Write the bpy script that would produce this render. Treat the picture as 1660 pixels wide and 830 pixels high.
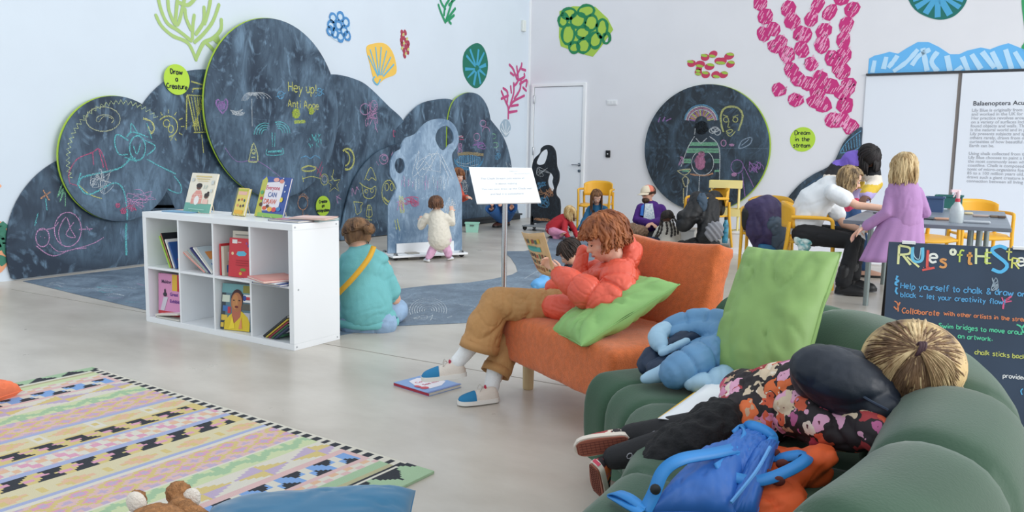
import bpy, bmesh, math, random
from mathutils import Vector, Matrix, noise
from mathutils.geometry import tessellate_polygon
V=Vector
random.seed(7)
for o in list(bpy.data.objects): bpy.data.objects.remove(o)
SC=bpy.context.scene; COL=SC.collection
# the surveyed coordinates are turned so that the room's walls lie along the world axes
TURN=math.pi/2-math.atan2(.8670,.4982); TM=Matrix.Rotation(TURN,4,'Z')
# ---------------- camera ----------------
F=1314.8; PIT=.12539; ROLL=.01703; CH=1.2087
cs,sn=math.cos(PIT),math.sin(PIT); cr,sr=math.cos(ROLL),math.sin(ROLL)
cam=bpy.data.cameras.new('camera'); co=bpy.data.objects.new('camera',cam); COL.objects.link(co)
R_=V((cr,sr*sn,sr*cs)); U_=V((-sr,cr*sn,cr*cs)); D_=V((0,cs,-sn))
m=Matrix.Identity(4)
for i in range(3):
    m[i][0]=R_[i]; m[i][1]=U_[i]; m[i][2]=-D_[i]
m[2][3]=CH
co.matrix_world=TM@m
cam.sensor_width=36; cam.lens=F/1660*36; cam.clip_start=.05; cam.clip_end=100
cam.dof.use_dof=False
SC.camera=co
SC.view_settings.view_transform='Standard'; SC.view_settings.look='None'
SC.view_settings.exposure=0.16; SC.view_settings.gamma=1; SC.view_settings.use_curve_mapping=False
# ---------------- world: bright overcast daylight, stronger from the glazed right side ----------------
w=bpy.data.worlds.new('sky'); SC.world=w; w.use_nodes=True
nt=w.node_tree; nt.nodes.clear()
out=nt.nodes.new('ShaderNodeOutputWorld'); bg=nt.nodes.new('ShaderNodeBackground')
tc=nt.nodes.new('ShaderNodeTexCoord'); dt=nt.nodes.new('ShaderNodeVectorMath'); dt.operation='DOT_PRODUCT'
dt.inputs[1].default_value=TM.to_3x3()@V((.80,-.52,.30)).normalized()
mr=nt.nodes.new('ShaderNodeMapRange'); mr.inputs[1].default_value=-1; mr.inputs[2].default_value=1
mr.inputs[3].default_value=.30; mr.inputs[4].default_value=1.36
nt.links.new(tc.outputs['Generated'],dt.inputs[0]); nt.links.new(dt.outputs['Value'],mr.inputs[0])
nt.links.new(mr.outputs[0],bg.inputs['Strength']); bg.inputs['Color'].default_value=(.90,.955,1,1)
nt.links.new(bg.outputs[0],out.inputs[0])
def area(name,loc,target,size,power,col=(1,1,1)):
    l=bpy.data.lights.new(name,'AREA'); l.shape='RECTANGLE'; l.size=size[0]; l.size_y=size[1]; l.energy=power; l.color=col
    o=bpy.data.objects.new(name,l); COL.objects.link(o); o.location=TM@V(loc)
    o.rotation_euler=(TM.to_3x3()@(V(target)-V(loc))).to_track_quat('-Z','Y').to_euler(); return o
area('window_light',(9.5,1.0,4.2),(0,5,.5),(7,3.5),520,(1,.985,.96))

# ---------------- picture-to-place helpers ----------------
def ray(u,v):
    U=u-830; W_=v-415; a=(U*cr+W_*sr)/F; b=-(-U*sr+W_*cr)/F
    return V((a,cs+b*sn,-sn+b*cs))
def P(u,v,y):
    d=ray(u,v); t=y/d.y; return V((d.x*t,y,CH+d.z*t))
def G(u,v,z=0.):
    d=ray(u,v); t=(z-CH)/d.z; return V((d.x*t,d.y*t,z))
CAM=V((0,0,CH))
def onp(u,v,p0,n):
    d=ray(u,v); t=(V(p0)-CAM).dot(n)/d.dot(n); return CAM+d*t

# ---------------- materials ----------------
def lin(c):
    if isinstance(c,str):
        c=[int(c[i:i+2],16) for i in (0,2,4)]
    return tuple(((x/255)/12.92 if x/255<=.04045 else ((x/255+.055)/1.055)**2.4) for x in c)+(1,)
MATS={}
def mat(name,col,rough=.6,metal=0,var=0,vscale=8,bump=0,bscale=60,sheen=0,emit=0,trans=0,spec=.5,col2=None,stretch=None,alpha=1):
    if name in MATS: return MATS[name]
    m=bpy.data.materials.new(name); m.use_nodes=True; n=m.node_tree.nodes; L=m.node_tree.links
    b=n['Principled BSDF']; c=lin(col); b.inputs['Base Color'].default_value=c
    b.inputs['Roughness'].default_value=rough; b.inputs['Metallic'].default_value=metal
    b.inputs['Specular IOR Level'].default_value=spec
    if sheen: b.inputs['Sheen Weight'].default_value=sheen; b.inputs['Sheen Roughness'].default_value=.4
    if trans: b.inputs['Transmission Weight'].default_value=trans
    if alpha<1: b.inputs['Alpha'].default_value=alpha
    if var or col2 or bump:
        t=n.new('ShaderNodeTexCoord'); mp=n.new('ShaderNodeMapping'); L.new(t.outputs['Object'],mp.inputs[0])
        if stretch: mp.inputs['Scale'].default_value=stretch
    if var or col2:
        nz=n.new('ShaderNodeTexNoise'); nz.inputs['Scale'].default_value=vscale; nz.inputs['Detail'].default_value=5
        L.new(mp.outputs[0],nz.inputs['Vector'])
        rp=n.new('ShaderNodeValToRGB'); L.new(nz.outputs['Fac'],rp.inputs[0]); L.new(rp.outputs[0],b.inputs['Base Color'])
        c2=lin(col2) if col2 else tuple(min(1,x*(1+var)) for x in c[:3])+(1,)
        c1=c if col2 else tuple(x*(1-var) for x in c[:3])+(1,)
        rp.color_ramp.elements[0].position=.35; rp.color_ramp.elements[1].position=.65
        rp.color_ramp.elements[0].color=c1; rp.color_ramp.elements[1].color=c2
    if bump:
        nb=n.new('ShaderNodeTexNoise'); nb.inputs['Scale'].default_value=bscale; nb.inputs['Detail'].default_value=4
        L.new(mp.outputs[0],nb.inputs['Vector']); bp=n.new('ShaderNodeBump'); bp.inputs['Strength'].default_value=bump
        bp.inputs['Distance'].default_value=.01; L.new(nb.outputs['Fac'],bp.inputs['Height']); L.new(bp.outputs[0],b.inputs['Normal'])
    MATS[name]=m; return m

# ---------------- mesh builder ----------------
def frame(d,up=V((0,0,1))):
    d=d.normalized(); s=d.cross(up)
    if s.length<1e-4: s=d.cross(V((0,1,0)))
    s.normalize(); u=s.cross(d).normalized(); return s,u
class MB:
    def __init__(s): s.v=[]; s.f=[]; s.m=[]; s.cm=0
    def add(s,vs,fs):
        b=len(s.v); s.v+= [V(x) for x in vs]; s.f+=[[b+i for i in f] for f in fs]; s.m+=[s.cm]*len(fs); return s
    def box(s,c,d,ax=None):   # centre, full dims, axes
        c=V(c); ax=ax or (V((1,0,0)),V((0,1,0)),V((0,0,1)))
        h=[ax[i]*d[i]/2 for i in range(3)]
        vs=[c+h[0]*a+h[1]*b+h[2]*e for e in (-1,1) for b in (-1,1) for a in (-1,1)]
        return s.add(vs,[(0,2,3,1),(4,5,7,6),(0,1,5,4),(2,6,7,3),(0,4,6,2),(1,3,7,5)])
    def beam(s,a,b,w,h,up=V((0,0,1))):
        a,b=V(a),V(b); d=b-a; sd,u=frame(d,up); return s.box((a+b)/2,(d.length,w,h),(d.normalized(),sd,u))
    def tube(s,pts,rad,n=10,caps=True,flat=1.,up=V((0,0,1)),closed=False):
        pts=[V(p) for p in pts]; N=len(pts)
        if not hasattr(rad,'__len__'): rad=[rad]*N
        vs=[]; pu=None
        for i,p in enumerate(pts):
            if closed: d=pts[(i+1)%N]-pts[i-1]
            else: d=pts[min(i+1,N-1)]-pts[max(i-1,0)]
            if d.length<1e-7: d=V((0,0,1))
            d.normalize()
            if pu is None: sd,u=frame(d,up)
            else:
                u=(pu-d*pu.dot(d))
                if u.length<1e-5: sd,u=frame(d,up)
                u.normalize(); sd=d.cross(u)
            pu=u
            for k in range(n):
                a=2*math.pi*k/n; vs.append(p+sd*math.cos(a)*rad[i]+u*math.sin(a)*rad[i]*flat)
        fs=[]
        R=N if closed else N-1
        for i in range(R):
            for k in range(n):
                j=(i+1)%N; fs.append((i*n+k,i*n+(k+1)%n,j*n+(k+1)%n,j*n+k))
        if caps and not closed:
            fs.append(tuple(range(n-1,-1,-1))); fs.append(tuple((N-1)*n+k for k in range(n)))
        return s.add(vs,fs)
    def cap(s,pts,rad,n=12,flat=1.,up=V((0,0,1))):   # tube with rounded ends
        pts=[V(p) for p in pts]
        if not hasattr(rad,'__len__'): rad=[rad]*len(pts)
        d0=(pts[0]-pts[1]).normalized(); d1=(pts[-1]-pts[-2]).normalized(); A=[];Ra=[]
        for k in (0.02,.35,.7): A.append(pts[0]+d0*rad[0]*math.cos(k*math.pi/2)); Ra.append(max(1e-4,rad[0]*math.sin(k*math.pi/2)))
        B=[];Rb=[]
        for k in (.7,.35,.02): B.append(pts[-1]+d1*rad[-1]*math.cos(k*math.pi/2)); Rb.append(max(1e-4,rad[-1]*math.sin(k*math.pi/2)))
        return s.tube(A+pts+B,Ra+list(rad)+Rb,n,True,flat,up)
    def ell(s,c,r,ax=None,n=16,m=10):
        c=V(c); ax=ax or (V((1,0,0)),V((0,1,0)),V((0,0,1))); 
        if not hasattr(r,'__len__'): r=(r,r,r)
        vs=[];fs=[]
        for j in range(1,m):
            t=math.pi*j/m
            for i in range(n):
                a=2*math.pi*i/n
                vs.append(c+ax[0]*r[0]*math.sin(t)*math.cos(a)+ax[1]*r[1]*math.sin(t)*math.sin(a)+ax[2]*r[2]*math.cos(t))
        vs.append(c+ax[2]*r[2]); vs.append(c-ax[2]*r[2]); T=len(vs)-2
        for j in range(m-2):
            for i in range(n): fs.append((j*n+i,(j+1)*n+i,(j+1)*n+(i+1)%n,j*n+(i+1)%n))
        for i in range(n):
            fs.append((T,i,(i+1)%n)); fs.append((T+1,(m-2)*n+(i+1)%n,(m-2)*n+i))
        return s.add(vs,fs)
    def prism(s,pts,off,holes=()):   # 3D planar outline extruded by off
        off=V(off); loops=[[V(p) for p in pts]]+[[V(p) for p in h] for h in holes]
        tr=tessellate_polygon(loops); flat=[p for l in loops for p in l]; N=len(flat)
        vs=flat+[p+off for p in flat]; fs=[tuple(t) for t in tr]+[tuple(i+N for i in reversed(t)) for t in tr]
        b=0
        for l in loops:
            for i in range(len(l)): j=(i+1)%len(l); fs.append((b+i,b+j,b+j+N,b+i+N))
            b+=len(l)
        return s.add(vs,fs)
    def ribbon(s,pts,w,nrm,closed=False,lift=0.,jit=0.):
        pts=[V(p) for p in pts]; N=len(pts); vs=[]
        if N<2: return s
        for i,p in enumerate(pts):
            d=(pts[(i+1)%N]-pts[i-1]) if closed else pts[min(i+1,N-1)]-pts[max(i-1,0)]
            if d.length<1e-7: d=V((1,0,0))
            sd=d.normalized().cross(nrm).normalized()*w/2*(1+random.uniform(-jit,jit))
            vs+=[p+sd+nrm*lift,p-sd+nrm*lift]
        fs=[(2*i,2*i+1,2*i+3,2*i+2) for i in range(N-1)]
        if closed: fs.append((2*N-2,2*N-1,1,0))
        return s.add(vs,fs)
    def lathe(s,prof,c=(0,0,0),n=24,ax=None):
        c=V(c); ax=ax or (V((1,0,0)),V((0,1,0)),V((0,0,1))); vs=[]
        for r,z in prof:
            for k in range(n):
                a=2*math.pi*k/n; vs.append(c+ax[0]*r*math.cos(a)+ax[1]*r*math.sin(a)+ax[2]*z)
        fs=[(i*n+k,i*n+(k+1)%n,(i+1)*n+(k+1)%n,(i+1)*n+k) for i in range(len(prof)-1) for k in range(n)]
        fs.append(tuple(range(n-1,-1,-1))); fs.append(tuple((len(prof)-1)*n+k for k in range(n)))
        return s.add(vs,fs)
    def grid(s,rows,closed_u=False,closed_v=False):
        nr=len(rows); nc=len(rows[0]); vs=[p for r in rows for p in r]; fs=[]
        for i in range(nr if closed_u else nr-1):
            for j in range(nc if closed_v else nc-1):
                a=i;b=(i+1)%nr;c=j;d=(j+1)%nc
                fs.append((a*nc+c,b*nc+c,b*nc+d,a*nc+d))
        return s.add(vs,fs)
def wl(o):
    p=V((0,0,0))
    while o: p=p+o.location; o=o.parent
    return p
def tag(o,label=None,cat=None,group=None,kind=None):
    if label: o['label']=label
    if cat: o['category']=cat
    if group: o['group']=group
    if kind: o['kind']=kind
    return o
def smooth_ang(me,ang):
    me.polygons.foreach_set('use_smooth',[True]*len(me.polygons))
    if ang<180:
        me.update(); bm=bmesh.new(); bm.from_mesh(me); c=math.radians(ang)
        for e in bm.edges:
            if len(e.link_faces)==2: e.smooth=e.calc_face_angle(0)<c
            else: e.smooth=True
        bm.to_mesh(me); bm.free()
def build(name,mb,mt,parent=None,smooth=40,bevel=0,label=None,cat=None,group=None,kind=None,sub=0,recalc=True,local=False):
    me=bpy.data.meshes.new(name); vs=mb.v if local else [TM@p for p in mb.v]
    if parent: base=V((0,0,0)) if local else wl(parent)
    elif local: base=V((0,0,0))
    else:
        base=V(((min(p.x for p in vs)+max(p.x for p in vs))/2,(min(p.y for p in vs)+max(p.y for p in vs))/2,min(p.z for p in vs)))
    me.from_pydata([p-base for p in vs],[],mb.f)
    mts=mt if isinstance(mt,(list,tuple)) else [mt]
    for x in mts: me.materials.append(x)
    if len(mts)>1: me.polygons.foreach_set('material_index',mb.m)
    me.update()
    if recalc:
        bm=bmesh.new(); bm.from_mesh(me); bmesh.ops.recalc_face_normals(bm,faces=bm.faces); bm.to_mesh(me); bm.free()
    o=bpy.data.objects.new(name,me); COL.objects.link(o)
    if smooth and not bevel: smooth_ang(me,smooth)
    if bevel:
        b=o.modifiers.new('b','BEVEL'); b.width=bevel; b.segments=2; b.limit_method='ANGLE'; b.angle_limit=math.radians(40)
        me.polygons.foreach_set('use_smooth',[True]*len(me.polygons))
        wn=o.modifiers.new('w','WEIGHTED_NORMAL')
    if sub: sm=o.modifiers.new('s','SUBSURF'); sm.levels=sub; sm.render_levels=sub
    if parent: o.parent=parent
    else: o.location=base
    return tag(o,label,cat,group,kind)
def thing(name,label,cat,loc,group=None,rz=None):
    o=bpy.data.objects.new(name,None); COL.objects.link(o); o.location=TM@V(loc); o.rotation_euler=(0,0,0 if rz is None else rz+TURN)
    o.empty_display_size=.1
    return tag(o,label,cat,group)
TRASH=[]
def sculpt(name,mb,mt,parent=None,vox=.012,it=4,disp=None,local=False,paint=None,**k):
    """fuse the overlapping solids into one continuous skin, relax it, then displace it"""
    me=bpy.data.meshes.new('t'); me.from_pydata([tuple(p) for p in mb.v],[],mb.f); me.update()
    bm=bmesh.new(); bm.from_mesh(me); bmesh.ops.recalc_face_normals(bm,faces=bm.faces); bm.to_mesh(me); bm.free()
    o=bpy.data.objects.new('t',me); COL.objects.link(o)
    r=o.modifiers.new('r','REMESH'); r.mode='VOXEL'; r.voxel_size=vox
    s=o.modifiers.new('s','SMOOTH'); s.factor=.5; s.iterations=it
    dg=bpy.context.evaluated_depsgraph_get(); nm=bpy.data.meshes.new_from_object(o.evaluated_get(dg))
    COL.objects.unlink(o); TRASH.append(o); TRASH.append(me)
    cos=[v.co.copy() for v in nm.vertices]
    if disp:
        nos=[v.normal.copy() for v in nm.vertices]
        for i,(p,q) in enumerate(zip(cos,nos)):
            d=disp(p,q); cos[i]=p+(d if isinstance(d,V) else q*d)
    out=MB(); out.v=cos; out.f=[list(p.vertices) for p in nm.polygons]; out.m=[0]*len(out.f)
    if paint: out.m=[paint(p.center,p.normal) for p in nm.polygons]
    TRASH.append(nm)
    return build(name,out,mt,parent,smooth=180,recalc=False,local=local,**k)
def cr_spline(pts,n=6,closed=False):
    pts=[V(p) for p in pts]; N=len(pts); out=[]
    if N<3: return [pts[0].lerp(pts[-1],i/n) for i in range(n+1)]
    R=N if closed else N-1
    for i in range(R):
        if closed: p0,p1,p2,p3=pts[i-1],pts[i],pts[(i+1)%N],pts[(i+2)%N]
        else: p0=pts[max(i-1,0)];p1=pts[i];p2=pts[i+1];p3=pts[min(i+2,N-1)]
        for k in range(n):
            t=k/n; out.append(.5*((2*p1)+(p2-p0)*t+(2*p0-5*p1+4*p2-p3)*t*t+(3*p1-p0-3*p2+p3)*t**3))
    if not closed: out.append(pts[-1])
    return out
def text(name,s,org,xd,up,size,mt,parent=None,nrm=None,bold=0,align='LEFT',ext=.0006,shear=0,sp=1,lsp=1.0,add=None,**k):
    c=bpy.data.curves.new('f','FONT'); c.body=s; c.size=size; c.align_x=align; c.extrude=ext; c.offset=bold; c.shear=shear
    c.space_character=sp; c.space_line=lsp; c.resolution_u=3
    o=bpy.data.objects.new('f',c); COL.objects.link(o)
    dg=bpy.context.evaluated_depsgraph_get(); me=bpy.data.meshes.new_from_object(o.evaluated_get(dg))
    bpy.data.objects.remove(o)
    xd=V(xd).normalized(); up=V(up).normalized(); n=xd.cross(up); org=V(org)
    mb=add or MB(); mb.add([org+xd*v.co.x+up*v.co.y+n*v.co.z for v in me.vertices],[list(p.vertices) for p in me.polygons])
    if add is not None: return mb
    return build(name,mb,mt,parent,smooth=0,recalc=False,**k)
def hand_text(mb,s,org,xd,up,size,w,nrm,wob=.08):
    """handwriting: stroke letters as ribbons"""
    x=0
    for ch in s:
        g=STROKES.get(ch) or STROKES.get(ch.lower())
        if ch==' ' or not g: x+=.5*size; continue
        a=random.uniform(-wob,wob); sc=size*random.uniform(.92,1.08); dy=random.uniform(-.06,.06)*size
        for st in g[1]:
            pts=[]
            for (px_,py_) in st:
                X=px_*math.cos(a)-py_*math.sin(a); Y=px_*math.sin(a)+py_*math.cos(a)
                pts.append(V(org)+xd*(x+X*sc)+up*(Y*sc+dy))
            if len(pts)==1: pts.append(pts[0]+up*w)
            mb.ribbon(cr_spline(pts,4) if len(pts)>2 else pts,w,nrm)
        x+=(g[0]+.18)*size
    return x
def S_(w,t): return (w,[[tuple(float(q)/10 for q in p.split(',')) for p in st.split()] for st in t.split('|')])
STROKES={k:S_(w,t) for k,w,t in [
('a',.5,'5,6 2,6.5 0,4 1,.5 4,1 5,5|5,6 5,0'),('b',.5,'0,10 0,0|0,5 3,6.5 5,3 3,0 0,1'),('c',.45,'5,5.5 2,6.5 0,3 2,0 5,1'),
('d',.5,'5,10 5,0|5,5 2,6.5 0,3 2,0 5,1'),('e',.5,'0,3.5 5,3.8 4,6.3 1,6 0,3 2,0 5,1'),('f',.4,'5,9.5 3,10 2,7 2,0|0,6 4,6'),
('g',.5,'5,6 2,6.5 0,3.5 2,1 5,2|5,6 5,-2 2,-4 0,-3'),('h',.5,'0,10 0,0|0,4 3,6.5 5,4 5,0'),('i',.15,'1,6 1,0|1,8.5'),
('j',.3,'3,6 3,-2 0,-3|3,8.5'),('k',.5,'0,10 0,0|4.5,6.5 0,3|1.5,4 5,0'),('l',.2,'1,10 1,0 2,0'),('m',.8,'0,6.5 0,0|0,4 2,6.5 4,4 4,0|4,4 6,6.5 8,4 8,0'),
('n',.5,'0,6.5 0,0|0,4 3,6.5 5,4 5,0'),('o',.5,'2.5,6.5 0,4 1,.5 4,.5 5,4 2.5,6.5'),('p',.5,'0,6.5 0,-4|0,5 3,6.5 5,3.5 3,0 0,1'),
('q',.5,'5,6 5,-4|5,5 2,6.5 0,3 2,0 5,2'),('r',.4,'0,6.5 0,0|0,3.5 2,6 4,6.3'),('s',.4,'4.5,5.8 2,6.5 .5,5 4,3 4,.8 2,0 0,.8'),
('t',.4,'2,9 2,1 3,0 4,.5|0,6.3 4,6.3'),('u',.5,'0,6.5 0,2 2,0 5,2 5,6.5|5,6 5,0'),('v',.5,'0,6.5 2.5,0 5,6.5'),('w',.8,'0,6.5 2,0 4,5 6,0 8,6.5'),
('x',.5,'0,6.5 5,0|5,6.5 0,0'),('y',.5,'0,6.5 2.5,1|5,6.5 1,-4'),('z',.5,'0,6.5 5,6.5 0,0 5,0'),
('A',.7,'0,0 3,10 6.5,0|1.3,3.5 5.3,3.5'),('C',.6,'6,8.5 3,10 0,5 3,0 6,1.5'),('D',.6,'0,0 0,10 5,8 6,4 3,0 0,0'),('G',.65,'6,8.5 3,10 0,5 3,0 6,1.5 6,4.5|6,4.5 4,4.5'),
('H',.6,'0,10 0,0|6,10 6,0|0,5 6,5'),('N',.6,'0,0 0,10|0,10 6,0|6,0 6,10'),('O',.65,'3,10 0,6 1,1 4,0 6.5,4 5.5,9 3,10'),('R',.6,'0,0 0,10|0,10 5,9 5,6 0,5|2,5 6,0'),
('E',.5,'5,10 0,10|0,10 0,0|0,0 5,0|0,5 4,5'),('M',.8,'0,0 0,10|0,10 4,4|4,4 8,10|8,10 8,0'),('W',.9,'0,10 2,0|2,0 4.5,7|4.5,7 7,0|7,0 9,10'),
('T',.6,'0,10 6,10|3,10 3,0'),('L',.5,'0,10 0,0|0,0 5,0'),('S',.55,'5,9 2.5,10 0,8 5,3 3,0 0,1'),('U',.6,'0,10 0,2 3,0 6,2 6,10'),('!',.1,'1,10 1,3|1,.5'),
('&',.6,'6,0 1,8 3,10 4,8 0,2 3,0 6,4'),('~',.7,'0,3 2,5 4,3 7,5'),(',',.1,'1,1 0,-2'),('.',.1,'1,.5'),("'",.1,'1,10 1,8'),('-',.4,'0,4 4,4')]}
# ================= ROOM =================
PL=V((-4.553,7.124,0)); NL=V((.8670,-.4982,0)); DL=V((.4982,.8670,0))        # left wall: point, inward normal, direction to the corner
CORNER=V((.335,15.62,0)); NB=V((-.4982,-.8670,0)); DB=V((.8670,-.4982,0))    # back wall
CORNER=PL+DL*((CORNER-PL).dot(DL)); CORNER=CORNER-DL*.15
Z=V((0,0,1))
def onL(u,v,off=0.): return onp(u,v,PL+NL*off,NL)
def onB(u,v,off=0.): return onp(u,v,CORNER+NB*off,NB)
def floor_mat():
    m=mat('concrete_floor','c6bfb5',.4); n=m.node_tree.nodes; L=m.node_tree.links; b=n['Principled BSDF']
    t=n.new('ShaderNodeTexCoord'); nz=n.new('ShaderNodeTexNoise'); nz.inputs['Scale'].default_value=.9; nz.inputs['Detail'].default_value=9; nz.inputs['Roughness'].default_value=.62
    mp=n.new('ShaderNodeMapping'); mp.inputs['Rotation'].default_value=(0,0,.5); mp.inputs['Scale'].default_value=(1,1.8,1)
    L.new(t.outputs['Object'],mp.inputs[0]); L.new(mp.outputs[0],nz.inputs['Vector'])
    r=n.new('ShaderNodeValToRGB'); e=r.color_ramp.elements; e[0].position=.3; e[0].color=lin('b0a89d'); e[1].position=.7; e[1].color=lin('d3cdc3')
    L.new(nz.outputs['Fac'],r.inputs[0]); L.new(r.outputs[0],b.inputs['Base Color'])
    n2=n.new('ShaderNodeTexNoise'); n2.inputs['Scale'].default_value=2.5; n2.inputs['Detail'].default_value=6; L.new(t.outputs['Object'],n2.inputs['Vector'])
    r2=n.new('ShaderNodeMapRange'); r2.inputs[3].default_value=.22; r2.inputs[4].default_value=.40; L.new(n2.outputs['Fac'],r2.inputs[0]); L.new(r2.outputs[0],b.inputs['Roughness'])
    return m
M_FLOOR=floor_mat()
M_WALL=mat('white_wall','d5dfe9',.75,var=.015,vscale=1.5)
M_WALLB=mat('pale_grey_wall','dedfe4',.75,var=.015,vscale=1.5)
M_WHITE=mat('white_paint','eceef0',.45)
M_DOOR=mat('door_grey','ebf0f6',.4)
M_BLACK=mat('black_plastic','16171a',.45)
M_STEEL=mat('steel','b9bcc0',.25,metal=1)
M_DARKGAP=mat('shadow_gap','3a3d42',.8)
fl=MB().box((3,6.5,-.05),(26,30,.1)); build('floor',fl,M_FLOOR,smooth=0,kind='structure')
L0=PL-DL*9; 
wlm=MB().prism([L0,CORNER,CORNER+Z*6,L0+Z*6],-NL*.25); build('wall_left',wlm,M_WALL,smooth=0,kind='structure')
R0=CORNER+DB*17
wbm=MB().prism([CORNER-DB*.25,R0,R0+Z*6,CORNER-DB*.25+Z*6],-NB*.25); build('wall_back',wbm,M_WALLB,smooth=0,kind='structure')
# floor saw-cut joint
a=G(523,557); j=MB(); j.box(a+DB*1.0+Z*.0006,(9,.006,.0012),(DB,NB,Z)); build('trim_1',j,mat('joint','8f8980',.9),smooth=0,kind='structure')
a=G(838,600); 
# corner trim
j=MB().box(CORNER+NL*.015+NB*.0+Z*3,(.03,.06,6),(NL,NB,Z)); build('trim_2',j,M_WHITE,smooth=0,kind='structure')
# door 1
d0=onB(862,200); d1=onB(950,200); d0.z=d1.z=0; top=onB(907,135).z
x0=(d0-CORNER).dot(DB); x1=(d1-CORNER).dot(DB)
x0=max(x0,.05)
def wbp(x,z,o=0.): return CORNER+DB*x+Z*z+NB*o
dr=MB().box(wbp((x0+x1)/2,top/2-.03,.012),(x1-x0-.13,.03,top-.08),(DB,NB,Z)); door=build('door_1',dr,M_DOOR,bevel=.004,kind='structure')
fm=MB()
for xx in (x0+.03,x1-.03): fm.box(wbp(xx,top/2,.02),(.055,.05,top),(DB,NB,Z))
fm.box(wbp((x0+x1)/2,top-.03,.02),(x1-x0-.1,.05,.055),(DB,NB,Z)); build('door_frame',fm,M_WHITE,door,bevel=.004)
hd=MB(); hc=onB(939,267,.03); hd.lathe([(.03,0),(.03,.012),(.012,.012),(.012,.05),(.001,.052)],hc,16,(DB,Z,NB)); hd.cap([hc+NB*.045,hc+NB*.045-DB*.13],.011); build('door_handle',hd,M_STEEL,door)
hd=MB(); hc=onB(939,277,.03); hd.lathe([(.027,0),(.027,.012),(.008,.013)],hc,16,(DB,Z,NB)); build('lock_plate',hd,M_STEEL,door)
hg=MB()
for z in (.3,1.2,top-.35): hg.cap([wbp(x0+.065,z,.05),wbp(x0+.065,z+.13,.05)],.014)
build('hinge',hg,M_STEEL,door)
# light switch plate, card reader, sensor, cable socket
c=onB(992,166,.008); s=MB().box(c,(.19,.016,.085),(DB,NB,Z)); o=build('switch_plate',s,mat('plastic_white','e4e6e9',.4),bevel=.004,label='white triple switch plate on the back wall right of the door',cat='switch')
s=MB()
for k in (-1,0,1): s.box(c+DB*.06*k+NB*.011,(.035,.006,.05),(DB,NB,Z))
build('rocker',s,mat('plastic_white2','dfe1e4',.35),o,bevel=.002)
c=onB(985.5,249.5,.015); s=MB().box(c,(.085,.03,.125),(DB,NB,Z)); o=build('card_reader',s,M_BLACK,bevel=.006,label='small black card reader on the back wall beside the door',cat='reader')
s=MB().lathe([(.012,0),(.012,.003)],c+NB*.016,12,(DB,Z,NB)); build('indicator',s,M_WHITE,o)
c=onL(849,42,.025); s=MB().box(c,(.11,.05,.2),(DL,NL,Z)); o=build('wall_sensor',s,mat('cream_plastic','dfe3df',.5),bevel=.01,label='small cream box sensor high on the left wall near the corner',cat='sensor')
# flush folding panels with the text (door 2) on the right of the back wall
a=onB(1404.6,122.6); zt=a.z; xa=(a-CORNER).dot(DB); xs=(onB(1557.5,118)-CORNER).dot(DB); xe=xa+2*(xs-xa)+2.2
s=MB().box(wbp((xa+xs)/2-.01,zt/2,.012),(xs-xa-.03,.024,zt-.03),(DB,NB,Z)); d2=build('door_2',s,mat('panel_white','dde3ec',.55),smooth=0,kind='structure')
s=MB().box(wbp((xe+xs)/2+.01,zt/2,.03),(xe-xs-.03,.06,zt-.03),(DB,NB,Z)); d3=build('door_3',s,mat('panel_white','dde3ec',.55),smooth=0,kind='structure')
s=MB().box(wbp((xa+xe)/2,zt+.012,.02),(xe-xa,.07,.026),(DB,NB,Z)); build('trim_3',s,M_DARKGAP,smooth=0,kind='structure')
s=MB().box(wbp(xs-.005,zt/2,.01),(.04,.02,zt),(DB,NB,Z)); build('trim_4',s,mat('seam','8d8580',.8),smooth=0,kind='structure')
s=MB().box(wbp((xa+xe)/2,.012,.02),(xe-xa,.07,.024),(DB,NB,Z)); build('trim_5',s,M_DARKGAP,smooth=0,kind='structure')
# thin white slab on the floor along the right part of the back wall
g=G(1412,430); dd=(g-CORNER).dot(NB); xg=(G(1190,402)-CORNER).dot(DB)
s=MB().box(wbp(xg+4.5,.008,.05+(dd-.05)/2),(9,dd-.05,.016),(DB,NB,Z)); build('trim_6',s,mat('slab_white','e4e3e6',.5),smooth=0,kind='structure')
# text on the folding panel
TXT=["Lily Blue is originally from Paris and","and worked in the UK for the past years.","Her practice revolves around drawings","on a variety of surfaces including paper,","found objects and walls. The focus of it","is the natural world and in particular sea.","Lily presents subjects and specimens to","others rarely, draws from our own planet's","curiosities of how beautiful and complex","Earth can be.","","Using chalk collected from the beaches","Lily Blue chooses to paint a life sized fin of","the most commonly seen whale around our","coastline. Chalk is composed from plank-","tonic of micro-organisms fossils laid","85 to a 100 million years old. Using this","draws such a giant creature is a way to the","connection between all living things."]
M_TXT=mat('grey_vinyl','a9adb5',.8); M_TXT2=mat('dark_vinyl','3c4048',.8)
p=onB(1577,171,.062); q=onB(1576,177,.062)
ddp=p.y/F
text('heading','Balaenoptera Acutorostrata',p,DB,Z,9.2*ddp*1.06,M_TXT2,d3,bold=.001)
mb=MB()
for i,l in enumerate(TXT):
    yy=181+i*6.35; pp=onB(1576-.075*(yy-171),yy,.062)
    text('x',l,pp,DB,Z,6.6*pp.y/F,M_TXT,add=mb,bold=.001)
build('paragraph',mb,M_TXT,d3,smooth=0,recalc=False)
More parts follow.
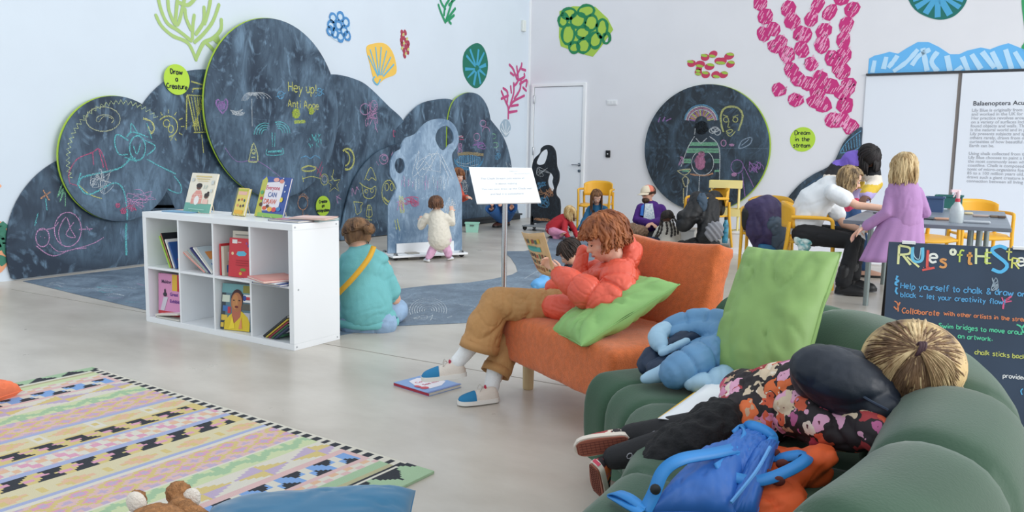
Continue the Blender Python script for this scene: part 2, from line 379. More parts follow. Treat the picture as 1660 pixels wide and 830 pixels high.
# ================= WALL MURALS (vinyl pictures) =================
def vin(c): return mat('vinyl_'+c,c,.6)
def decal(name,label,pts,on,col,sm=True,th=.004,off=.0,cat='mural',n=4):
    P3=[on(u,v,off+th+.0015) for u,v in pts]
    if sm: P3=cr_spline(P3,n,True)
    nn=NL if on is onL else NB
    return build(name,MB().prism(P3,-nn*th),vin(col) if isinstance(col,str) else col,smooth=0,label=label,cat=cat)
def strokes(parent,name,data,on,off,w,mt,nrm,jit=.15,sm=True):
    mb=MB()
    for st in data:
        p3=[on(u,v,off) for u,v in st]
        mb.ribbon(cr_spline(p3,4) if sm and len(p3)>2 else p3,w,nrm,jit=jit)
    return build(name,mb,mt,parent,smooth=0,recalc=False)
def branchy(name,label,data,on,nrm,col,w,off=.004,mark=None):
    mb=MB()
    for k,st in enumerate(data):
        p3=[on(u,v,off+.0006*(k%5)) for u,v in st]; ww=w*p3[0].y/F
        c=cr_spline(p3,6) if len(p3)>2 else p3
        N=len(c)
        mb.ribbon(c,ww,nrm,jit=.08)
        for e in (c[0],c[-1]):
            x=nrm.cross(Z).normalized(); mb.add([e+nrm*.0002]+[e+nrm*.0002+(x*math.cos(t*math.pi/5)+Z*math.sin(t*math.pi/5))*ww/2 for t in range(10)],[(0,1+i,1+(i+1)%10) for i in range(10)])
    return build(name,mb,vin(col),smooth=0,recalc=False,label=label,cat='mural')
branchy('coral_mural','large lime green branching coral mural above the left chalkboards',
 [[(253,25),(262,42),(280,58),(305,70),(318,97)],[(256,-5),(262,18),(272,38),(290,50),(310,66)],[(272,-5),(275,20),(288,40),(300,-5)],[(288,-5),(286,18),(284,38)],
  [(300,15),(302,30),(310,48)],[(315,25),(313,40),(312,62)],[(331,12),(330,35),(318,55)],[(355,8),(345,35),(330,55),(316,68)],[(342,-5),(338,18),(332,38)],[(359,32),(358,48),(345,62),(330,70),(318,95)],
  [(352,58),(355,68)],[(345,62),(357,72)],[(335,70),(345,80),(352,90)],[(290,4),(305,8),(318,-4)]],onL,NL,'a9c578',6)
o=decal('seashell_mural','yellow scallop shell mural with blue ribs right of the tallest chalkboard',[(594,78),(604,71),(622,70),(634,80),(641,98),(642,119),(625,127),(612,136),(605,125),(600,105)],onL,'f2c559')
strokes(o,'ribs',[[(613,124),(600,80)],[(614,122),(609,76)],[(615,122),(618,76)],[(617,122),(627,82)],[(619,122),(634,92)],[(621,124),(639,104)],[(613,124),(597,90)],[(608,124),(605,130),(612,137),(617,128)]],onL,.0075,.022,vin('6db6d4'),NL)
o=decal('pebble_mural','pale blue pebble mural of loops above the yellow shell',[(531,36),(540,21),(553,20),(566,32),(567,52),(556,67),(545,66),(532,54)],onL,'c6dbeb')
mb=MB()
for (u,v) in [(540,29),(552,27),(561,36),(537,41),(549,41),(558,50),(543,54),(552,60),(563,58),(536,50)]:
    c=onL(u,v,.0075); r=.055
    mb.ribbon([c+DL*math.cos(t)*r*1.1+Z*math.sin(t)*r for t in [k*2*math.pi/12 for k in range(12)]],.035,NL,closed=True,jit=.3)
build('loops',mb,vin('4b8bc4'),o,smooth=0,recalc=False)
mb=MB(); 
def berry(u,v,on,D,N,rx,rz,off,a=0): 
    c=on(u,v,off); return [c+(D*math.cos(a)+Z*math.sin(a))*math.cos(t)*rx+(Z*math.cos(a)-D*math.sin(a))*math.sin(t)*rz for t in [k*2*math.pi/14 for k in range(14)]]
mb=MB(); mb.cm=0
for k,(u,v) in enumerate([(652,53),(657,53),(652,60),(658,66),(662,70),(652,72),(658,76),(655,82),(661,84),(651,66),(656,90),(654,60),(661,76)]): 
    mb.prism(berry(u,v,onL,DL,NL,.035,.045,.003+.0007*(k%4),.5),-NL*.003)
o=build('berry_mural','x' and mb,vin('a83a52'),smooth=0,label='small red berry seaweed mural left of the dark green oval',cat='mural')
mb=MB()
for k,(u,v) in enumerate([(654,56),(660,63),(655,70),(662,80),(652,78),(658,87)]): mb.prism(berry(u,v,onL,DL,NL,.03,.02,.0075,.8),-NL*.002)
build('spots',mb,vin('c9c37a'),o,smooth=0)
branchy('seaweed_mural','dark green seaweed sprig mural at the top edge left of the corner',[[(737,-10),(730,12),(722,36)],[(728,0),(722,10),(720,24)],[(711,8),(715,20),(722,36)],[(712,-8),(716,5),(722,14)],[(738,14),(732,22),(724,34)],[(738,-2),(728,8)],[(736,25),(728,33),(731,38)]],onL,NL,'1f9160',4.5)
o=decal('oval_leaf_mural','dark green and blue oval leaf mural above the right chalkboard humps',[(771,70),(784,77),(791,100),(788,125),(774,143),(760,135),(751,115),(753,85)],onL,'0f6f5a')
strokes(o,'veins',[[(771,108),(756,90)],[(771,106),(762,80)],[(773,106),(776,80)],[(775,106),(785,85)],[(776,110),(788,105)],[(770,112),(754,112)],[(770,114),(758,126)],[(772,116),(768,138)],[(775,114),(779,136)],[(776,112),(787,122)]],onL,.0075,.045,vin('3fa0c4'),NL,jit=.5)
branchy('coral_mural','tall slim magenta coral mural beside the corner',[[(824,192),(824,175),(820,165),(813,148)],[(824,178),(832,165),(850,155)],[(822,168),(823,150),(816,143)],[(828,168),(833,150),(833,135)],[(834,160),(843,145),(845,128)],[(829,150),(828,140)],[(829,172),(840,170)],[(826,182),(838,180)],[(824,155),(813,160)],
   [(833,140),(840,130),(838,108)],[(838,128),(832,112),(826,105)],[(838,122),(845,108),(846,103)],[(840,130),(850,125),(850,120)],[(843,136),(854,130),(853,140)],[(833,122),(828,118)],[(848,142),(853,147)],[(846,112),(852,114)]],onL,NL,'c2447f',4.2)
o=decal('shell_mural','small grey-blue fan shell mural under the slim magenta coral',[(820,193),(826,198),(828,208),(824,219),(819,222),(813,214),(811,204),(815,196)],onL,'9fb4c4')
strokes(o,'ribs',[[(820,220),(814,200)],[(820,220),(820,196)],[(820,220),(826,204)],[(820,220),(812,208)],[(820,220),(827,212)]],onL,.0075,.02,vin('dde4ea'),NL)
o=decal('stone_mural','orange and dark green striped stone mural at the left edge of the wall',[(-25,370),(-10,357),(5,362),(18,382),(21,405),(10,432),(-5,444),(-25,430)],onL,'e8a27a')
strokes(o,'stripes',[[(-5,366),(8,385),(10,395)],[(-12,375),(0,388),(10,408),(18,412)],[(-20,400),(0,420),(8,428)],[(0,362),(8,372)],[(-15,385),(-2,408)]],onL,.0075,.07,vin('3c7d67'),NL,jit=.4)
o=decal('dot_mural','tiny orange mark at the left edge of the wall',[(-6,297),(2,300),(1,304),(-6,304)],onL,'eeb08c')
# ---- back wall
o=decal('pebble_mural','green hexagonal stone mural with dark green loops above the door',[(907,18),(929,10),(965,11),(985,30),(994,48),(975,75),(961,92),(935,85),(909,75),(906,60)],onB,'a4c64a',sm=False)
mb=MB()
for (u,v,rx,rz) in [(922,22,12,8),(950,18,14,9),(937,33,13,11),(958,37,11,12),(976,46,9,14),(913,33,8,10),(921,56,11,15),(945,53,12,9),(965,65,10,12),(946,74,11,11),(931,77,9,8),(983,62,6,8)]:
    c=onB(u,v,.0075); s=c.y/F
    mb.ribbon([c+DB*math.cos(t)*rx*s+Z*math.sin(t)*rz*s for t in [k*2*math.pi/16 for k in range(16)]],.05,NB,closed=True,jit=.35)
build('loops',mb,vin('18804f'),o,smooth=0,recalc=False)
mb=MB()
BL=[(1121,103,7),(1135,104,8),(1143,93,7),(1156,88,7),(1150,108,8),(1166,99,8),(1182,91,8),(1171,99,7),(1184,104,7),(1132,117,6),(1144,121,7),(1160,121,7),(1173,121,7),(1133,112,5)]
for k,(u,v,r) in enumerate(BL):
    s=onB(u,v).y/F; mb.prism(berry(u,v,onB,DB,NB,r*s,5.5*s,.003+.0007*(k%4),random.uniform(-.3,.3)),-NB*.003)
o=build('berry_mural',mb,vin('c2385e'),smooth=0,label='crimson and green berry seaweed mural above the round chalkboard',cat='mural')
mb=MB()
for k,(u,v,r) in enumerate(BL):
    s=onB(u,v).y/F; mb.prism(berry(u+random.uniform(-2,2),v+3*(1 if k%2 else -1),onB,DB,NB,r*.8*s,2.2*s,.0075+.0004*(k%4),-.2),-NB*.002)
build('spots',mb,vin('9fbf4a'),o,smooth=0)
# large magenta coral of overlapping chunks
def chunky(lines,seed):
    rnd=random.Random(seed); a=MB(); b=MB(); k=0
    for ln in lines:
        p3=[onB(u,v,.004) for u,v in ln]; L=sum((p3[i+1]-p3[i]).length for i in range(len(p3)-1)); n=max(2,int(L/.215)); c=cr_spline(p3,8) if len(p3)>2 else [p3[0].lerp(p3[1],i/8) for i in range(9)]
        for i in range(n+1):
            f=i/n*(len(c)-1); i0=min(int(f),len(c)-2); q=c[i0].lerp(c[i0+1],f-i0); d=(c[i0+1]-c[i0]).normalized(); e=d.cross(NB)
            w=rnd.uniform(.10,.125); l=rnd.uniform(.125,.15); k+=1
            pl=[q+NB*.0008*(k%6)+d*math.cos(t)*l*rnd.uniform(.85,1.1)+e*math.sin(t)*w*rnd.uniform(.85,1.15) for t in [z*2*math.pi/9 for z in range(9)]]
            a.prism(pl,-NB*.003)
            for z in range(11):
                cc=q+d*rnd.uniform(-.10,.10)+e*rnd.uniform(-.07,.07); dd=(Z*.9+DB*.5).normalized()
                b.ribbon([cc-dd*.04+NB*.0055,cc+dd*.045+NB*.0055],.012,NB)
    return a,b
a,b=chunky([[(1232,5),(1245,35),(1262,60),(1275,90)],[(1238,55),(1256,75),(1275,88)],[(1275,88),(1285,118),(1300,132),(1320,140),(1332,165),(1350,195)],
 [(1262,145),(1290,162),(1322,165)],[(1277,15),(1285,35),(1297,55),(1300,80),(1315,103),(1330,125),(1345,140),(1365,150)],[(1325,8),(1315,30),(1305,58)],[(1365,-5),(1345,20),(1335,50),(1333,72)],
 [(1333,72),(1345,90),(1358,105),(1368,122),(1375,140)],[(1382,15),(1372,40),(1368,65),(1368,90),(1360,108)],[(1375,140),(1370,170),(1378,205)],[(1378,205),(1365,195),(1350,195)]],3)
o=build('coral_mural',a,vin('c42b79'),smooth=0,label='huge magenta branching coral mural on the back wall',cat='mural')
build('hatching',b,vin('efa3c8'),o,smooth=0,recalc=False)
o=decal('wave_mural','sky blue mountain wave mural along the top of the folding panels',[(1407,120),(1409,95),(1418,90),(1428,88),(1442,84),(1456,87),(1470,78),(1488,68),(1505,68),(1522,76),(1540,88),(1555,88),(1568,82),(1590,77),(1605,80),(1620,74),(1635,70),(1650,76),(1660,80),(1690,92),(1720,100),(1760,95),(1760,113)],onB,'64b4ec',sm=False,off=.0)
strokes(o,'brush_marks',[[(1414,118),(1418,98)],[(1432,112),(1437,92)],[(1448,116),(1470,100),(1488,80)],[(1455,90),(1448,100),(1440,110)],[(1478,106),(1490,90),(1508,80)],[(1496,78),(1500,100),(1503,115)],[(1520,84),(1510,100),(1520,116)],[(1535,90),(1540,115)],[(1560,92),(1570,116)],[(1575,88),(1590,112)],[(1592,84),(1612,110)],[(1608,84),(1622,112)],[(1630,80),(1640,112)],[(1645,84),(1662,112)],[(1560,108),(1548,116)]],onB,.0085,.065,vin('b7dcf6'),NB,jit=.15)
o=decal('dome_mural','dark green and blue leaf dome mural cut by the top edge of the photo',[(1472,-20),(1474,2),(1486,18),(1505,28),(1525,32),(1545,27),(1560,14),(1568,-2),(1568,-20)],onB,'0c6b62',sm=True)
strokes(o,'veins',[[(1520,-10),(1485,12)],[(1520,-8),(1500,22)],[(1520,-6),(1520,28)],[(1521,-8),(1540,24)],[(1521,-10),(1556,12)],[(1535,-8),(1562,0)],[(1505,-8),(1480,0)]],onB,.0085,.06,vin('4aa3cf'),NB,jit=.5)
o=decal('leaf_mural','green leaf mural at the right edge of the wall beside the blue waves',[(1656,2),(1664,-6),(1685,0),(1690,60),(1680,86),(1660,84),(1656,76),(1662,60)],onB,'2f9c62')
# ---- lime slogan dots
def dot(label,u,v,r,on,D,N,off,lines,size):
    c=on(u,v,off+.004); rr=r*c.y/F
    mb=MB().prism([c+D*math.cos(t)*rr+Z*math.sin(t)*rr for t in [k*2*math.pi/32 for k in range(32)]],-N*.004)
    o=build('slogan_dot',mb,vin('b4d83f'),smooth=0,label=label,cat='sign')
    t=MB(); s=c.y/F*size
    for i,l in enumerate(lines):
        tot=sum((STROKES.get(ch,STROKES['n'])[0]+.18 if ch!=' ' else .5) for ch in l)*s
        hand_text(t,l,c+N*.002+Z*((len(lines)-1)/2-i)*s*1.5-Z*s*.4-D*tot/2,D,Z,s,.012,N)
    build('lettering',t,mat('marker_black','26322a',.7),o,smooth=0,recalc=False)
# ================= CHALKBOARDS =================
def board_mat(name,base,smudge,amt=.8,scale=2.2,lo=.42,hi=.72,rot=(0,.6,0)):
    m=mat(name,base,.55); n=m.node_tree.nodes; L=m.node_tree.links; b=n['Principled BSDF']
    t=n.new('ShaderNodeTexCoord'); mp=n.new('ShaderNodeMapping'); mp.inputs['Scale'].default_value=(1,1,.8); mp.inputs['Rotation'].default_value=rot; L.new(t.outputs['Object'],mp.inputs[0])
    a=n.new('ShaderNodeTexNoise'); a.inputs['Scale'].default_value=scale; a.inputs['Detail'].default_value=3; a.inputs['Distortion'].default_value=1.8; L.new(mp.outputs[0],a.inputs['Vector'])
    m9=n.new('ShaderNodeMapping'); m9.inputs['Rotation'].default_value=rot; m9.inputs['Scale'].default_value=(1.6,1.6,.55); L.new(t.outputs['Object'],m9.inputs[0]); c=n.new('ShaderNodeTexNoise'); c.inputs['Scale'].default_value=scale*5; c.inputs['Detail'].default_value=7; c.inputs['Distortion'].default_value=2.5; c.inputs['Roughness'].default_value=.7; L.new(m9.outputs[0],c.inputs['Vector'])
    r1=n.new('ShaderNodeMapRange'); r1.inputs[1].default_value=lo; r1.inputs[2].default_value=hi; L.new(a.outputs['Fac'],r1.inputs[0])
    r2=n.new('ShaderNodeMapRange'); r2.inputs[1].default_value=.3; r2.inputs[2].default_value=.75; r2.inputs[3].default_value=.15; L.new(c.outputs['Fac'],r2.inputs[0])
    mu=n.new('ShaderNodeMath'); mu.operation='MULTIPLY'; L.new(r1.outputs[0],mu.inputs[0]); L.new(r2.outputs[0],mu.inputs[1])
    sw=n.new('ShaderNodeTexNoise'); sw.inputs['Scale'].default_value=scale*2.6; sw.inputs['Detail'].default_value=3; sw.inputs['Distortion'].default_value=5.5; L.new(mp.outputs[0],sw.inputs['Vector'])
    r3=n.new('ShaderNodeMapRange'); r3.inputs[1].default_value=.50; r3.inputs[2].default_value=.74; r3.inputs[4].default_value=.75; L.new(sw.outputs['Fac'],r3.inputs[0])
    fn=n.new('ShaderNodeTexNoise'); fn.inputs['Scale'].default_value=scale*22; fn.inputs['Detail'].default_value=4; fn.inputs['Distortion'].default_value=1.5; L.new(m9.outputs[0],fn.inputs['Vector'])
    r4=n.new('ShaderNodeMapRange'); r4.inputs[1].default_value=.3; r4.inputs[2].default_value=.7; r4.inputs[3].default_value=.35; L.new(fn.outputs['Fac'],r4.inputs[0])
    m5=n.new('ShaderNodeMath'); m5.operation='MULTIPLY'; L.new(r3.outputs[0],m5.inputs[0]); L.new(r4.outputs[0],m5.inputs[1])
    m6=n.new('ShaderNodeMath'); m6.operation='MAXIMUM'; L.new(mu.outputs[0],m6.inputs[0]); L.new(m5.outputs[0],m6.inputs[1])
    m2=n.new('ShaderNodeMath'); m2.operation='MULTIPLY'; m2.inputs[1].default_value=amt; L.new(m6.outputs[0],m2.inputs[0])
    mx=n.new('ShaderNodeMix'); mx.data_type='RGBA'; mx.inputs[6].default_value=lin(base); mx.inputs[7].default_value=lin(smudge); L.new(m2.outputs[0],mx.inputs[0]); L.new(mx.outputs[2],b.inputs['Base Color'])
    return m
M_BD=board_mat('chalkboard','1e2e40','7fa0bb',.95,.7,.42,.72)
M_BDs=board_mat('chalkboard_scribbled','203245','86a6c0',1.0,.8,.36,.66)
M_BDb=board_mat('chalkboard_blue','54728f','b4cbe0',.95,1.5,.3,.6)
M_BDk=board_mat('chalkboard_dark','1b2128','4a5b6b',.6,2.5,.5,.8)
M_BDr=board_mat('chalkboard_round','1e2933','5f7c95',.85,1.1,.42,.7)
M_LIME=mat('lime_edge','a9c93f',.5)
def chalk(c):
    nm='chalk_'+c
    if nm in MATS: return MATS[nm]
    m=mat(nm,c,.9); n=m.node_tree.nodes; L=m.node_tree.links; b=n['Principled BSDF']
    t=n.new('ShaderNodeTexCoord'); a=n.new('ShaderNodeTexNoise'); a.inputs['Scale'].default_value=140; a.inputs['Detail'].default_value=2; L.new(t.outputs['Object'],a.inputs['Vector'])
    r=n.new('ShaderNodeMapRange'); r.inputs[1].default_value=.40; r.inputs[2].default_value=.60; r.inputs[3].default_value=.12; r.inputs[4].default_value=.85; L.new(a.outputs['Fac'],r.inputs[0]); L.new(r.outputs[0],b.inputs['Alpha'])
    return m
class Draw:
    """chalk marks on a board, grouped by colour; pixel strokes carried onto the board's own plane"""
    def __init__(s,on,off,nrm,D): s.on=on; s.off=off; s.n=nrm; s.D=D; s.m={}
    def st(s,c,w,*lines,sm=True):
        mb=s.m.setdefault(c,MB())
        for ln in lines:
            p=[s.on(u,v,s.off) for u,v in ln]; ww=w*p[0].y/F
            mb.ribbon(cr_spline(p,4) if sm and len(p)>2 else p,ww,s.n,jit=.25)
        return s
    def el(s,c,w,u,v,rx,ry,a0=0,a1=360,n=18):
        return s.st(c,w,[(u+rx*math.cos(math.radians(a0+(a1-a0)*k/n)),v+ry*math.sin(math.radians(a0+(a1-a0)*k/n))) for k in range(n+1)],sm=False)
    def fill(s,c,w,u,v,rx,ry,n=8):
        pts=[]
        for k in range(n+1):
            f=-1+2*k/n; h=math.sqrt(max(0,1-f*f)); q=[(u+f*rx,v-h*ry),(u+f*rx,v+h*ry)]; pts+=q if k%2 else q[::-1]
        return s.st(c,w,pts,sm=False)
    def scr(s,c,w,u,v,rx,ry,n=10,seed=0):
        r=random.Random(seed+int(u*7+v)); return s.st(c,w,[(u+r.uniform(-rx,rx),v+r.uniform(-ry,ry)) for _ in range(n)])
    def txt(s,c,w,t,u,v,size):
        mb=s.m.setdefault(c,MB()); o=s.on(u,v,s.off); k=o.y/F
        hand_text(mb,t,o,s.D,Z,size*k,w*k,s.n); return s
    def done(s,parent):
        for c,mb in s.m.items(): 
            if mb.v: build('chalk_drawing',mb,chalk(c),parent,smooth=0,recalc=False)
def boardL(label,pts,off,mt,th=.018,lime=False,sm=True,n=5):
    P3=[onL(u,v,off) for u,v in pts]
    P3=[V((p.x,p.y,max(p.z,.012))) for p in P3]
    if sm: P3=cr_spline(P3,n,True); P3=[V((p.x,p.y,max(p.z,.012))) for p in P3]
    o=build('chalkboard',MB().prism(P3,-NL*th),mt,smooth=0,label=label,cat='chalkboard')
    if lime:
        c=sum(P3,V((0,0,0)))/len(P3); q=[c+(p-c)*1.002-DL*.010 for p in P3]
        build('backing',MB().prism([p-NL*(th+.001) for p in q],-NL*.012),M_LIME,o,smooth=0)
    return o
def circL(u,v,ry,off,clip=False):
    c=onL(u,v,off); r=ry*c.y/F*1.0
    return c,r,[c+DL*math.cos(t)*r+Z*max(math.sin(t)*r,.012-c.z) for t in [k*2*math.pi/72 for k in range(72)]]
def discL(label,u,v,ry,off,mt,lime=False,th=.018):
    c,r,P3=circL(u,v,ry,off)
    o=build('chalkboard',MB().prism(P3,-NL*th),mt,smooth=0,label=label,cat='chalkboard')
    if lime: build('backing',MB().prism([p-NL*(th+.001)-DL*.011+Z*.004 for p in P3],-NL*.012),M_LIME,o,smooth=0)
    return o
WHT='dfe6ea';YEL='dfe07a';PNK='d9a3cf';TRQ='6fd0d6';RED='cf5f86';ORG='dba37a';GRN='8fd0a8';BLU='6fb3dd';PRP='b183c9'
# far-left low dome
A=discL('dark low domed chalkboard at the far left end of the wall',165,395,150,.03,M_BD)
d=Draw(onL,.034,NL,DL)
d.st(ORG,2.2,[(66,322),(82,311)],[(70,308),(80,325)]).st(GRN,2,[(101,297),(93,320),(103,305),(97,327),(105,310),(106,335)]).st(TRQ,1.6,[(74,322),(76,341)],[(62,345),(57,362)],[(59,360),(56,366)])
d.el(PNK,1.6,110,372,22,28).el(PNK,1.8,69,385,11,15).st(PNK,1.5,[(63,373),(85,370),(95,360)],[(100,398),(95,375),(107,352),(115,372),(122,385),(107,380),(120,360)],[(80,395),(95,408),(120,404),(150,395),(168,385)],[(58,398),(85,415),(115,405),(140,402)],[(128,372),(150,371)],[(140,367),(146,374)],[(72,385),(73,386)],[(66,383),(66,384)])
d.done(A)
# tall board behind
Cb=discL('tall dark chalkboard with a chalk lattice tower behind the left circles',345,268,151,.03,M_BDs)
d=Draw(onL,.034,NL,DL)
d.st(YEL,2,[(303,155),(302,210)],[(303,154),(338,156)],[(338,156),(337,213)],[(305,155),(317,213)],[(314,215),(338,214)],[(313,144),(335,143)],[(312,150),(313,143)],[(335,143),(335,152)],[(310,132),(340,141)],sm=False)
for k in range(6): d.st(YEL,1.4,[(305+k*5,157),(316+k*4,212)],[(336-k*4,158),(312+k*2,205)],sm=False)
d.st(YEL,1.4,[(327,218),(330,248)])
d.el(YEL,2,272,205,16,17,-150,130).el(YEL,1.6,270,200,5,6).el(YEL,1.6,277,209,4,6).st(YEL,1.6,[(265,204),(256,203),(260,208),(256,210)],[(258,221),(275,228),(280,220)])
for k in range(9):
    a=math.radians(-120+k*30); d.st(YEL,1.6,[(273+20*math.cos(a),205+21*math.sin(a)),(273+26*math.cos(a),205+27*math.sin(a))])
d.st(TRQ,2,[(255,293),(275,308),(292,313),(293,300),(282,285)]).done(Cb)
E_=boardL('wide shoulder-shaped chalkboard behind the tallest circle, right side',[(470,130),(520,122),(547,121),(575,128),(597,140),(630,172),(655,197),(672,240),(690,300),(700,372),(640,381),(560,391),(480,402),(395,411),(390,330),(440,200)],.035,M_BDs)
d=Draw(onL,.039,NL,DL)
d.el(YEL,3.5,563,258,11,17,-130,110).el(YEL,2.5,558,257,9,12,-80,80).st(YEL,1.5,[(537,285),(542,293),(551,291),(546,300),(550,310),(542,304),(534,311),(537,300),(530,294),(538,292),(541,275)],sm=False)
d.el(YEL,1.4,526,291,6,9).el(ORG,1.4,491,329,8,11).st(ORG,1.4,[(491,340),(491,356)],[(481,352),(500,348)],[(484,320),(492,314),(500,322)]).el(WHT,1.1,526,290,4,5)
d.el(PNK,1.2,592,177,8,9).el(PNK,1.2,606,172,6,9).st(PNK,1.2,[(598,165),(600,180),(604,190),(600,200)],[(605,190),(612,215)],[(610,195),(608,210)]).scr(PNK,1,603,185,12,20,16)
d.txt(RED,1.6,'DOG',638,222,9).txt(PNK,1.3,'N',665,221,6)
d.st(BLU,1.6,[(652,207),(662,200),(680,198),(680,211),(660,211),(652,207)]).scr(PNK,1.4,672,206,7,5,10).st(PNK,1.4,[(548,330),(546,322),(550,316)],[(545,318),(553,323)])
d.done(E_)
Gb=boardL('narrow humped chalkboard behind the blue easel board',[(640,230),(655,197),(668,180),(685,167),(710,161),(730,161),(750,172),(760,200),(765,280),(765,365),(700,373),(650,379)],.045,M_BDs)
Ib=boardL('rightmost sloping chalkboard hump beside the room corner',[(770,200),(780,175),(797,196),(815,220),(826,250),(832,290),(837,330),(839,352),(800,357),(765,361),(760,280)],.03,M_BDs)
d=Draw(onL,.034,NL,DL)
d.el(GRN,1.4,800,221,4,4).el(GRN,1.4,803,235,5,4).st(WHT,1.2,[(805,232),(806,245)])
for k in range(9): d.el(BLU,1.1,790+random.uniform(0,24),250+random.uniform(-8,14),3.2,3.4,n=8)
d.st(WHT,1.1,[(826,265),(828,270)],[(820,262),(823,272)]).done(Ib)
Hb=boardL('tall smudged oval-topped chalkboard near the room corner',[(726,230),(728,190),(736,165),(750,153),(765,150),(780,157),(792,178),(798,215),(803,270),(806,350),(765,360),(738,363),(726,300)],.075,M_BDs,lime=True)
d=Draw(onL,.079,NL,DL)
d.el('5ea9d6',3,760,257,23,18,0,180).fill('6fb3dd',3.0,760,262,21,11,14).st('b9a67a',5,[(742,250),(760,249),(784,251)]).st(WHT,1.0,[(740,262),(755,266),(770,260)],[(745,268),(760,270),(775,266)])
d.el(PNK,1.4,783,200,5,5).el(PNK,1.3,773,222,5,6).el(PNK,1.3,788,214,6,8,180,360).scr(PRP,1.2,778,235,12,6,18).scr(PNK,1.1,747,240,6,9,12).scr(WHT,1,745,222,6,3,8).st(RED,1.6,[(743,222),(751,221)],[(744,226),(752,226)])
d.st(WHT,1.1,[(742,285),(752,287)],[(743,295),(757,296)],[(750,275),(751,312)],[(756,275),(755,312)]).scr(WHT,1,752,300,6,14,14).done(Hb)
Fb=boardL('rounded front chalkboard hump covered in small chalk figures',[(553,391),(555,365),(562,330),(575,290),(600,256),(625,240),(655,232),(690,240),(715,262),(730,310),(738,364),(690,374),(630,381)],.08,M_BDs)
d=Draw(onL,.084,NL,DL)
d.st(YEL,1.4,[(591,292),(601,271),(610,292),(603,288),(598,292),(594,290)],[(587,300),(590,318),(600,322),(608,316),(609,302),(600,306),(587,300)]).el(YEL,1.3,594,310,2.5,3).el(YEL,1.3,603,309,2.5,3).st(YEL,1.2,[(587,300),(583,296),(590,302)])
d.st(YEL,1.3,[(573,327),(588,329),(585,334),(585,343),(578,347),(576,336),(573,327)],[(596,333),(594,350),(603,350),(601,334),(596,333)],[(595,340),(602,340)],[(594,355),(603,357)]).st(YEL,1.2,[(598,333),(598,362)])
d.el(YEL,1.6,630,312,11,20).el(YEL,1.5,627,303,3,6).el(YEL,1.5,635,303,3,6).st(YEL,3,[(622,320),(630,327),(638,319)]).st(PNK,1.3,[(571,318),(571,305),(576,315),(578,303),(581,308)])
d.el(PNK,1.2,622,258,7,8).el(PNK,1.2,623,256,4,4).st(PNK,1,[(610,262),(614,268)],[(634,252),(637,246)])
d.done(Fb)
# big circle
def battens(o,u,v,off,zz,w_):
    c=onL(u,v,0); bt=MB()
    for z_ in zz: bt.box(c+Z*z_+NL*(.002+(off-.02)/2),(w_,off-.024,.06),(DL,NL,Z))
    build('batten',bt,mat('batten_wood','a98f6a',.7),o,smooth=0)
D_=discL('tallest round chalkboard with the yellow chalk greeting',450,178,141,.12,M_BDs,lime=True)
battens(D_,450,178,.12,(.82,.95),.5)
d=Draw(onL,.124,NL,DL)
d.txt(YEL,1.9,'Hey up!',468,148,15).txt(YEL,1.8,'Anti Ange',467,174,12)
d.fill('c9dc4a',3.5,480,184,6,8,8).fill('c9dc4a',3,505,180,4,6,6).st('c9dc4a',5,[(477,198),(495,197)])
d.el(BLU,1.6,455,154,5,6).st(BLU,1.4,[(447,157),(455,155),(464,150)]).el(BLU,1.6,518,149,4,6).st(BLU,1.4,[(511,157),(525,144)],[(512,145),(526,153)])
d.st(PRP,2.6,[(361,184),(354,176),(350,166),(354,162),(360,167),(366,161),(369,167),(367,176),(361,184)]).fill(PRP,2,359,171,7,7,7)
for k in range(4): d.el(TRQ,1.5,430,218,6+k*4,8+k*3.5,180,290).el(TRQ,1.5,452,216,6+k*4,8+k*3.5,250,360)
d.st(TRQ,3.5,[(434,246),(457,245)]).st(TRQ,1.5,[(433,241),(433,251),(458,250),(458,240)],[(441,215),(442,238)],[(446,215),(445,238)])
d.st('d7dd9a',2.4,[(403,262),(411,232),(418,260),(403,262)],[(407,255),(414,255)],[(408,248),(413,248)]).el('d7dd9a',1.6,411,246,3,4)
for k in range(5): d.el(WHT,.9,405+k*4,170,14+k*2,20,200,330)
d.st(WHT,.9,[(408,160),(409,205)]).txt(WHT,.9,'wonder',402,154,5)
for k in range(18):
    a=random.uniform(0,6.28); r=random.uniform(2,14); d.st(TRQ,1.8,[(512+r*math.cos(a),225+r*math.sin(a)),(513+r*math.cos(a),229+r*math.sin(a))])
d.st(TRQ,1,[(512,215),(513,240)],[(512,228),(505,218)],[(513,228),(520,217)])
d.st(BLU,1.8,[(488,256),(496,253),(503,257),(511,252),(519,257)]).st(YEL,2.6,[(489,273),(500,269),(512,272),(506,277),(492,277),(489,273)]).st(YEL,1.5,[(490,290),(505,286),(520,290)],[(490,285),(492,295)]).st(RED,1.4,[(514,282),(522,262)],[(518,288),(523,270)],[(512,270),(524,288)])
d.st('7b93a8',.5,[(344,190),(400,192),(460,196),(540,200)]).scr(WHT,.9,385,182,12,6,14).st(PRP,1,[(365,240),(385,262),(420,262),(470,300)]).done(D_)
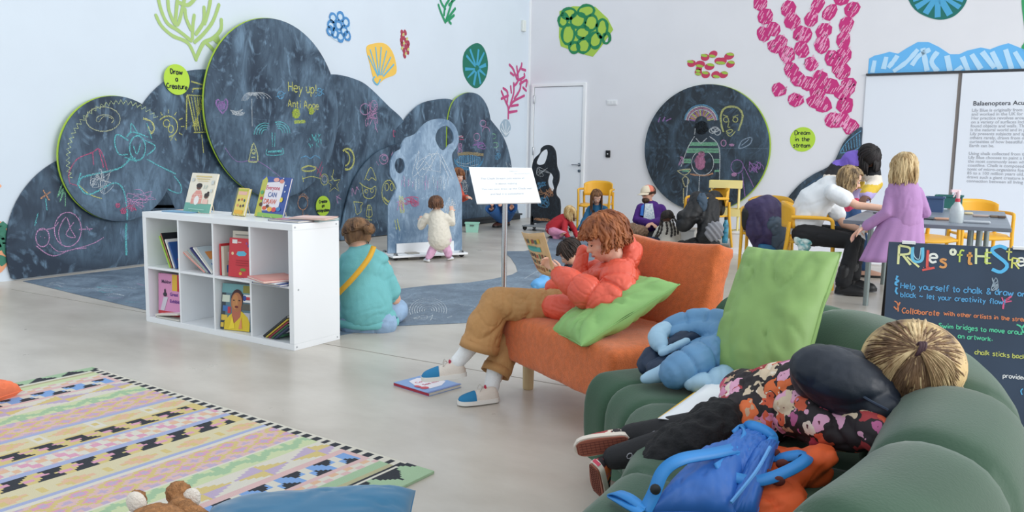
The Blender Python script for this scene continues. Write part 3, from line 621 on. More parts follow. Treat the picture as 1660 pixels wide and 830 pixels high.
# left circle
B_=discL('round chalkboard with a zigzag border and turquoise stick figure',195,258,100,.09,M_BDs,lime=True)
battens(B_,195,258,.09,(.40,.46),.5)
d=Draw(onL,.094,NL,DL)
zz=[]
for k in range(58):
    a=math.radians(160+k*2.7); r=.97 if k%2 else .90; zz.append((195+r*91*math.cos(a),258+r*99*math.sin(a)))
d.st('cfe0a8',1.8,zz,sm=False)
d.el('c3c9a5',1.5,167,193,28,20).el('c3c9a5',1.2,170,194,14,8,150,400).st('c3c9a5',1.2,[(160,198),(170,188),(185,194)])
d.st(TRQ,2.6,[(127,298),(133,288),(155,282),(190,274),(205,264),(212,254)],[(130,303),(136,312),(150,314),(180,298),(195,300),(203,318),(206,345),(206,357)],[(127,298),(130,306)],[(125,300),(131,280)])
d.el(TRQ,2.4,223,240,13,20).st(TRQ,2.2,[(208,228),(190,218),(186,232),(193,250),(207,250)],[(235,228),(250,235),(250,242),(238,252)],[(205,222),(215,214),(240,222)],[(212,215),(213,200),(222,214)],[(216,236),(222,250),(228,232)],[(238,200),(246,225)],[(238,258),(260,270),(285,282)],[(202,255),(222,262)],[(205,262),(220,256)])
d.st(RED,1.8,[(113,297),(112,280),(125,258),(150,247),(160,241),(168,255),(174,275)],[(150,247),(152,268)],[(160,242),(165,260),(168,272)],[(113,297),(125,301)])
d.fill(RED,2,200,342,5,5,6).fill(RED,1.6,191,333,4,4,6).scr(RED,1.3,212,335,10,8,12).scr(PNK,.9,230,325,25,18,26).scr(WHT,.8,165,295,20,22,26)
d.st('dfe07a',1.5,[(128,300),(145,315),(165,322)]).st('dfdf8a',3,[(232,192),(245,197),(250,208),(245,216),(240,205)]).done(B_)
strokes(A,'chalk_drawing',[[(205,362),(204,380),(205,414)]],onL,.034,.022,chalk(TRQ),NL)
dot('lime dot sign reading Draw a Creature between the left chalkboards',287,129,24,onL,DL,NL,.042,['Draw','a','Creature'],7.6)
dot('lime dot sign reading Create an ecosystem low behind the bookcase',524,334,16.5,onL,DL,NL,.05,['Create','an','ecosystem'],4.8)
# ledge under the right humps
s=MB(); a=onL(742,375,.10); b=onL(843,349,.10); a.z=b.z=.10; s.beam(a,b,.1,.03); a.z=b.z=.045; s.beam(a-NL*.02,b-NL*.02,.05,.08)
build('board_ledge',s,mat('ledge_dark','252b31',.5),smooth=0,label='long dark chalk ledge under the chalkboard humps by the corner',cat='ledge')
# floor stream
pts=[(37,455.5),(240,431),(430,409),(560,440),(600,463),(640,469),(700,462),(760,458),(800,452),(830,445),(839,440),(836,430),(828,418),(819,410),(822,407),(850,407),(885,400),(890,386),(960,379),(1010,383),(1020,394),(1000,410),(960,440),(900,500),(820,520),(757,523),(640,528),(540,545),(420,542),(330,525),(240,503),(130,478)]
M_STREAM=board_mat('chalk_floor','4d5c6d','93a7b8',.95,1.5,.28,.66,(0,0,.3))
s=MB().prism([G(u,v,.004) for u,v in pts],V((0,0,-.003))); fs=build('floor_chalk_mat',s,M_STREAM,smooth=0,label='dark slate chalk stream mat winding across the concrete floor',cat='mat')
def onF(u,v,off=0.): return G(u,v,.0045)
d=Draw(onF,0,Z,V((1,0,0)))
for k in range(7): d.el(WHT,1.3,694,503,30-k*4,20-k*2.7,160,375)
d.scr(WHT,1.2,690,515,22,5,14).st(WHT,1.4,[(640,502),(655,497),(670,500)],[(735,492),(770,497),(760,502)],[(725,515),(733,512)],[(900,425),(870,440),(850,452)])
for k in range(26):
    u,v=random.uniform(60,235),random.uniform(452,490)
    if v<430+ (235-u)*.13+6 or v>456+(u-37)*.23: continue
    d.st(random.choice([WHT,TRQ,PNK,'9fb0c0']),1.4,[(u-12,v),(u,v+random.uniform(-3,3)),(u+14,v+1)])
d.scr('a7b6c4',1.1,700,490,60,14,26).scr('a7b6c4',1.1,880,450,20,25,16); d.done(fs)
# round board on the back wall
c=onB(1146,243,.05); r=(onB(1247,240,.05)-onB(1045,240,.05)).length/2; c=(onB(1247,243,.05)+onB(1045,239,.05))/2
P3=[c+DB*math.cos(t)*r+Z*math.sin(t)*r for t in [k*2*math.pi/80 for k in range(80)]]
Rb=build('chalkboard',MB().prism(P3,-NB*.02),M_BDr,smooth=0,label='big round chalkboard on the back wall with the striped jumper figure',cat='chalkboard')
build('backing',MB().prism([p-NB*.021+DB*.02 for p in P3],-NB*.015),M_LIME,Rb,smooth=0)
bt=MB()
for zz in (-.6,.6): bt.box(c-NB*.032+Z*zz,(1.2,.034,.06),(DB,NB,Z))
build('batten',bt,mat('batten_wood','a98f6a',.7),Rb,smooth=0)
d=Draw(onB,.055,NB,DB)
for k,cc in enumerate([BLU,WHT,'d98fb0',WHT]): d.el(cc,1.8,1137,197,27-k*2,27-k*2.6,185,355)
for k in range(16):
    a=math.radians(190+k*10.5); d.st([PRP,'e0b070',PNK,YEL][k%4],2.2,[(1137+10*math.cos(a),197+9*math.sin(a)),(1137+21*math.cos(a),197+19*math.sin(a))])
d.fill('11161b',4,1137,207,10,11,8)
for v,a0,a1 in [(232,1118,1163),(235,1117,1163),(242,1114,1165),(246,1113,1165)]: d.st(GRN,3.2,[(a0,v),(a1,v)])
for v in (259,263): d.st(GRN,3.2,[(1108,v),(1120,v)],[(1157,v),(1166,v)])
d.st(GRN,3,[(1106,277),(1117,277)],[(1158,277),(1166,277)]).el(WHT,1.2,1139,264,18,20,-60,240).fill('d58fb3',3,1135,263,8,12,9).fill('d58fb3',2.4,1137,250,5,5,6)
d.st(ORG,2.4,[(1119,282),(1130,284),(1145,284),(1156,281)]).st(WHT,1.3,[(1126,221),(1115,240),(1104,270)],[(1150,221),(1166,240),(1166,300)],[(1134,284),(1132,330)],[(1115,290),(1112,335)],[(1126,218),(1127,208)],[(1136,233),(1128,224)],[(1136,233),(1146,224)])
d.st('d9d3a0',1.6,[(1098,277),(1108,275),(1120,275),(1110,284),(1098,277)],[(1106,290),(1111,303),(1117,293),(1111,286),(1106,290)],[(1108,305),(1108,330)])
d.st('d5d98a',3,[(1168,190),(1172,178),(1182,173),(1196,175),(1204,188),(1197,212)],[(1168,190),(1170,205),(1173,214)]).el('d5d98a',1.4,1177,194,4,4).el('d5d98a',1.4,1192,194,4,4).st('d5d98a',1.4,[(1182,196),(1180,206),(1184,206)],[(1177,213),(1183,210),(1188,212),(1182,216),(1177,213)],[(1178,216),(1184,221),(1192,213)],[(1172,186),(1180,189)],[(1188,190),(1197,186)])
d.el(WHT,1.6,1155,212,5,4).el(WHT,1.6,1163,214,5,5).el(WHT,1.6,1159,210,6,4).st(PRP,2,[(1067,198),(1070,190)],[(1074,197),(1078,190)],[(1080,196),(1088,192)]).el(PNK,1.5,1173,232,4,5).fill(PNK,1.6,1186,235,4,2,5).st('9fb4c9',1.8,[(1197,240),(1203,228),(1218,223),(1216,233),(1203,240),(1197,240)],[(1202,236),(1214,226)])
d.el(PRP,1.2,1195,270,10,11).fill(PNK,2,1190,283,4,3,6).st(PRP,1.3,[(1206,270),(1218,295),(1222,304)],[(1203,280),(1208,320)],[(1226,262),(1236,268),(1238,275)],[(1215,262),(1228,280)]).scr(PRP,1,1222,270,12,10,16).fill(PRP,2,1116,322,4,5,6).scr(PNK,1.2,1104,262,5,8,8).st('7b93a8',.5,[(1047,240),(1100,240),(1246,241)])
d.done(Rb)
# whale tail board behind the table
P3=cr_spline([onB(u,v,.04) for u,v in [(1262,335),(1273,325),(1295,300),(1318,283),(1340,272),(1352,262),(1360,246),(1368,230),(1382,215),(1397,206),(1397,225),(1396,246),(1385,262),(1370,280),(1350,300),(1335,330),(1300,345),(1270,345)]],4,True)
Tb=build('chalkboard',MB().prism(P3,-NB*.02),M_BDr,smooth=0,label='whale-tail-shaped chalkboard on the wall behind the two bending women',cat='chalkboard')
d=Draw(onB,.045,NB,DB)
for k in range(7): d.st(BLU,1.3,[(1366+k*4.5,238-k*3.5),(1368+k*4.3,246-k*1.5)])
d.st(BLU,1.5,[(1362,246),(1375,228),(1396,212)],[(1362,248),(1380,246),(1395,238)]).st('46698a',2,[(1290,325),(1310,300),(1335,285)]).done(Tb)
dot('lime dot sign reading Dream in the stream left of the whale tail board',1301,226,19.5,onB,DB,NB,.001,['Dream','in the','stream'],6.6)
# ================= BOOKCASE AND BOOKS =================
BO=V((-2.556,5.581,0)); TH=-.5577; BX=V((math.cos(TH),math.sin(TH),0)); BY=V((-math.sin(TH),math.cos(TH),0))
def BK(x,y,z): return BO+BX*x+BY*y+Z*z
M_BC=mat('white_laminate','eceff2',.35)
bc=thing('bookcase','white eight-cell cube bookcase standing on the concrete floor','bookcase',BK(.735,.195,0))
BA=(BX,BY,Z)
def bbx(name,x0,x1,y0,y1,z0,z1,m=M_BC,bev=.0015):
    return build(name,MB().box(BK((x0+x1)/2,(y0+y1)/2,(z0+z1)/2),(x1-x0,y1-y0,z1-z0),BA),m,bc,bevel=bev)
bbx('top_panel',0,1.47,0,.39,.731,.77); bbx('bottom_panel',.0,1.47,0,.39,0,.039)
bbx('side_panel',0,.039,0,.39,.039,.731)
sp=bbx('side_panel',1.431,1.47,0,.39,.0392,.7308)
sc=MB()
for (y,z) in ((.02,.02),(.365,.02),(.02,.75),(.365,.75),(.04,.37)): sc.lathe([(.006,0),(.006,.0015)],BK(1.47,y,z),10,(BY,Z,BX))
build('screw_cap',sc,mat('screw_grey','a9adb2',.4),sp)
cw=(1.392-3*.016)/4; CX=[.039+i*(cw+.016) for i in range(4)]; ZT=.393
for i in range(3): bbx('divider',CX[i]+cw,CX[i]+cw+.016,.002,.385,.039,.731)
for i in range(4): bbx('shelf',CX[i],CX[i]+cw,.002,.385,.377,.393)
bbx('back_panel',.039,1.431,.386,.39,.039,.731,bev=0)
def book(label,o,ax,ay,az,w,h,t,cov,spine=None,art=None,pages='efe9dc',group=None,root=None,name='book',cat='book'):
    """o: lower spine corner of the back board; ax across the cover, ay up, az towards the front cover"""
    ax,ay,az=V(ax).normalized(),V(ay).normalized(),V(az).normalized(); o=V(o)
    r=thing(name,label,cat,o,group)
    c=MB(); b=.0022; A=(ax,ay,az)
    c.box(o+ax*w/2+ay*h/2+az*b/2,(w,h,b),A); c.box(o+ax*w/2+ay*h/2+az*(t-b/2),(w,h,b),A); 
    build('cover',c,mat('cov_'+cov,cov,.35),r,bevel=.0008)
    s=MB().box(o+ax*b/2+ay*h/2+az*t/2,(b,h,t-2*b),A); build('spine',s,mat('cov_'+(spine or cov),spine or cov,.35),r,smooth=0)
    p=MB().box(o+ax*(w/2-.001)+ay*h/2+az*t/2,(w-.008,h-.008,t-2*b-.0004),A); build('pages',p,mat('paper_'+pages,pages,.8,bump=.2,bscale=300),r,smooth=0)
    if art:
        F0=o+az*t; by={}
        lay=0
        for a in art:
            lay+=1; lift=.0003+.00025*lay
            if a[0]=='r': _,x,y,ww,hh,col=a; P=[F0+ax*x*w+ay*y*h+az*lift for x,y in ((x,y),(x+ww,y),(x+ww,y+hh),(x,y+hh))]; by.setdefault(col,MB()).add(P,[(0,1,2,3)])
            elif a[0]=='p': P=[F0+ax*x*w+ay*y*h+az*lift for x,y in a[2]]; by.setdefault(a[1],MB()).prism(P,-az*.0001)
            elif a[0]=='e':
                _,x,y,rx,ry,col=a; P=[F0+ax*(x*w+math.cos(k*math.pi/9)*rx*w)+ay*(y*h+math.sin(k*math.pi/9)*ry*h)+az*lift for k in range(18)]; by.setdefault(col,MB()).prism(P,-az*.0001)
            elif a[0]=='t':
                _,s_,x,y,sz,col=a; text('t',s_,F0+ax*x*w+ay*y*h+az*lift,ax,ay,sz*h,None,add=by.setdefault(col,MB()),bold=.0006,ext=.0001)
            elif a[0]=='l':
                _,x,y,x2,y2,wd,col=a; by.setdefault(col,MB()).ribbon([F0+ax*x*w+ay*y*h+az*lift,F0+ax*x2*w+ay*y2*h+az*lift],wd*w,az)
        for col,mb in by.items(): build('cover_print',mb,mat('ink_'+col,col,.45),r,smooth=0,recalc=False)
    return r
# ---- displayed on top (leaning back on little easels)
def disp_book(label,bl,br,tl,zb,dy,t,cov,art,group=None,spine=None):
    y0=dy; q=onp(bl[0],bl[1],BK(0,y0,0),-BY); z=.771
    # put its foot on the top board: same ray, at shelf height
    A_=G(bl[0],bl[1],z); B_=G(br[0],br[1],z); ax=(B_-A_); w=ax.length; ax.normalize(); nn=ax.cross(Z)  # towards viewer
    # top-left lies in the vertical plane behind: tilt back ~17 deg
    tilt=math.radians(17); ay=Z*math.cos(tilt)-nn*math.sin(tilt); 
    T_=onp(tl[0],tl[1],A_,ax.cross(ay)); h=(T_-A_).dot(ay); az=ax.cross(ay); 
    return book(label,A_-az*t+Z*.004,ax,ay,az,w,h,t,cov,art=art,spine=spine),A_,ax,ay,az,w,h
def easel(label,A_,ax,ay,az,w,h,col='d8c9a0'):
    e=thing('book_easel',label,'easel',A_,'wire book easels on the bookcase top'); m=mat('easel_'+col,col,.5)
    a=MB(); back=-(ax.cross(Z)); foot=A_+ax*w*.5-az*.02; bz=.7735-foot.z
    for k in (.35,.65):
        p=A_+ax*w*k-az*.028+Z*.004
        pz=V((p.x,p.y,.775)); tp=p+ay*h*.62; bt=tp+(-ax.cross(Z))*-1*0
        bk=(ax.cross(Z))*-1
        a.tube([pz+ax.cross(Z)*.035+Z*.012,pz+ax.cross(Z)*.035,pz,tp],.0022,6); q=V((tp.x,tp.y,.775))+bk*h*.12; a.tube([tp,q],.0022,6)
    build('easel_wire',a,m,e); return e
SK='6b4536'
b1=disp_book('cream picture book with a reading man in a checked shirt, on the bookcase top',(297,343),(339,347),(315,281),.77,.12,.012,'eee6d3',
 [('r',0,0,1,.23,'6fae9b'),('p','e39a8c',[(.2,.2),(.2,.42),(.32,.55),(.5,.56),(.6,.42),(.6,.22)]),('l',.2,.35,.6,.35,.01,'f3d9cc'),('l',.25,.45,.58,.45,.01,'f3d9cc'),('l',.3,.2,.3,.54,.01,'f3d9cc'),('l',.5,.2,.5,.54,.01,'f3d9cc'),('e',.41,.3,.09,.12,'f1eee8'),('e',.4,.64,.09,.07,SK),('e',.4,.68,.11,.06,'2c211f'),
 ('e',.75,.42,.08,.06,SK),('e',.76,.45,.09,.05,'2c211f'),('e',.8,.51,.04,.03,'2c211f'),('p','efc3b4',[(.64,.22),(.66,.34),(.84,.34),(.86,.22)]),('r',.2,.9,.6,.03,'dfc98a'),('r',.25,.84,.5,.02,'dfc98a'),('r',.3,.79,.4,.02,'e6d6a8'),('r',.08,.78,.1,.08,'cfd3cf'),('r',.84,.72,.1,.1,'cfd3cf'),('r',.86,.52,.08,.08,'cfd3cf'),('l',.6,.6,.62,.7,.02,'9fb7b4'),('l',.68,.6,.72,.7,.02,'9fb7b4'),('r',.2,.06,.6,.02,'a9d4c4')])
easel('small wire book easel holding the cream picture book',*b1[1:])
b2=disp_book('small yellow picture book on a wire easel between the two larger display books',(375,349),(394,351),(384,305),.77,.12,.02,'e3cf6a',
 [('r',0,.0,.12,1,'6f7566'),('r',.2,.75,.7,.12,'e9b7a4'),('e',.35,.55,.08,.05,'6b4536'),('e',.6,.58,.08,.05,'c77f52'),('e',.82,.55,.07,.05,'3b5b5a'),('e',.35,.36,.08,.05,'d98f6a'),('e',.6,.34,.08,.05,'6b4536'),('e',.82,.36,.07,.05,'3b3a4a'),('r',.2,.05,.7,.14,'e9b23a'),('r',.15,.9,.8,.05,'b9c84a')],spine='6f7566')
easel('small wire book easel behind the little yellow book',*b2[1:])
b3=disp_book('colourful picture book titled Everyone CAN DRAW standing on the bookcase top',(412,351),(457,356),(430,287),.77,.12,.014,'34529c',
 [('p','e9e4ea',[(.2,.15),(.16,.85),(.8,.9),(.78,.2)]),('p','c3c255',[(0,0),(0,.9),(.12,1),(.2,.9),(.16,.3),(.3,0)]),('r',.1,0,.9,.1,'8fbf5f'),('t','Everyone',.2,.68,.15,'c93f56'),('t','CAN',.32,.5,.17,'35589c'),('t','DRAW',.22,.33,.17,'d9603f'),
 ('e',.5,.93,.1,.05,'e8a89c'),('e',.7,.9,.08,.05,'e0907f'),('e',.3,.22,.08,.05,'d8603f'),('e',.5,.2,.09,.06,'e9b04a'),('e',.65,.2,.08,.06,'d0474f'),('e',.8,.22,.08,.05,'3f7fb8'),('e',.15,.3,.06,.05,'5b3b33'),('e',.4,.27,.06,.04,'5b3b33'),('e',.1,.6,.06,.05,'59a869'),('e',.12,.45,.05,.04,'d0474f'),('e',.84,.45,.05,.06,'e6cf4a'),('e',.88,.8,.02,.02,'f0f0f0'),('e',.9,.65,.02,.02,'f0f0f0'),('e',.75,.97,.02,.015,'f0f0f0')])
easel('small wire book easel behind the Everyone CAN DRAW book',*b3[1:])
# flat ones
def flat(label,u,v,ang,w,h,t,cov,z=.771,art=None,pages='efe9dc',spine=None,group=None):
    p=G(u,v,z); c,s_=math.cos(ang),math.sin(ang); ax=V((c,s_,0)); ay=V((-s_,c,0))
    return book(label,p,ax,ay,Z,w,h,t,cov,art=art,pages=pages,spine=spine,group=group)
flat('thin picture book with pink corner lying flat at the left rear of the bookcase top',262,343,TH+.1,.27,.2,.006,'7fb2d8',art=[('r',.0,.5,1,.5,'d9b8a8'),('r',.5,.4,.4,.3,'d66a6a')])
flat('open grey patterned picture book lying at the front right of the bookcase top',434,358,TH+.03,.26,.14,.012,'8f96a8',art=[('r',.05,.05,.9,.9,'b9a9b6'),('r',.1,.1,.3,.6,'c76f7f'),('r',.5,.2,.4,.5,'5f7f92')])
flat('pale pink picture book lying flat, top of the pile at the bookcase corner',468,355,TH+.35,.24,.20,.010,'e4b9b0',z=.787,art=[('r',.05,.05,.9,.9,'e8c7bf')])
flat('pale blue picture book lying flat, bottom of the pile at the bookcase corner',465,357,TH+.15,.25,.21,.012,'8fc9d6',art=[('r',.1,.1,.8,.8,'bfe0e6')])
# leaning rows
def lean(i,row,xs,ang,h,d,t,cols,labels,y0=.03,sp=None,dirn=-1,grp=None,zoff=0):
    z0=ZT if row else .039
    for k,(cov,lb) in enumerate(zip(cols,labels)):
        a=math.radians(ang[k] if hasattr(ang,'__len__') else ang)*(-dirn)
        ay=-BX*math.sin(a)+Z*math.cos(a); az=BX*math.cos(a)+Z*math.sin(a); hh=h[k] if hasattr(h,'__len__') else h; tt=t[k] if hasattr(t,'__len__') else t
        o=BK(CX[i]+xs[k],y0,z0+.002+zoff+(max(0,-tt*math.sin(a)) if a<0 else 0)); sc_=(sp or cols)[k]
        art=[('r',.1,.1,.8,.25,random.choice(['c8414f','3f6fae','e5c94a','4f9a6a','efefef'])),('r',.15,.5,.6,.3,random.choice(['c8414f','2f4f8e','efefef','dd8f4a']))]
        book(lb,o,BY,ay,az,d,hh,tt,cov,spine=sc_,art=art,group=grp)
lean(0,1,[.20,.222,.246,.268],[27,26,25,24],[.235,.255,.21,.19],.24,[.014,.012,.012,.014],['8fbf4a','1d2026','e8e6e2','24508f'],
 ['slim lime and orange spined book, lowest of the leaning row in the upper left cell','tall black book leaning behind the lime one in the upper left cell','white and red picture book leaning in the upper left cell','dark blue picture book, rightmost leaning in the upper left cell'],sp=['a3c93f','c77b55','e9e7e3','2a4f94'])
lean(1,1,[.215,.245,.27,.288,.306],[62,56,53,50,48],[.25,.24,.25,.24,.235],.25,[.010,.012,.012,.012,.012],['e8d5cd','cfd3cc','2b2f6e','dfe0dc','b9c6cc'],
 ['thin red and yellow edged book at the bottom of the slumped row','thin grey-green book second in the slumped row','navy spined book in the middle of the slumped row','white picture book with small prints in the slumped row','pale dotted picture book on top of the slumped row'],sp=['e0705f','7f9a9a','2b2f6e','e9e6df','c8c0b8'])
lean(2,1,[.02,.04],[0,1],[.205,.19],.2,[.014,.026],['c8323a','c9bfb0'],['bright red spined book upright at the left of the upper third cell','beige spined book beside the red one in the upper third cell'])
def facing(label,i,row,x,y,w,h,t,yaw,tilt,cov,art,spine=None,roll=0):
    z0=ZT if row else .039; ax=(BX*math.cos(yaw)+BY*math.sin(yaw)); nn=ax.cross(Z); tl=math.radians(tilt); ay=Z*math.cos(tl)-nn*math.sin(tl)
    if roll: ay=(ay+ax*-math.tan(math.radians(roll))*0).normalized()
    az=ax.cross(ay); return book(label,BK(CX[i]+x,y,z0+.003)-az*t,ax,ay,az,w,h,t,cov,art=art,spine=spine)
facing('pale book with gold lettering standing behind the red one in the bookcase',2,1,.085,.075,.225,.29,.012,.12,3,'dcd8c8',[('r',.15,.78,.7,.05,'c9c27a'),('r',.2,.68,.6,.05,'d9d38a'),('r',.1,.9,.5,.03,'9a9a90')])
facing('red picture book with a turquoise splash on its cover facing out in the bookcase',2,1,.10,.03,.21,.25,.014,.10,5,'c8313c',[('p','5fb4cf',[(.3,.58),(.35,.66),(.6,.68),(.72,.62),(.66,.56),(.4,.54)]),('r',.12,.86,.2,.1,'e6e2e0'),('e',.15,.6,.05,.04,'e8c9a0'),('e',.6,.2,.12,.04,'6f8f3a'),('e',.5,.1,.06,.04,'e0a93f'),('e',.8,.82,.06,.04,'6b4a8a'),('e',.7,.88,.04,.03,'a04a8a'),('r',.3,.42,.5,.02,'a3222c'),('r',.3,.36,.5,.02,'a3222c'),('r',.3,.30,.5,.02,'a3222c'),('r',.35,.88,.15,.03,'e9b0b0')],spine='b82b36')
# lying in the upper right cell, sticking out
p=BK(CX[3]+.03,-.06,ZT+.003)
book('navy blue book lying flat, lowest of the pile sticking out of the bookcase',p+BX*.05,BX,BY,Z,.25,.24,.012,'2c4a8c')
book('white thin book lying flat and sticking out over the shelf edge',BK(CX[3]-.0,-.075,ZT+.016),(BX+BY*.0),BY,Z,.30,.24,.008,'d9dde2',pages='f2f2f2')
book('coral pink picture book lying on top of the pile sticking out of the bookcase',BK(CX[3]+.0,-.03,ZT+.025),(BX*.94-BY*.34),(BX*.34+BY*.94),Z,.27,.24,.012,'df8f8a',art=[('r',.08,.08,.84,.84,'e5a79c')])
# lower row
facing('pink exhibition picture book with a red stripe in the lower left cell',0,0,.03,.05,.27,.30,.02,.10,2,'d993bd',
 [('r',0,.0,1,.13,'c42f3a'),('r',.50,.62,.18,.38,'e0b63a'),('r',.68,.62,.32,.38,'c42f3a'),('t','Making',.12,.78,.11,'33204a'),('t','a',.76,.78,.11,'8f2a5a'),('t','Great',.42,.50,.11,'5a2a8f'),('t','Exhibition',.42,.34,.11,'5a2a8f'),('p','cfcad6',[(.08,.14),(.2,.46),(.36,.46),(.22,.14)]),('e',.25,.52,.07,.05,'2b2b35'),('e',.25,.6,.03,.05,'2b2b35')],spine='b82b36')
book('white picture magazine lying flat, bottom of the pile in the lower left cell',BK(CX[0]+.07,.0,.042),BX,BY,Z,.255,.11,.010,'d9dad6',spine='8a8f8a')
book('white booklet lying tilted on the pile in the lower left cell',BK(CX[0]+.065,.0,.053),(BX*.98+Z*.12),BY,(Z*.98-BX*.12),.25,.11,.012,'e9e6e2')
b5=facing('picture book with a boy in a yellow jacket on its cover in the bookcase',2,0,.02,.02,.235,.30,.012,.22,7,'5a7a88',
 [('r',0,0,.14,1,'39424a'),('r',.0,.8,1,.2,'6fa3a8'),('r',.02,.6,.25,.15,'cfd8c8'),('r',.05,.4,.2,.12,'3f6fae'),('r',.22,.36,.1,.14,'c23b45'),('r',.02,.2,.2,.12,'d9b84a'),('r',.72,.68,.25,.06,'c23b45'),('r',.72,.74,.25,.05,'e8e8e8'),('r',.72,.62,.25,.05,'e8e8e8'),('e',.76,.71,.06,.06,'2f4f9e'),('r',.7,.82,.28,.16,'8f8a3a'),('r',.7,.45,.28,.14,'5b5a52'),('r',.75,.2,.22,.2,'b9b9c4'),('r',.02,.05,.1,.1,'d9b84a'),
  ('p','dcc02f',[(.14,.0),(.14,.18),(.3,.32),(.45,.40),(.7,.42),(.9,.3),(.98,.18),(.98,0)]),('p','b5694f',[(.4,.1),(.36,.5),(.68,.5),(.66,.3)]),('e',.52,.68,.2,.21,'3f1f22'),('e',.51,.61,.185,.21,'b0714a'),('e',.47,.62,.1,.16,'c08552'),('e',.42,.65,.035,.014,'2b1717'),('e',.6,.65,.035,.014,'2b1717'),('e',.52,.51,.06,.025,'6b2424'),('l',.51,.66,.51,.56,.02,'d29a5f'),('p','ecd23a',[(.3,.02),(.4,.3),(.5,.05)]),('p','e08f5f',[(.62,.04),(.7,.3),(.74,.05)])])
lean(3,0,[.075,.10,.125,.15,.175],[55,55,55,55,55],[.26,.24,.21,.18,.155],.22,[.014,.010,.010,.012,.012],['20242a','b9a23a','8a2f3f','2f5a3f','26324f'],
 ['black sketchbook, uppermost of the slanted pile in the lower right cell','olive yellow book, second of the slanted pile in the lower right cell','dark red book, middle of the slanted pile in the lower right cell','dark green book, fourth of the slanted pile in the lower right cell','navy book, lowest of the slanted pile in the lower right cell'],dirn=1,y0=.02)
# ================= KILIM RUG =================
RA=V((-2.2884,4.3285,0)); RD=V((.8239,-.5668,0)); RN=V((-.5668,-.8239,0)); RL=2.437
PAL=dict(k='2e323a',g='a3bf9c',y='d3bf80',p='d8b6b4',w='d8d3c6',c='d5cba8',b='a3add0',B='7fa5d8',l='bcaac4',o='dcb597',G='a3c19c',L='c9d3a8',d='b5b08c',m='d79fb5')
PK=list(PAL); 
def rugc(t,s):
    """t: 0..2.437 across the stripes, s: distance from the fringe edge"""
    e=.02*1.0
    if s<.055 and .06<t<2.3:
        if s<.012: return 'w'
        if s<.046: return 'k' if (t%.06)<.034 else 'w'
        return 'w'
    x=abs(t-1.19); side=1 if t>1.19 else -1; u=s
    def st(v): return math.floor(v/.0122)*.0122
    def tri(h,per,ph=0):   # 0..1 stepped zigzag
        f=((u+ph)/per)%1; return abs(f*2-1)
    if x<.035: return 'w' if ((u+(.03 if t>1.19 else 0))%.07)<.035 else ('m' if (u%.14)<.07 else 'o')
    if x<.055: return 'p' if (u%.05)<.025 else 'w'
    if x<.085: return 'b'
    if x<.195:
        if s<.10: return 'y'
        v=(x-.095)/.09
        f=((u-.02)%.13)/.13
        if 0<=v<=1:
            if v<.5:
                return 'k' if abs(f-.38)<.36*(1-v*1.0)*1.0 and v<.5 and f>.05+v*.5 else ('m' if .3<f<.9 and v>.28 else 'y')
            return 'k' if abs(f-.62)<.38*(v) and f<1.0-(1-v)*.5 and f>.3 else ('m' if f<.35 and v<.75 else 'y')
        return 'y'
    if x<.21: return 'c'
    if x<.32:
        v=abs((x-.265)/.055); f=abs(((u/.24)%1)*2-1)
        if st(f*.12)+v*.12<.085: return 'o' if (math.floor(u/.024)+math.floor(x/.03))%3 else 'y'
        return 'y' if f>.9 and v<.4 else ('c' if side>0 or f<.8 else 'w')
    if x<.345: return 'b'
    if x<.36: return 'w' if side>0 else 'l'
    if x<.525:
        a=(u/.12)%1; c=((x-.36)/.0825)%1; q=abs(a-.5)+abs(c-.5)
        return 'l' if q<.2 else ('m' if q<.34 else ('y' if q<.55 else ('p' if q<.8 else 'l')))
    if x<.55: return 'p' if (u%.06)<.03 else 'l'
    if x<.56: return 'w'
    if x<.66:
        f=abs(((u/.16)%1)*2-1); v=(x-.56)/.10
        return 'G' if abs(st(f*.5)+.25-v)<.2 else ('L' if v>.5 else 'G' if f>.8 else 'L')
    if x<.67: return 'w'
    if x<.80:
        v=abs((x-.735)/.065); f=abs(((u/.26)%1)*2-1)
        if f+v<1.0: return 'y' if ((u/.13)%2<1)^(x>.735) else 'l'
        return 'w'
    if x<.835: return 'p'
    if x<.935:
        if s<.09: return 'B' if s>.075 else 'p'
        v=(x-.835)/.10; f=((u)%.15)/.15
        if v<.5: return 'k' if abs(f-.3)<.28*(1-v*1.6) or abs(f-.3)<.05 else ('B' if .1<f<.8 else 'w')
        return 'k' if abs(f-.75)<.28*(v-.5)*2 else ('B' if f>.35 else 'w')
    if x<.965: return 'p'
    if x<1.01: return ('o' if (u%.08)<.035 else 'w') if x<.985 else ('w' if (u%.08)<.04 else 'p')
    if x<1.06: return 'g' if side>0 else 'L'
    if x<1.066: return 'k'
    if x<1.09: return 'd'
    if x<1.096: return 'k'
    if x<1.115: return 'w'
    f=abs((((u+.03)/.16)%1)*2-1); v=(x-1.115)/.13
    return 'k' if st(f*.10)/.10>v*1.3+.05 else 'g'
mb=MB(); NT=196; c=RL/NT; NS=250
for j in range(NS+1):
    for i in range(NT+1):
        q=RA+RD*(i*c)+RN*(j*c); mb.v.append(V((q.x,q.y,.011+.0015*noise.noise(V((i*.05,j*.05,0))))))
for j in range(NS):
    for i in range(NT):
        a=j*(NT+1)+i; mb.f.append([a,a+1,a+NT+2,a+NT+1]); mb.m.append(PK.index(rugc((i+.5)*c,(j+.5)*c)))
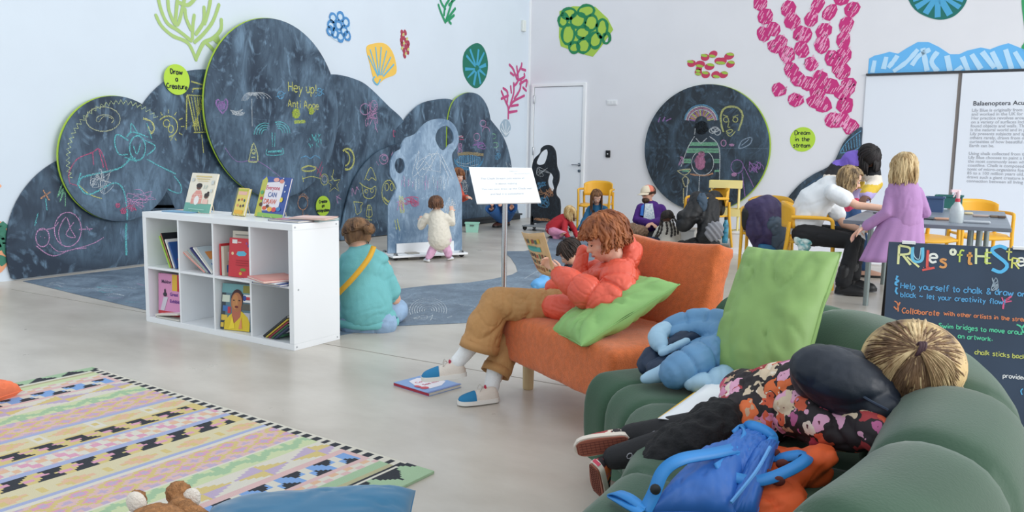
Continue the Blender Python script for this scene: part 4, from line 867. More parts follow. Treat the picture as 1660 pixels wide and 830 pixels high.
# skirt down to the floor
n0=len(mb.v)
for (a,b) in ((V((0,0,0)),RD*RL),(RD*RL,RD*RL+RN*NS*c),(RD*RL+RN*NS*c,RN*NS*c),(RN*NS*c,V((0,0,0)))):
    k=len(mb.v); A_,B_=RA+a,RA+b; mb.v+= [A_+Z*.011,B_+Z*.011,B_+Z*.001,A_+Z*.001]; mb.f.append([k,k+1,k+2,k+3]); mb.m.append(PK.index('g'))
rug=build('rug',mb,[mat('wool_'+k,PAL[k],.95,bump=.5,bscale=400) for k in PK],smooth=0,recalc=False,label='multicoloured striped woven kilim rug on the floor at the left',cat='rug')
# ================= MOBILE BOARDS, SIGN, TUBS =================
def wheel(parent,p,m=None):
    w=MB(); w.lathe([(.012,-.012),(.034,-.012),(.038,0),(.034,.012),(.012,.012)],V(p)+Z*.038,16,(BX,Z,BX.cross(Z)))
    o=build('caster',w,mat('rubber','1d1e20',.6),parent); f=MB().box(V(p)+Z*.07,(.03,.035,.02),BA); f.tube([V(p)+Z*.038,V(p)+Z*.08],.007,8); build('fork',f,M_STEEL,o)
q0=G(636,421.5); q1=G(746.5,415.6); eX=(q1-q0); wid=eX.length; eX.normalize(); eN=eX.cross(Z)
EA=(eX,eN,Z)
def onE(u,v,off=0.): return onp(u,v,q0-eN*.12+eN*off,eN)
ea=thing('easel_board','large grey-blue cutout chalkboard on a white wheeled base that the toddler draws on','chalkboard',q0-eN*.12+eX*wid/2)
sc=lambda L,s,ox,oy:[(ox+a/s,oy+b/s) for a,b in L]
ol=sc([(285,735),(285,490),(310,440),(328,400),(320,370),(300,340),(294,300),(300,250),(320,215),(350,195),(358,165),(375,140),(400,130),(430,115),(455,85),(490,55),(540,40),(590,45),(625,70),(645,110),(650,150),(640,185),(620,215),(616,240),(625,290),(645,350),(660,390),(667,430),(667,728)],3.192,540,180)
h1=sc([(577,76),(600,84),(618,110),(624,140),(618,165),(600,175),(575,203),(550,190),(534,160),(530,130),(545,95)],3.192,540,180)
h2=sc([(345,243),(362,252),(371,283),(364,312),(346,323),(328,312),(319,283),(327,253)],3.192,540,180)
O3=[onE(*p) for p in ol]; O3=[O3[0]]+cr_spline(O3[1:-1],4)+[O3[-1]]
H3=[cr_spline([onE(*p) for p in h],4,True) for h in (h1,h2)]
build('chalk_panel',MB().prism(O3,-eN*.03,H3),M_BDb,ea,smooth=0)
d=Draw(onE,.004,eN,eX)
for k in range(30): d.st(random.choice([WHT,WHT,'b4c6d8',PNK]),.9,[(652+k*2.6,288+random.uniform(-4,6)),(652+k*2.6+random.uniform(-3,3),300+random.uniform(-2,10))])
d.scr(RED,1.3,668,327,14,8,22).scr(PNK,1.2,650,332,8,10,16).scr(YEL,1.4,652,330,5,16,10).scr(WHT,1,730,335,10,25,26).st(YEL,1.5,[(640,356),(643,372)],[(644,355),(648,374)]).scr(WHT,1,690,262,25,30,14).st(WHT,1.2,[(690,262),(700,275)],[(715,250),(735,290)],[(712,252),(728,288)]).done(ea)
zb=onE(633,411).z
b=MB().box(q0+eX*wid/2+eN*.03-eN*.12+Z*(zb-.012),(wid+.08,.42,.022),EA); build('base_tray',b,M_WHITE,ea,bevel=.003)
b=MB().prism([onE(*p,.03) for p in sc([(330,687),(625,672),(625,726),(330,735)],3.192,540,180)],-eN*.02); build('chalk_pocket',b,M_WHITE,ea,smooth=0)
for k,(a,c) in enumerate(((.02,.06),(.98,.06),(.02,-.28),(.98,-.28))): wheel(ea,V((*(q0+eX*wid*a+eN*(c))[:2],0)))
for a in (.30,.78):
    c=q0+eX*wid*a-eN*.1; bl=MB().box(V((c.x,c.y,.035)),(.14,.24,.07),EA); build('concrete_block',bl,mat('concrete_block','a9a49c',.9,bump=.3),smooth=0,bevel=.004,label='small grey concrete block under the %s of the blue easel board base'%('left' if a<.5 else 'right'),cat='block')
# mint tub
def tub(label,u,v,w,dd,h,col,cat='box',yaw=0,z=0,group=None,rim=True):
    p=G(u,v,z); ax=(V((math.cos(yaw),math.sin(yaw),0)),V((-math.sin(yaw),math.cos(yaw),0)),Z); t=thing('storage_tub',label,cat,p,group); m=mat('tub_'+col,col,.45)
    def rect(k,zz): return [p+ax[0]*a*w*k/2+ax[1]*(b*dd*k/2+dd/2)+Z*zz for a,b in ((-1,-1),(1,-1),(1,1),(-1,1))]
    r=[rect(.86,.0),rect(1,h),rect(.94,h-.002),rect(.8,.012)]; mb=MB(); mb.add([x for q in r for x in q],[(0,1,2,3)]+[(4*k+i,4*k+(i+1)%4,4*k+4+(i+1)%4,4*k+4+i) for k in range(3) for i in range(4)]+[(12,13,14,15)])
    build('bucket',mb,m,t,smooth=0)
    rm=MB(); q=rect(1.03,h-.008)
    for i in range(4): rm.beam(q[i],q[(i+1)%4],.012,.016)
    build('rim',rm,m,t,smooth=0)
    hm=MB().box(p+ax[1]*-.004+Z*(h*.72),(w*.3,.01,h*.12),ax); build('handle_slot',hm,mat('tub_dark','5b6b66',.6),t,smooth=0)
    return t
tub('mint green tub on the floor right of the blue easel board',765,377,.21,.16,.15,'9fd3c0')
# sign lectern
sg=thing('sign_stand','white slanted information sign on a steel pole behind the reading boy','sign',V((P(817,468,4.86).x,4.86,0)))
c=[P(773,330,4.75),P(877,328,4.75),P(862,272,4.96),P(760,271,4.96)]; nn=(c[1]-c[0]).cross(c[3]-c[0]).normalized()
build('sign_panel',MB().prism(c,-nn*.008),mat('sign_white','f6f9fb',.35),sg,smooth=0)
xx=(c[1]-c[0]).normalized(); yy=nn.cross(xx); t=MB()
for s_,u,v,k in [('Please join in',826,278,3.2),('Learning and families',833,282,3.2),('The Chalk Stream just wants all',779,291,5.6),('is about making',803,299,5.6),('You can now draw up the Chalk wall',781,308,5.4),('and feel it is somewhere',795,316,5.4)]:
    text('t',s_,onp(u,v,c[0]+nn*.001,nn),xx,yy,k*1.0*4.85/F,None,add=t,ext=.0001)
build('lettering',t,mat('pale_print','b9c0c7',.8),sg,smooth=0,recalc=False)
pm=(c[0]+c[1]+c[2]+c[3])/4; px_=P(817,440,4.86); px_.z=0
build('pole',MB().tube([px_+Z*.01,V((px_.x,px_.y,pm.z-.03))],.0165,20),M_STEEL,sg)
build('mount',MB().box(pm-nn*.02,(.12,.10,.02),(xx,yy,nn)),M_STEEL,sg,bevel=.002)
build('base_plate',MB().lathe([(.12,0),(.12,.008),(.03,.012),(.02,.02)],px_,32),M_STEEL,sg)
# black cutout board by the door
w0=G(856,373.5); kN=NB; 
def onK(u,v,off=0.): return onp(u,v,w0+DL*.15+kN*off,kN)
kb=thing('easel_board','small black cutout chalkboard with two holes on a wheeled base before the door','chalkboard',w0+DL*.15+DB*.25)
ol=sc([(0,440),(2,300),(5,180),(10,120),(22,88),(50,60),(56,36),(80,18),(110,20),(130,45),(137,80),(140,130),(153,170),(150,215),(137,250),(137,285),(155,310),(160,350),(158,425)],3.32,860,230)
hh=[sc([(30,112),(42,80),(60,52),(85,40),(92,60),(84,95),(72,118),(45,124)],3.32,860,230),sc([(107,166),(122,190),(118,215),(126,250),(115,266),(97,240),(91,212),(98,182)],3.32,860,230)]
O3=[onK(*p) for p in ol]; O3=[O3[0]]+cr_spline(O3[1:-1],4)+[O3[-1]]
build('chalk_panel',MB().prism(O3,-kN*.03,[cr_spline([onK(*p) for p in h],4,True) for h in hh]),M_BDk,kb,smooth=0)
d=Draw(onK,.004,kN,DB); d.scr('5e9bc4',1.4,878,300,8,6,22).scr('5e9bc4',1.5,880,326,10,10,30).scr(ORG,1,886,312,12,9,18).scr(ORG,1.2,880,356,18,3,8).scr(WHT,.8,884,278,14,8,10).done(kb)
pz=onK(862,362).z
lg=MB()
for u in (862,905): a=onK(u,360); lg.box(V((a.x,a.y,.13))-kN*.02,(.05,.04,.18),(DB,kN,Z))
build('post',lg,M_BLACK,kb,smooth=0)
build('base_tray',MB().box(V((*(w0+DL*.15+DB*.27)[:2],.07)),(.72,.4,.02),(DB,kN,Z)),mat('grey_board','8b9094',.5),kb,bevel=.003)
build('back_pocket',MB().box(V((*(w0+DL*.17+DB*.27)[:2],.17)),(.42,.02,.16),(DB,kN,Z)),mat('grey_board','8b9094',.5),kb,smooth=0)
for a,c_ in ((-.06,.32),(.6,.32),(-.06,.0),(.6,.0)): wheel(kb,V((*(w0+DB*a+DL*c_)[:2],0)))
# ================= PILLOWS =================
def pillow(name,label,cat,corners,th,m,n=44,wr=.006,seed=0,pinch=.10,parent=None,sub=None):
    a,b,c_,d_=[V(p) for p in corners]; nn=((b-a).cross(d_-a)+(d_-c_).cross(b-c_)).normalized(); cen=(a+b+c_+d_)/4; mb=MB(); rows=[]; 
    for side in (1,-1):
        rows=[]
        for i in range(n+1):
            r=[]
            for j in range(n+1):
                u=-math.cos(math.pi*i/n); v=-math.cos(math.pi*j/n)
                U=(u+1)/2; W_=(v+1)/2
                p=a*(1-U)*(1-W_)+b*U*(1-W_)+c_*U*W_+d_*(1-U)*W_
                ins=pinch*((1-u*u)*abs(v)**3+(1-v*v)*abs(u)**3)*.5
                p=p+(cen-p)*ins
                hgt=th*((1-u**4)*(1-v**4))**.5
                q=V((u*2+seed,v*2,seed)); edge=max(abs(u),abs(v))
                ang=math.atan2(v,u); an_=abs(noise.noise(V((ang*3.0+seed,edge*1.6,seed)))); an2=abs(noise.noise(q*1.1)); hgt+=(-wr*2.2*max(0,1-an_*4)*edge*(1-edge**8)-wr*1.2*max(0,1-an2*5)*(1-edge**4)+wr*noise.noise(q*.8))
                r.append(p+nn*side*hgt)
            rows.append(r)
        mb.grid(rows)
    o=build(name,mb,m,parent,smooth=180,label=label,cat=cat)
    bm=bmesh.new(); bm.from_mesh(o.data); bmesh.ops.remove_doubles(bm,verts=bm.verts,dist=.0008); bmesh.ops.recalc_face_normals(bm,faces=bm.faces); bm.to_mesh(o.data); bm.free()
    pts=[]
    for (p,q) in ((a,b),(b,c_),(c_,d_),(d_,a)):
        for k in range(10):
            f=k/10; u=2*f-1; pts.append((p.lerp(q,f))+(cen-p.lerp(q,f))*pinch*.5*(1-u*u)*.93)
    build('seam',MB().tube(pts,.0028,5,closed=True),m,o)
    return o
M_GRN=mat('lime_green_cotton','86b36a',.6,var=.05,bump=.15,bscale=12)
M_GRN2=mat('green_cotton','86a962',.6,var=.05,bump=.15,bscale=12)
pillow('cushion','large lime green square cushion standing between the orange and green sofas','cushion',[P(1212,400,2.95),P(1364,409,2.68),P(1295,635,2.48),P(1146,600,2.76)],.085,M_GRN2,seed=3.1,wr=.008)
pillow('cushion','lime green cushion lying tilted beside the reading boy on the orange sofa','cushion',[P(893,539,3.60),P(1018,446,3.86),P(1102,461,3.45),P(942,561,3.28)],.07,M_GRN,seed=7.7,wr=.009)
pillow('cushion','teal blue flat cushion lying at the bottom edge of the photo','cushion',[G(345,822,.10),G(672,800,.10)+V((0,.02,0)),G(672,800,.10)+V((.05,-.45,-.02)),G(345,822,.10)+V((-.0,-.45,-.02))],.08,mat('teal_velvet','23698f',.7,var=.08,vscale=5,sheen=.4),seed=1.3,wr=.004)
pillow('cushion','orange cushion at the left edge of the rug','cushion',[G(36,633,.03),G(-60,618,.10),G(-120,680,.08),G(-14,650,.03)],.07,mat('orange_cotton','e97a52',.65,var=.05,bump=.1),seed=5.3)
# ================= ORANGE SOFA =================
M_OR=mat('orange_weave','cd6934',.85,var=.10,vscale=40,bump=.5,bscale=220,sheen=.25)
sE=V((.5,-.866,0)); sN=V((.866,.5,0)); sA=V((-.045,3.985,0))
def so(a,b,z): return sA+sE*a+sN*b+Z*z
sf=thing('sofa','low orange woven fabric sofa with light wooden legs under the reading boy','sofa',so(.46,.3,0))
def dseat(p,nr):
    return .004*noise.noise(p*9)+.002*noise.noise(p*30)
sculpt('seat',MB().box(so(.46,.33,.315),(.96,.70,.245),(sE,sN,Z)),M_OR,sf,vox=.022,it=14,disp=dseat)
bk=MB(); ln=(Z*.97+sN*.24).normalized(); bn=ln.cross(sE).normalized()
if bn.dot(sN)<0: bn=-bn
cb=so(.43,.60,.615)
bk.box(cb,(.88,.12,.44),(sE,bn,ln))
def dback(p,nr):
    a=(p-sA).dot(sE)/.92; top=max(0,(p.z-.62)/.26)
    return V((0,0,-.035*top*math.sin(max(0,min(1,a))*math.pi)))+nr*(.006*noise.noise(p*7))
sculpt('backrest',bk,M_OR,sf,vox=.022,it=10,disp=dback)
for a,b in ((.10,.12),(.84,.12),(.1,.62),(.84,.62)):
    c_=so(a,b,0)
    if (a,b)==(.10,.12): c_=G(856,630)
    build('leg',MB().lathe([(.026,0),(.028,.004),(.032,.225)],c_,24),mat('birch','d3bd93',.5,var=.06,stretch=(4,4,.6)),sf)
# ================= GREEN CURVED SOFA =================
M_GS=mat('green_velvet','35543f',.8,var=.14,vscale=2.5,bump=.1,bscale=150,sheen=.25)
gF=[(.27,2.93),(.33,2.80),(.37,2.62),(.36,2.35),(.28,2.08),(.12,1.78),(-.08,1.5)]
gO=[(.93,3.24),(1.38,2.98),(1.46,2.45),(1.27,1.87),(.97,1.42),(.60,1.07),(.18,.82)]
FS=cr_spline([V((x,y,0)) for x,y in gF],16); OS=cr_spline([V((x,y,0)) for x,y in gO],16)
SEATP=[(.93,.10),(.06,.10),(.015,.13),(0,.2),(0,.30),(.02,.36),(.06,.395),(.12,.408),(.3,.41),(.5,.41),(.64,.405),(.93,.40)]
BACKP=[(.62,.30),(.62,.40),(.635,.48),(.655,.55),(.685,.61),(.73,.652),(.79,.672),(.86,.668),(.92,.645),(.965,.59),(.985,.51),(.995,.40),(1.0,.2),(.99,.10),(.70,.10)]
def channel(name,prof,depth,i0,i1,parent,cx,cz):
    rows=[]
    for i in range(i0,i1+1):
        t=((i%16)/16)*2-1; k=1-math.sqrt(max(0,1-abs(t)**5)); 
        e=0
        dist=min(i-i0,i1-i)
        if dist==0: k=1.0; e=.05
        pr=[]
        a=FS[i]; b=OS[i]; u=(b-a); Lh=u.length
        for s,z in prof:
            vx=s-cx; vz=(z-cz); q=depth*k; l=math.hypot(vx*Lh,vz); f=1-(q+e)/max(l,.05) if l>1e-6 else 1
            if z<=.11: f=min(1,f+.03)
            pr.append(a+u*(cx+vx*f)+Z*max(.10,(cz+vz*f)))
        rows.append(pr)
    rr=[]
    for r in rows: rr.append(cr_spline(r,2,True))
    mb=MB(); mb.grid(rr,closed_v=True); n=len(rr[0]); N=len(rr)
    mb.f.append(list(range(n))[::-1]); mb.f.append([(N-1)*n+i for i in range(n)])
    mb.m+=[0,0]
    return build(name,mb,M_GS,parent,smooth=60)
gs=thing('sofa','curved dark green velvet channel-tufted sofa in the right foreground','sofa',(.75,2.1,0))
gseat=channel('seat',SEATP,.03,0,96,gs,.47,.26)
gback=channel('backrest',BACKP,.03,3,96,gs,.84,.42)
rl=MB(); rl.tube([FS[i].lerp(OS[i],.09)+Z*.075 for i in range(2,94,4)],.028,8,flat=1.0); build('base_rail',rl,mat('walnut','7a4a2c',.5),gs)
for i,f in ((41,.06),(84,.12),(8,.9),(50,.9),(90,.9),(4,.12)):
    p=FS[i].lerp(OS[i],f); build('foot',MB().lathe([(.02,0),(.028,.10)],p,16),M_BLACK,gs)
pp=MB().tube([FS[i].lerp(OS[i],.998)+Z*.30 for i in range(4,97,2)],.006,6); build('piping',pp,M_GS,gs)
# ================= A-BOARD =================
M_AB=mat('a_board','31435a',.6,var=.12,vscale=3)
yL,yR=3.72,3.52; tl=P(1441,394.5,yL); tr_=P(1660,401,yR); eA=(tr_-tl); eA.z=0; eA.normalize(); zt=(tl.z+tr_.z)/2; tl.z=zt
fwA=V((-eA.y,eA.x,0)); fwA=fwA if fwA.y<0 else -fwA
WA=.80; bl_=V((tl.x,tl.y,0))+fwA*.20; fb=(tl-bl_).normalized(); nA=eA.cross(fb)
if nA.dot(fwA)<0: nA=-nA
ab=thing('a_board_sign','black chalk A-board with the coloured rules lettering behind the green sofa','sign',bl_+eA*WA/2)
build('front_panel',MB().prism([bl_,bl_+eA*WA,tl+eA*WA,tl],-nA*.018),M_AB,ab,smooth=0)
bb=V((tl.x,tl.y,0))-fwA*.42
build('rear_panel',MB().prism([bb,bb+eA*WA,tl+eA*WA-fwA*.02,tl-fwA*.02],fwA*.018),M_BLACK,ab,smooth=0)
def onA(u,v,off=0.): return onp(u,v,tl+nA*off,nA)
clm=MB()
for u,w_ in ((1473,.055),(1655,.06)): a=onA(u,395.5); clm.box(V((a.x,a.y,zt+.002)),(w_,.03,.012),(eA,fwA,Z))
build('tape_strip',clm,M_WHITE,ab,smooth=0)
dA=Draw(onA,.0015,nA,eA)
def big(ch,u,v,size,w,c): 
    mb=dA.m.setdefault(c,MB()); o=onA(u,v,.0015+random.random()*.0006); hand_text(mb,ch,o,eA,fb,size*o.y/F,w*o.y/F,nA,wob=.04)
for ch,u,v,s_,w_,c_ in [('R',1456,427,30,3.6,'e3e6a8'),('U',1479,423,26,4.5,'6fc3e6'),('l',1500,432,28,4,'e0605a'),('L',1497,434,1,1,'e0605a'),('e',1506,425,22,3.6,'eef0ea'),('s',1523,433,22,3.6,'e0a062'),('o',1541,412,13,4,'e9edd6'),('f',1551,424,19,2.6,'c9dc6a'),('t',1566,428,20,4,'e3a55c'),('H',1582,429,26,3.4,'dfe7b0'),('E',1597,426,17,2.2,'c9dc6a'),('S',1608,441,42,5.5,'5fbdee'),('t',1630,422,20,2.2,'dfe07a'),('R',1640,435,18,2.4,'dfe07a'),('e',1649,431,19,3,'eef0ea'),('a',1661,432,19,3,'eef0ea')]: big(ch,u,v,s_,w_,c_)
dA.st('e0605a',4,[(1495,438),(1515,434)]).st('b9e0ee',1.2,[(1481,400),(1482,415),(1490,420),(1493,402)]).st('e3e6a8',3,[(1470,416),(1490,433)])
for t_,u,v,s_,w_,c_ in [('Help yourself to chalk & draw on anything',1460,467,10.5,1.5,'5fa9dd'),('black ~ let your creativity flow!',1460,481,9,1.4,'5fa9dd'),('Collaborate',1462,507,9.6,1.5,'e08a5f'),('with other artists in the stream',1530,511,7.5,1.3,'e08a5f'),('Swim bridges to move around',1522,531,8.5,1.4,'5fd0a4'),('on artwork.',1553,548,8.5,1.4,'5fd0a4'),('chalk sticks back',1580,574,8.5,1.3,'c9cf6f'),('provided',1626,612,8,1.3,'e6e9ea')]:
    mb=dA.m.setdefault(c_,MB()); o=onA(u,v,.0018); k=o.y/F; hand_text(mb,t_,o,eA,fb,s_*k*.86,w_*k,nA,wob=.03)
dA.st('5fb3e6',3,[(1455,447),(1453,453),(1457,455),(1451,459),(1455,463)],[(1454,466),(1452,472),(1455,477)]).st('e08a5f',2,[(1456,505),(1455,492),(1450,488)],[(1455,498),(1459,490)],[(1454,502),(1449,497)])
dA.st('d9608a',2.4,[(1626,501),(1628,490),(1636,484)],[(1628,492),(1624,482)],[(1629,490),(1640,488)],[(1631,486),(1640,480)]).st('5fd0a4',2.4,[(1659,540),(1655,530),(1648,526)],[(1656,532),(1662,526)]).scr('9fb0bf',1.2,1612,462,6,12,10).st('5fb3e6',1.8,[(1657,640),(1655,634),(1658,630)])
for c,mb in dA.m.items():
    if mb.v: build('chalk_lettering',mb,mat('pen_'+c,c,.8),ab,smooth=0,recalc=False)
# ================= TABLE AND CHAIRS =================
tRF=V((3.48,5.64,0)); TW,TD,TZ=1.10,2.2,.75; tC=tRF-DB*TW/2+DL*TD/2
tb=thing('table','long slate grey activity table scattered with chalk, right of the girl in pink','table',tC)
M_SL=mat('slate_top','737c88',.35,var=.12,vscale=4)
build('tabletop',MB().box(tC+Z*(TZ-.014),(TW,TD,.028),(DB,DL,Z)),M_SL,tb,bevel=.003)
for a,b in ((-.42,-.45),(.30,-.45),(.36,-.45),(-.42,.9),(.42,.9)): build('leg',MB().tube([tC+DB*a+DL*(b)+Z*.0,tC+DB*a+DL*b+Z*(TZ-.03)],.022,16),mat('leg_grey','8a9696',.35,metal=.5),tb)
M_YE=mat('yellow_plastic','eab02c',.42)
def make_chair():
    r=thing('armchair','x','chair',(0,0,0),'yellow plastic chairs around the room',rz=-TURN)
    # local frame: +Y is where the sitter looks
    s=MB(); rows=[]
    for i in range(9):
        x=-.24+.06*i; rows.append([V((x*(1-.06*abs(j-4)/4),-.22+.055*j,.445-.018*(1-(x/.26)**2)-.012*(j>6)*(j-6))) for j in range(9)])
    s.grid(rows); o=build('seat',s,M_YE,r,smooth=180,local=True); k=o.modifiers.new('t','SOLIDIFY'); k.thickness=.022
    s=MB(); rows=[]
    for i in range(13):
        a=math.radians(-62+i*124/12); rows.append([])
        for j in range(7):
            z=.56+.24*j/6; dz=-.05*(abs(a)/1.08)**3*(1 if j>3 else -0.3); rows[-1].append(V((.27*math.sin(a),-.03-.24*math.cos(a)-.06*(z-.56),z+dz*(j/6))))
    s.grid(rows); o=build('backrest',s,M_YE,r,smooth=180,local=True); k=o.modifiers.new('t','SOLIDIFY'); k.thickness=.014
    for sx in (-1,1):
        build('leg',MB().tube([(sx*.25,.22,0),(sx*.245,.20,.45),(sx*.25,.19,.60)],[.015,.019,.017],10),M_YE,r,local=True)
        build('leg',MB().tube([(sx*.25,-.26,0),(sx*.235,-.2,.45),(sx*.24,-.19,.62)],[.015,.02,.018],10),M_YE,r,local=True)
        build('armrest',MB().tube(cr_spline([(sx*.25,.19,.6),(sx*.255,.18,.645),(sx*.262,.13,.665),(sx*.268,-.05,.668),(sx*.25,-.17,.665)],4),.018,10),M_YE,r,local=True)
        
    return r
def copy_tree(o,parent=None):
    c=o.copy(); COL.objects.link(c)
    if parent: c.parent=parent
    for ch in list(o.children): copy_tree(ch,c)
    return c
chair0=make_chair(); first=[True]
def chair(label,x,y,face,group=None):
    c=chair0 if first[0] else copy_tree(chair0); first[0]=False
    f=V(face); rz=math.atan2(f.y,f.x)-math.pi/2
    c.location=TM@V((x,y,0)); c.rotation_euler=(0,0,rz+TURN); c['label']=label; return c
cC=chair('yellow armchair heaped with black coats in front of the round chalkboard',2.62,10.95,(-1,-.28,0))
cA=chair('yellow armchair with the purple rucksack left of the seated woman',2.76,8.75,(-.40,-.92,0))
cBw=chair('yellow armchair the woman in the white T-shirt sits on',2.86,7.75,(.93,-.36,0))
cD=chair('yellow armchair at the far right end of the long table',5.05,8.75,(-.15,-1,0))
cE=chair('yellow chair mostly hidden behind the girl in the pink dress',4.25,8.35,(.3,-1,0))
cF=chair('yellow chair in the back behind the girl with the dark pinafore',1.33,13.0,(-.3,-1,0))
# trolley (pale yellow)
tr0=G(1186,408); ty=thing('trolley','pale yellow three-tier trolley between the two coat-laden chairs','trolley',tr0); M_PY=mat('pale_yellow','e6d891',.5)
tx=V((.95,-.3,0)).normalized(); tyv=V((.3,.95,0)).normalized(); TA=(tx,tyv,Z); tc_=V((tr0.x+.08,tr0.y+.75,0))
for z in (.12,.42,.80):
    m_=MB(); m_.box(tc_+Z*z,(.42,.32,.012),TA)
    for a in (-1,1): m_.box(tc_+Z*(z+.045)+tyv*a*.16,(.42,.01,.1),TA); m_.box(tc_+Z*(z+.045)+tx*a*.21,(.01,.32,.1),TA)
    build('tray',m_,M_PY,ty,smooth=0)
for a in (-1,1):
    for b in (-1,1): build('post',MB().tube([tc_+tx*a*.18+tyv*b*.13+Z*.03,tc_+tx*a*.18+tyv*b*.13+Z*.8],.012,8),M_PY,ty)
# white storage boxes
for lb,u,v,w_,h_ in [('white lidded storage box under the coat-heaped yellow chair',1121,400,.22,.24),('white lidded storage box below the purple rucksack chair',1207,404,.26,.22)]:
    p=G(u,v); t=thing('storage_box',lb,'box',p); c_=p+V((0,.15,0)); build('box_body',MB().box(c_+Z*h_*.45,(w_,.28,h_*.9),(DB,NB,Z)),M_WHITE,t,bevel=.008); build('lid',MB().box(c_+Z*h_*.95,(w_+.02,.3,h_*.1),(DB,NB,Z)),M_WHITE,t,bevel=.006)
# things on the table
def onT(u,v): return G(u,v,TZ)
p=onT(1526,343); 
def tbox(label,u,v,w_,d__,h_,col):
    p=G(u,v,TZ); c_=p; t=thing('storage_tub',label,'box',p); m_=MB()
    m=mat('tub_'+col,col,.5)
    m_.box(c_+DL*d__/2+Z*.006,(w_,d__,.01),(DB,DL,Z))
    for a in (-1,1): m_.box(c_+DL*d__/2+DB*a*w_/2+Z*h_/2,(.008,d__,h_),(DB,DL,Z)); m_.box(c_+DL*(d__/2+a*d__/2)+Z*h_/2,(w_,.008,h_),(DB,DL,Z))
    build('bucket',m_,m,t,smooth=0); r_=MB()
    for a in (-1,1): r_.box(c_+DL*d__/2+DB*a*(w_/2+.005)+Z*h_,(.02,d__+.02,.014),(DB,DL,Z)); r_.box(c_+DL*(d__/2+a*(d__/2+.005))+Z*h_,(w_+.03,.02,.014),(DB,DL,Z))
    build('rim',r_,m,t,smooth=0)
tbox('navy blue tub on the table right of the girl in pink',1514,344,.13,.2,.13,'3f587f')
tbox('dark teal tub on the table behind the spray bottle',1537,338,.22,.22,.12,'2f6f6b')
sb=G(1549.5,361,TZ); t=thing('spray_bottle','translucent white spray bottle with a red collar on the grey table','bottle',sb)
build('bottle_body',MB().lathe([(.044,0),(.048,.006),(.048,.09),(.042,.115),(.02,.15),(.014,.165)],sb,28),mat('frosted_plastic','dfe8ea',.3,trans=.35),t)
build('collar',MB().lathe([(.018,.158),(.018,.18),(.014,.182)],sb,20),mat('red_plastic','cf3f4f',.4),t)
h_=MB(); h_.lathe([(.012,.18),(.014,.2),(.016,.235),(.010,.245)],sb,16); h_.box(sb+Z*.238-V((.02,0,0)),(.07,.02,.02)); h_.tube([sb+Z*.225-V((.02,0,0)),sb+Z*.19-V((.035,0,0))],.005,8); build('trigger',h_,mat('pink_white','e6c9cf',.4),t)
for k,(u,v,l,c_,lb) in enumerate([(1528,355,.10,'cfa38a','pale wooden board rubber on the table left of the spray bottle'),(1570,346,.05,'d9c9a0','stub of cream chalk on the table right of the spray bottle'),(1590,350,.10,'b9a8a0','grey-brown chalk stick on the table towards its right end'),(1612,351,.05,'7a6a5a','short brown chalk stick near the right end of the table'),(1624,352,.04,'5a4a40','small dark chalk crumb at the right end of the table'),(1583,360,.16,'b9c0c6','long white chalk streak stick near the front edge of the table')]):
    p=G(u,v,TZ+.012); build('chalk_stick',MB().cap([p-DB*l/2,p+DB*l/2+DL*.01],.011,10),mat('stick_'+c_,c_,.8),label=lb,cat='chalk')
p=G(1510,355,TZ+.002); build('slate_tablet',MB().prism([p-DB*.16,p+DB*.02-DL*.12,p+DB*.12+DL*.02,p-DB*.08+DL*.14],Z*.008),mat('dark_slate','30353c',.5),smooth=0,label='small dark slate sheet on the table in front of the navy tub',cat='slate')
p=G(1440,347,TZ+.002); build('slate_tablet',MB().prism([p-DB*.12,p+DB*.02-DL*.08,p+DB*.12+DL*.02,p-DB*.03+DL*.1],Z*.008),mat('dark_slate','30353c',.5),smooth=0,label='dark slate sheet under the hand of the woman in white on the table',cat='slate')
# book on the floor
cN=[G(695,643),G(748,628),G(690,614),G(638,622)]
ax=(cN[1]-cN[0]); w_=ax.length; ax.normalize(); ay=V((-ax.y,ax.x,0)); 
book('blue hardback picture book with a red spine lying on the floor by the boy\'s feet',cN[0],ax,ay,Z,w_,.27,.018,'7f9fd0',spine='a3223a',art=[('r',.0,.0,1,.06,'6f7fb8'),('p','e9e4ea',[(.25,.2),(.15,.5),(.3,.85),(.6,.9),(.85,.75),(.9,.35),(.6,.2)]),('t','Come and',.3,.62,.13,'c23b55'),('t','See me',.32,.42,.13,'c23b55'),('e',.2,.3,.1,.08,'c9404f'),('e',.16,.45,.06,.09,'c9404f')])
build('x',MB().add([cN[0],cN[1],cN[2]],[]),M_BLACK) if 0 else None
# clipboard / paper with yellow card on green seat
zq=.44; c4=[G(1066,682,zq),G(1126,688,zq),G(1222,632,zq),G(1160,622,zq)]
t=thing('drawing_pad','white sheet of paper on a yellow card lying on the green sofa seat','paper',c4[0])
build('card',MB().prism([G(1061,683,.425),G(1120,693,.425),G(1200,640,.425),G(1135,630,.425)],Z*.003),mat('yellow_card','e6b93a',.6),t,smooth=0)
rw=[]
for i in range(9):
    a=c4[0].lerp(c4[3],i/8); b=c4[1].lerp(c4[2],i/8); rw.append([a.lerp(b,j/6)+Z*(.006+.02*(i/8)**2) for j in range(7)])
build('sheet',MB().grid(rw),mat('white_paper','eef1f4',.7),t,smooth=180).modifiers.new('t','SOLIDIFY').thickness=.001
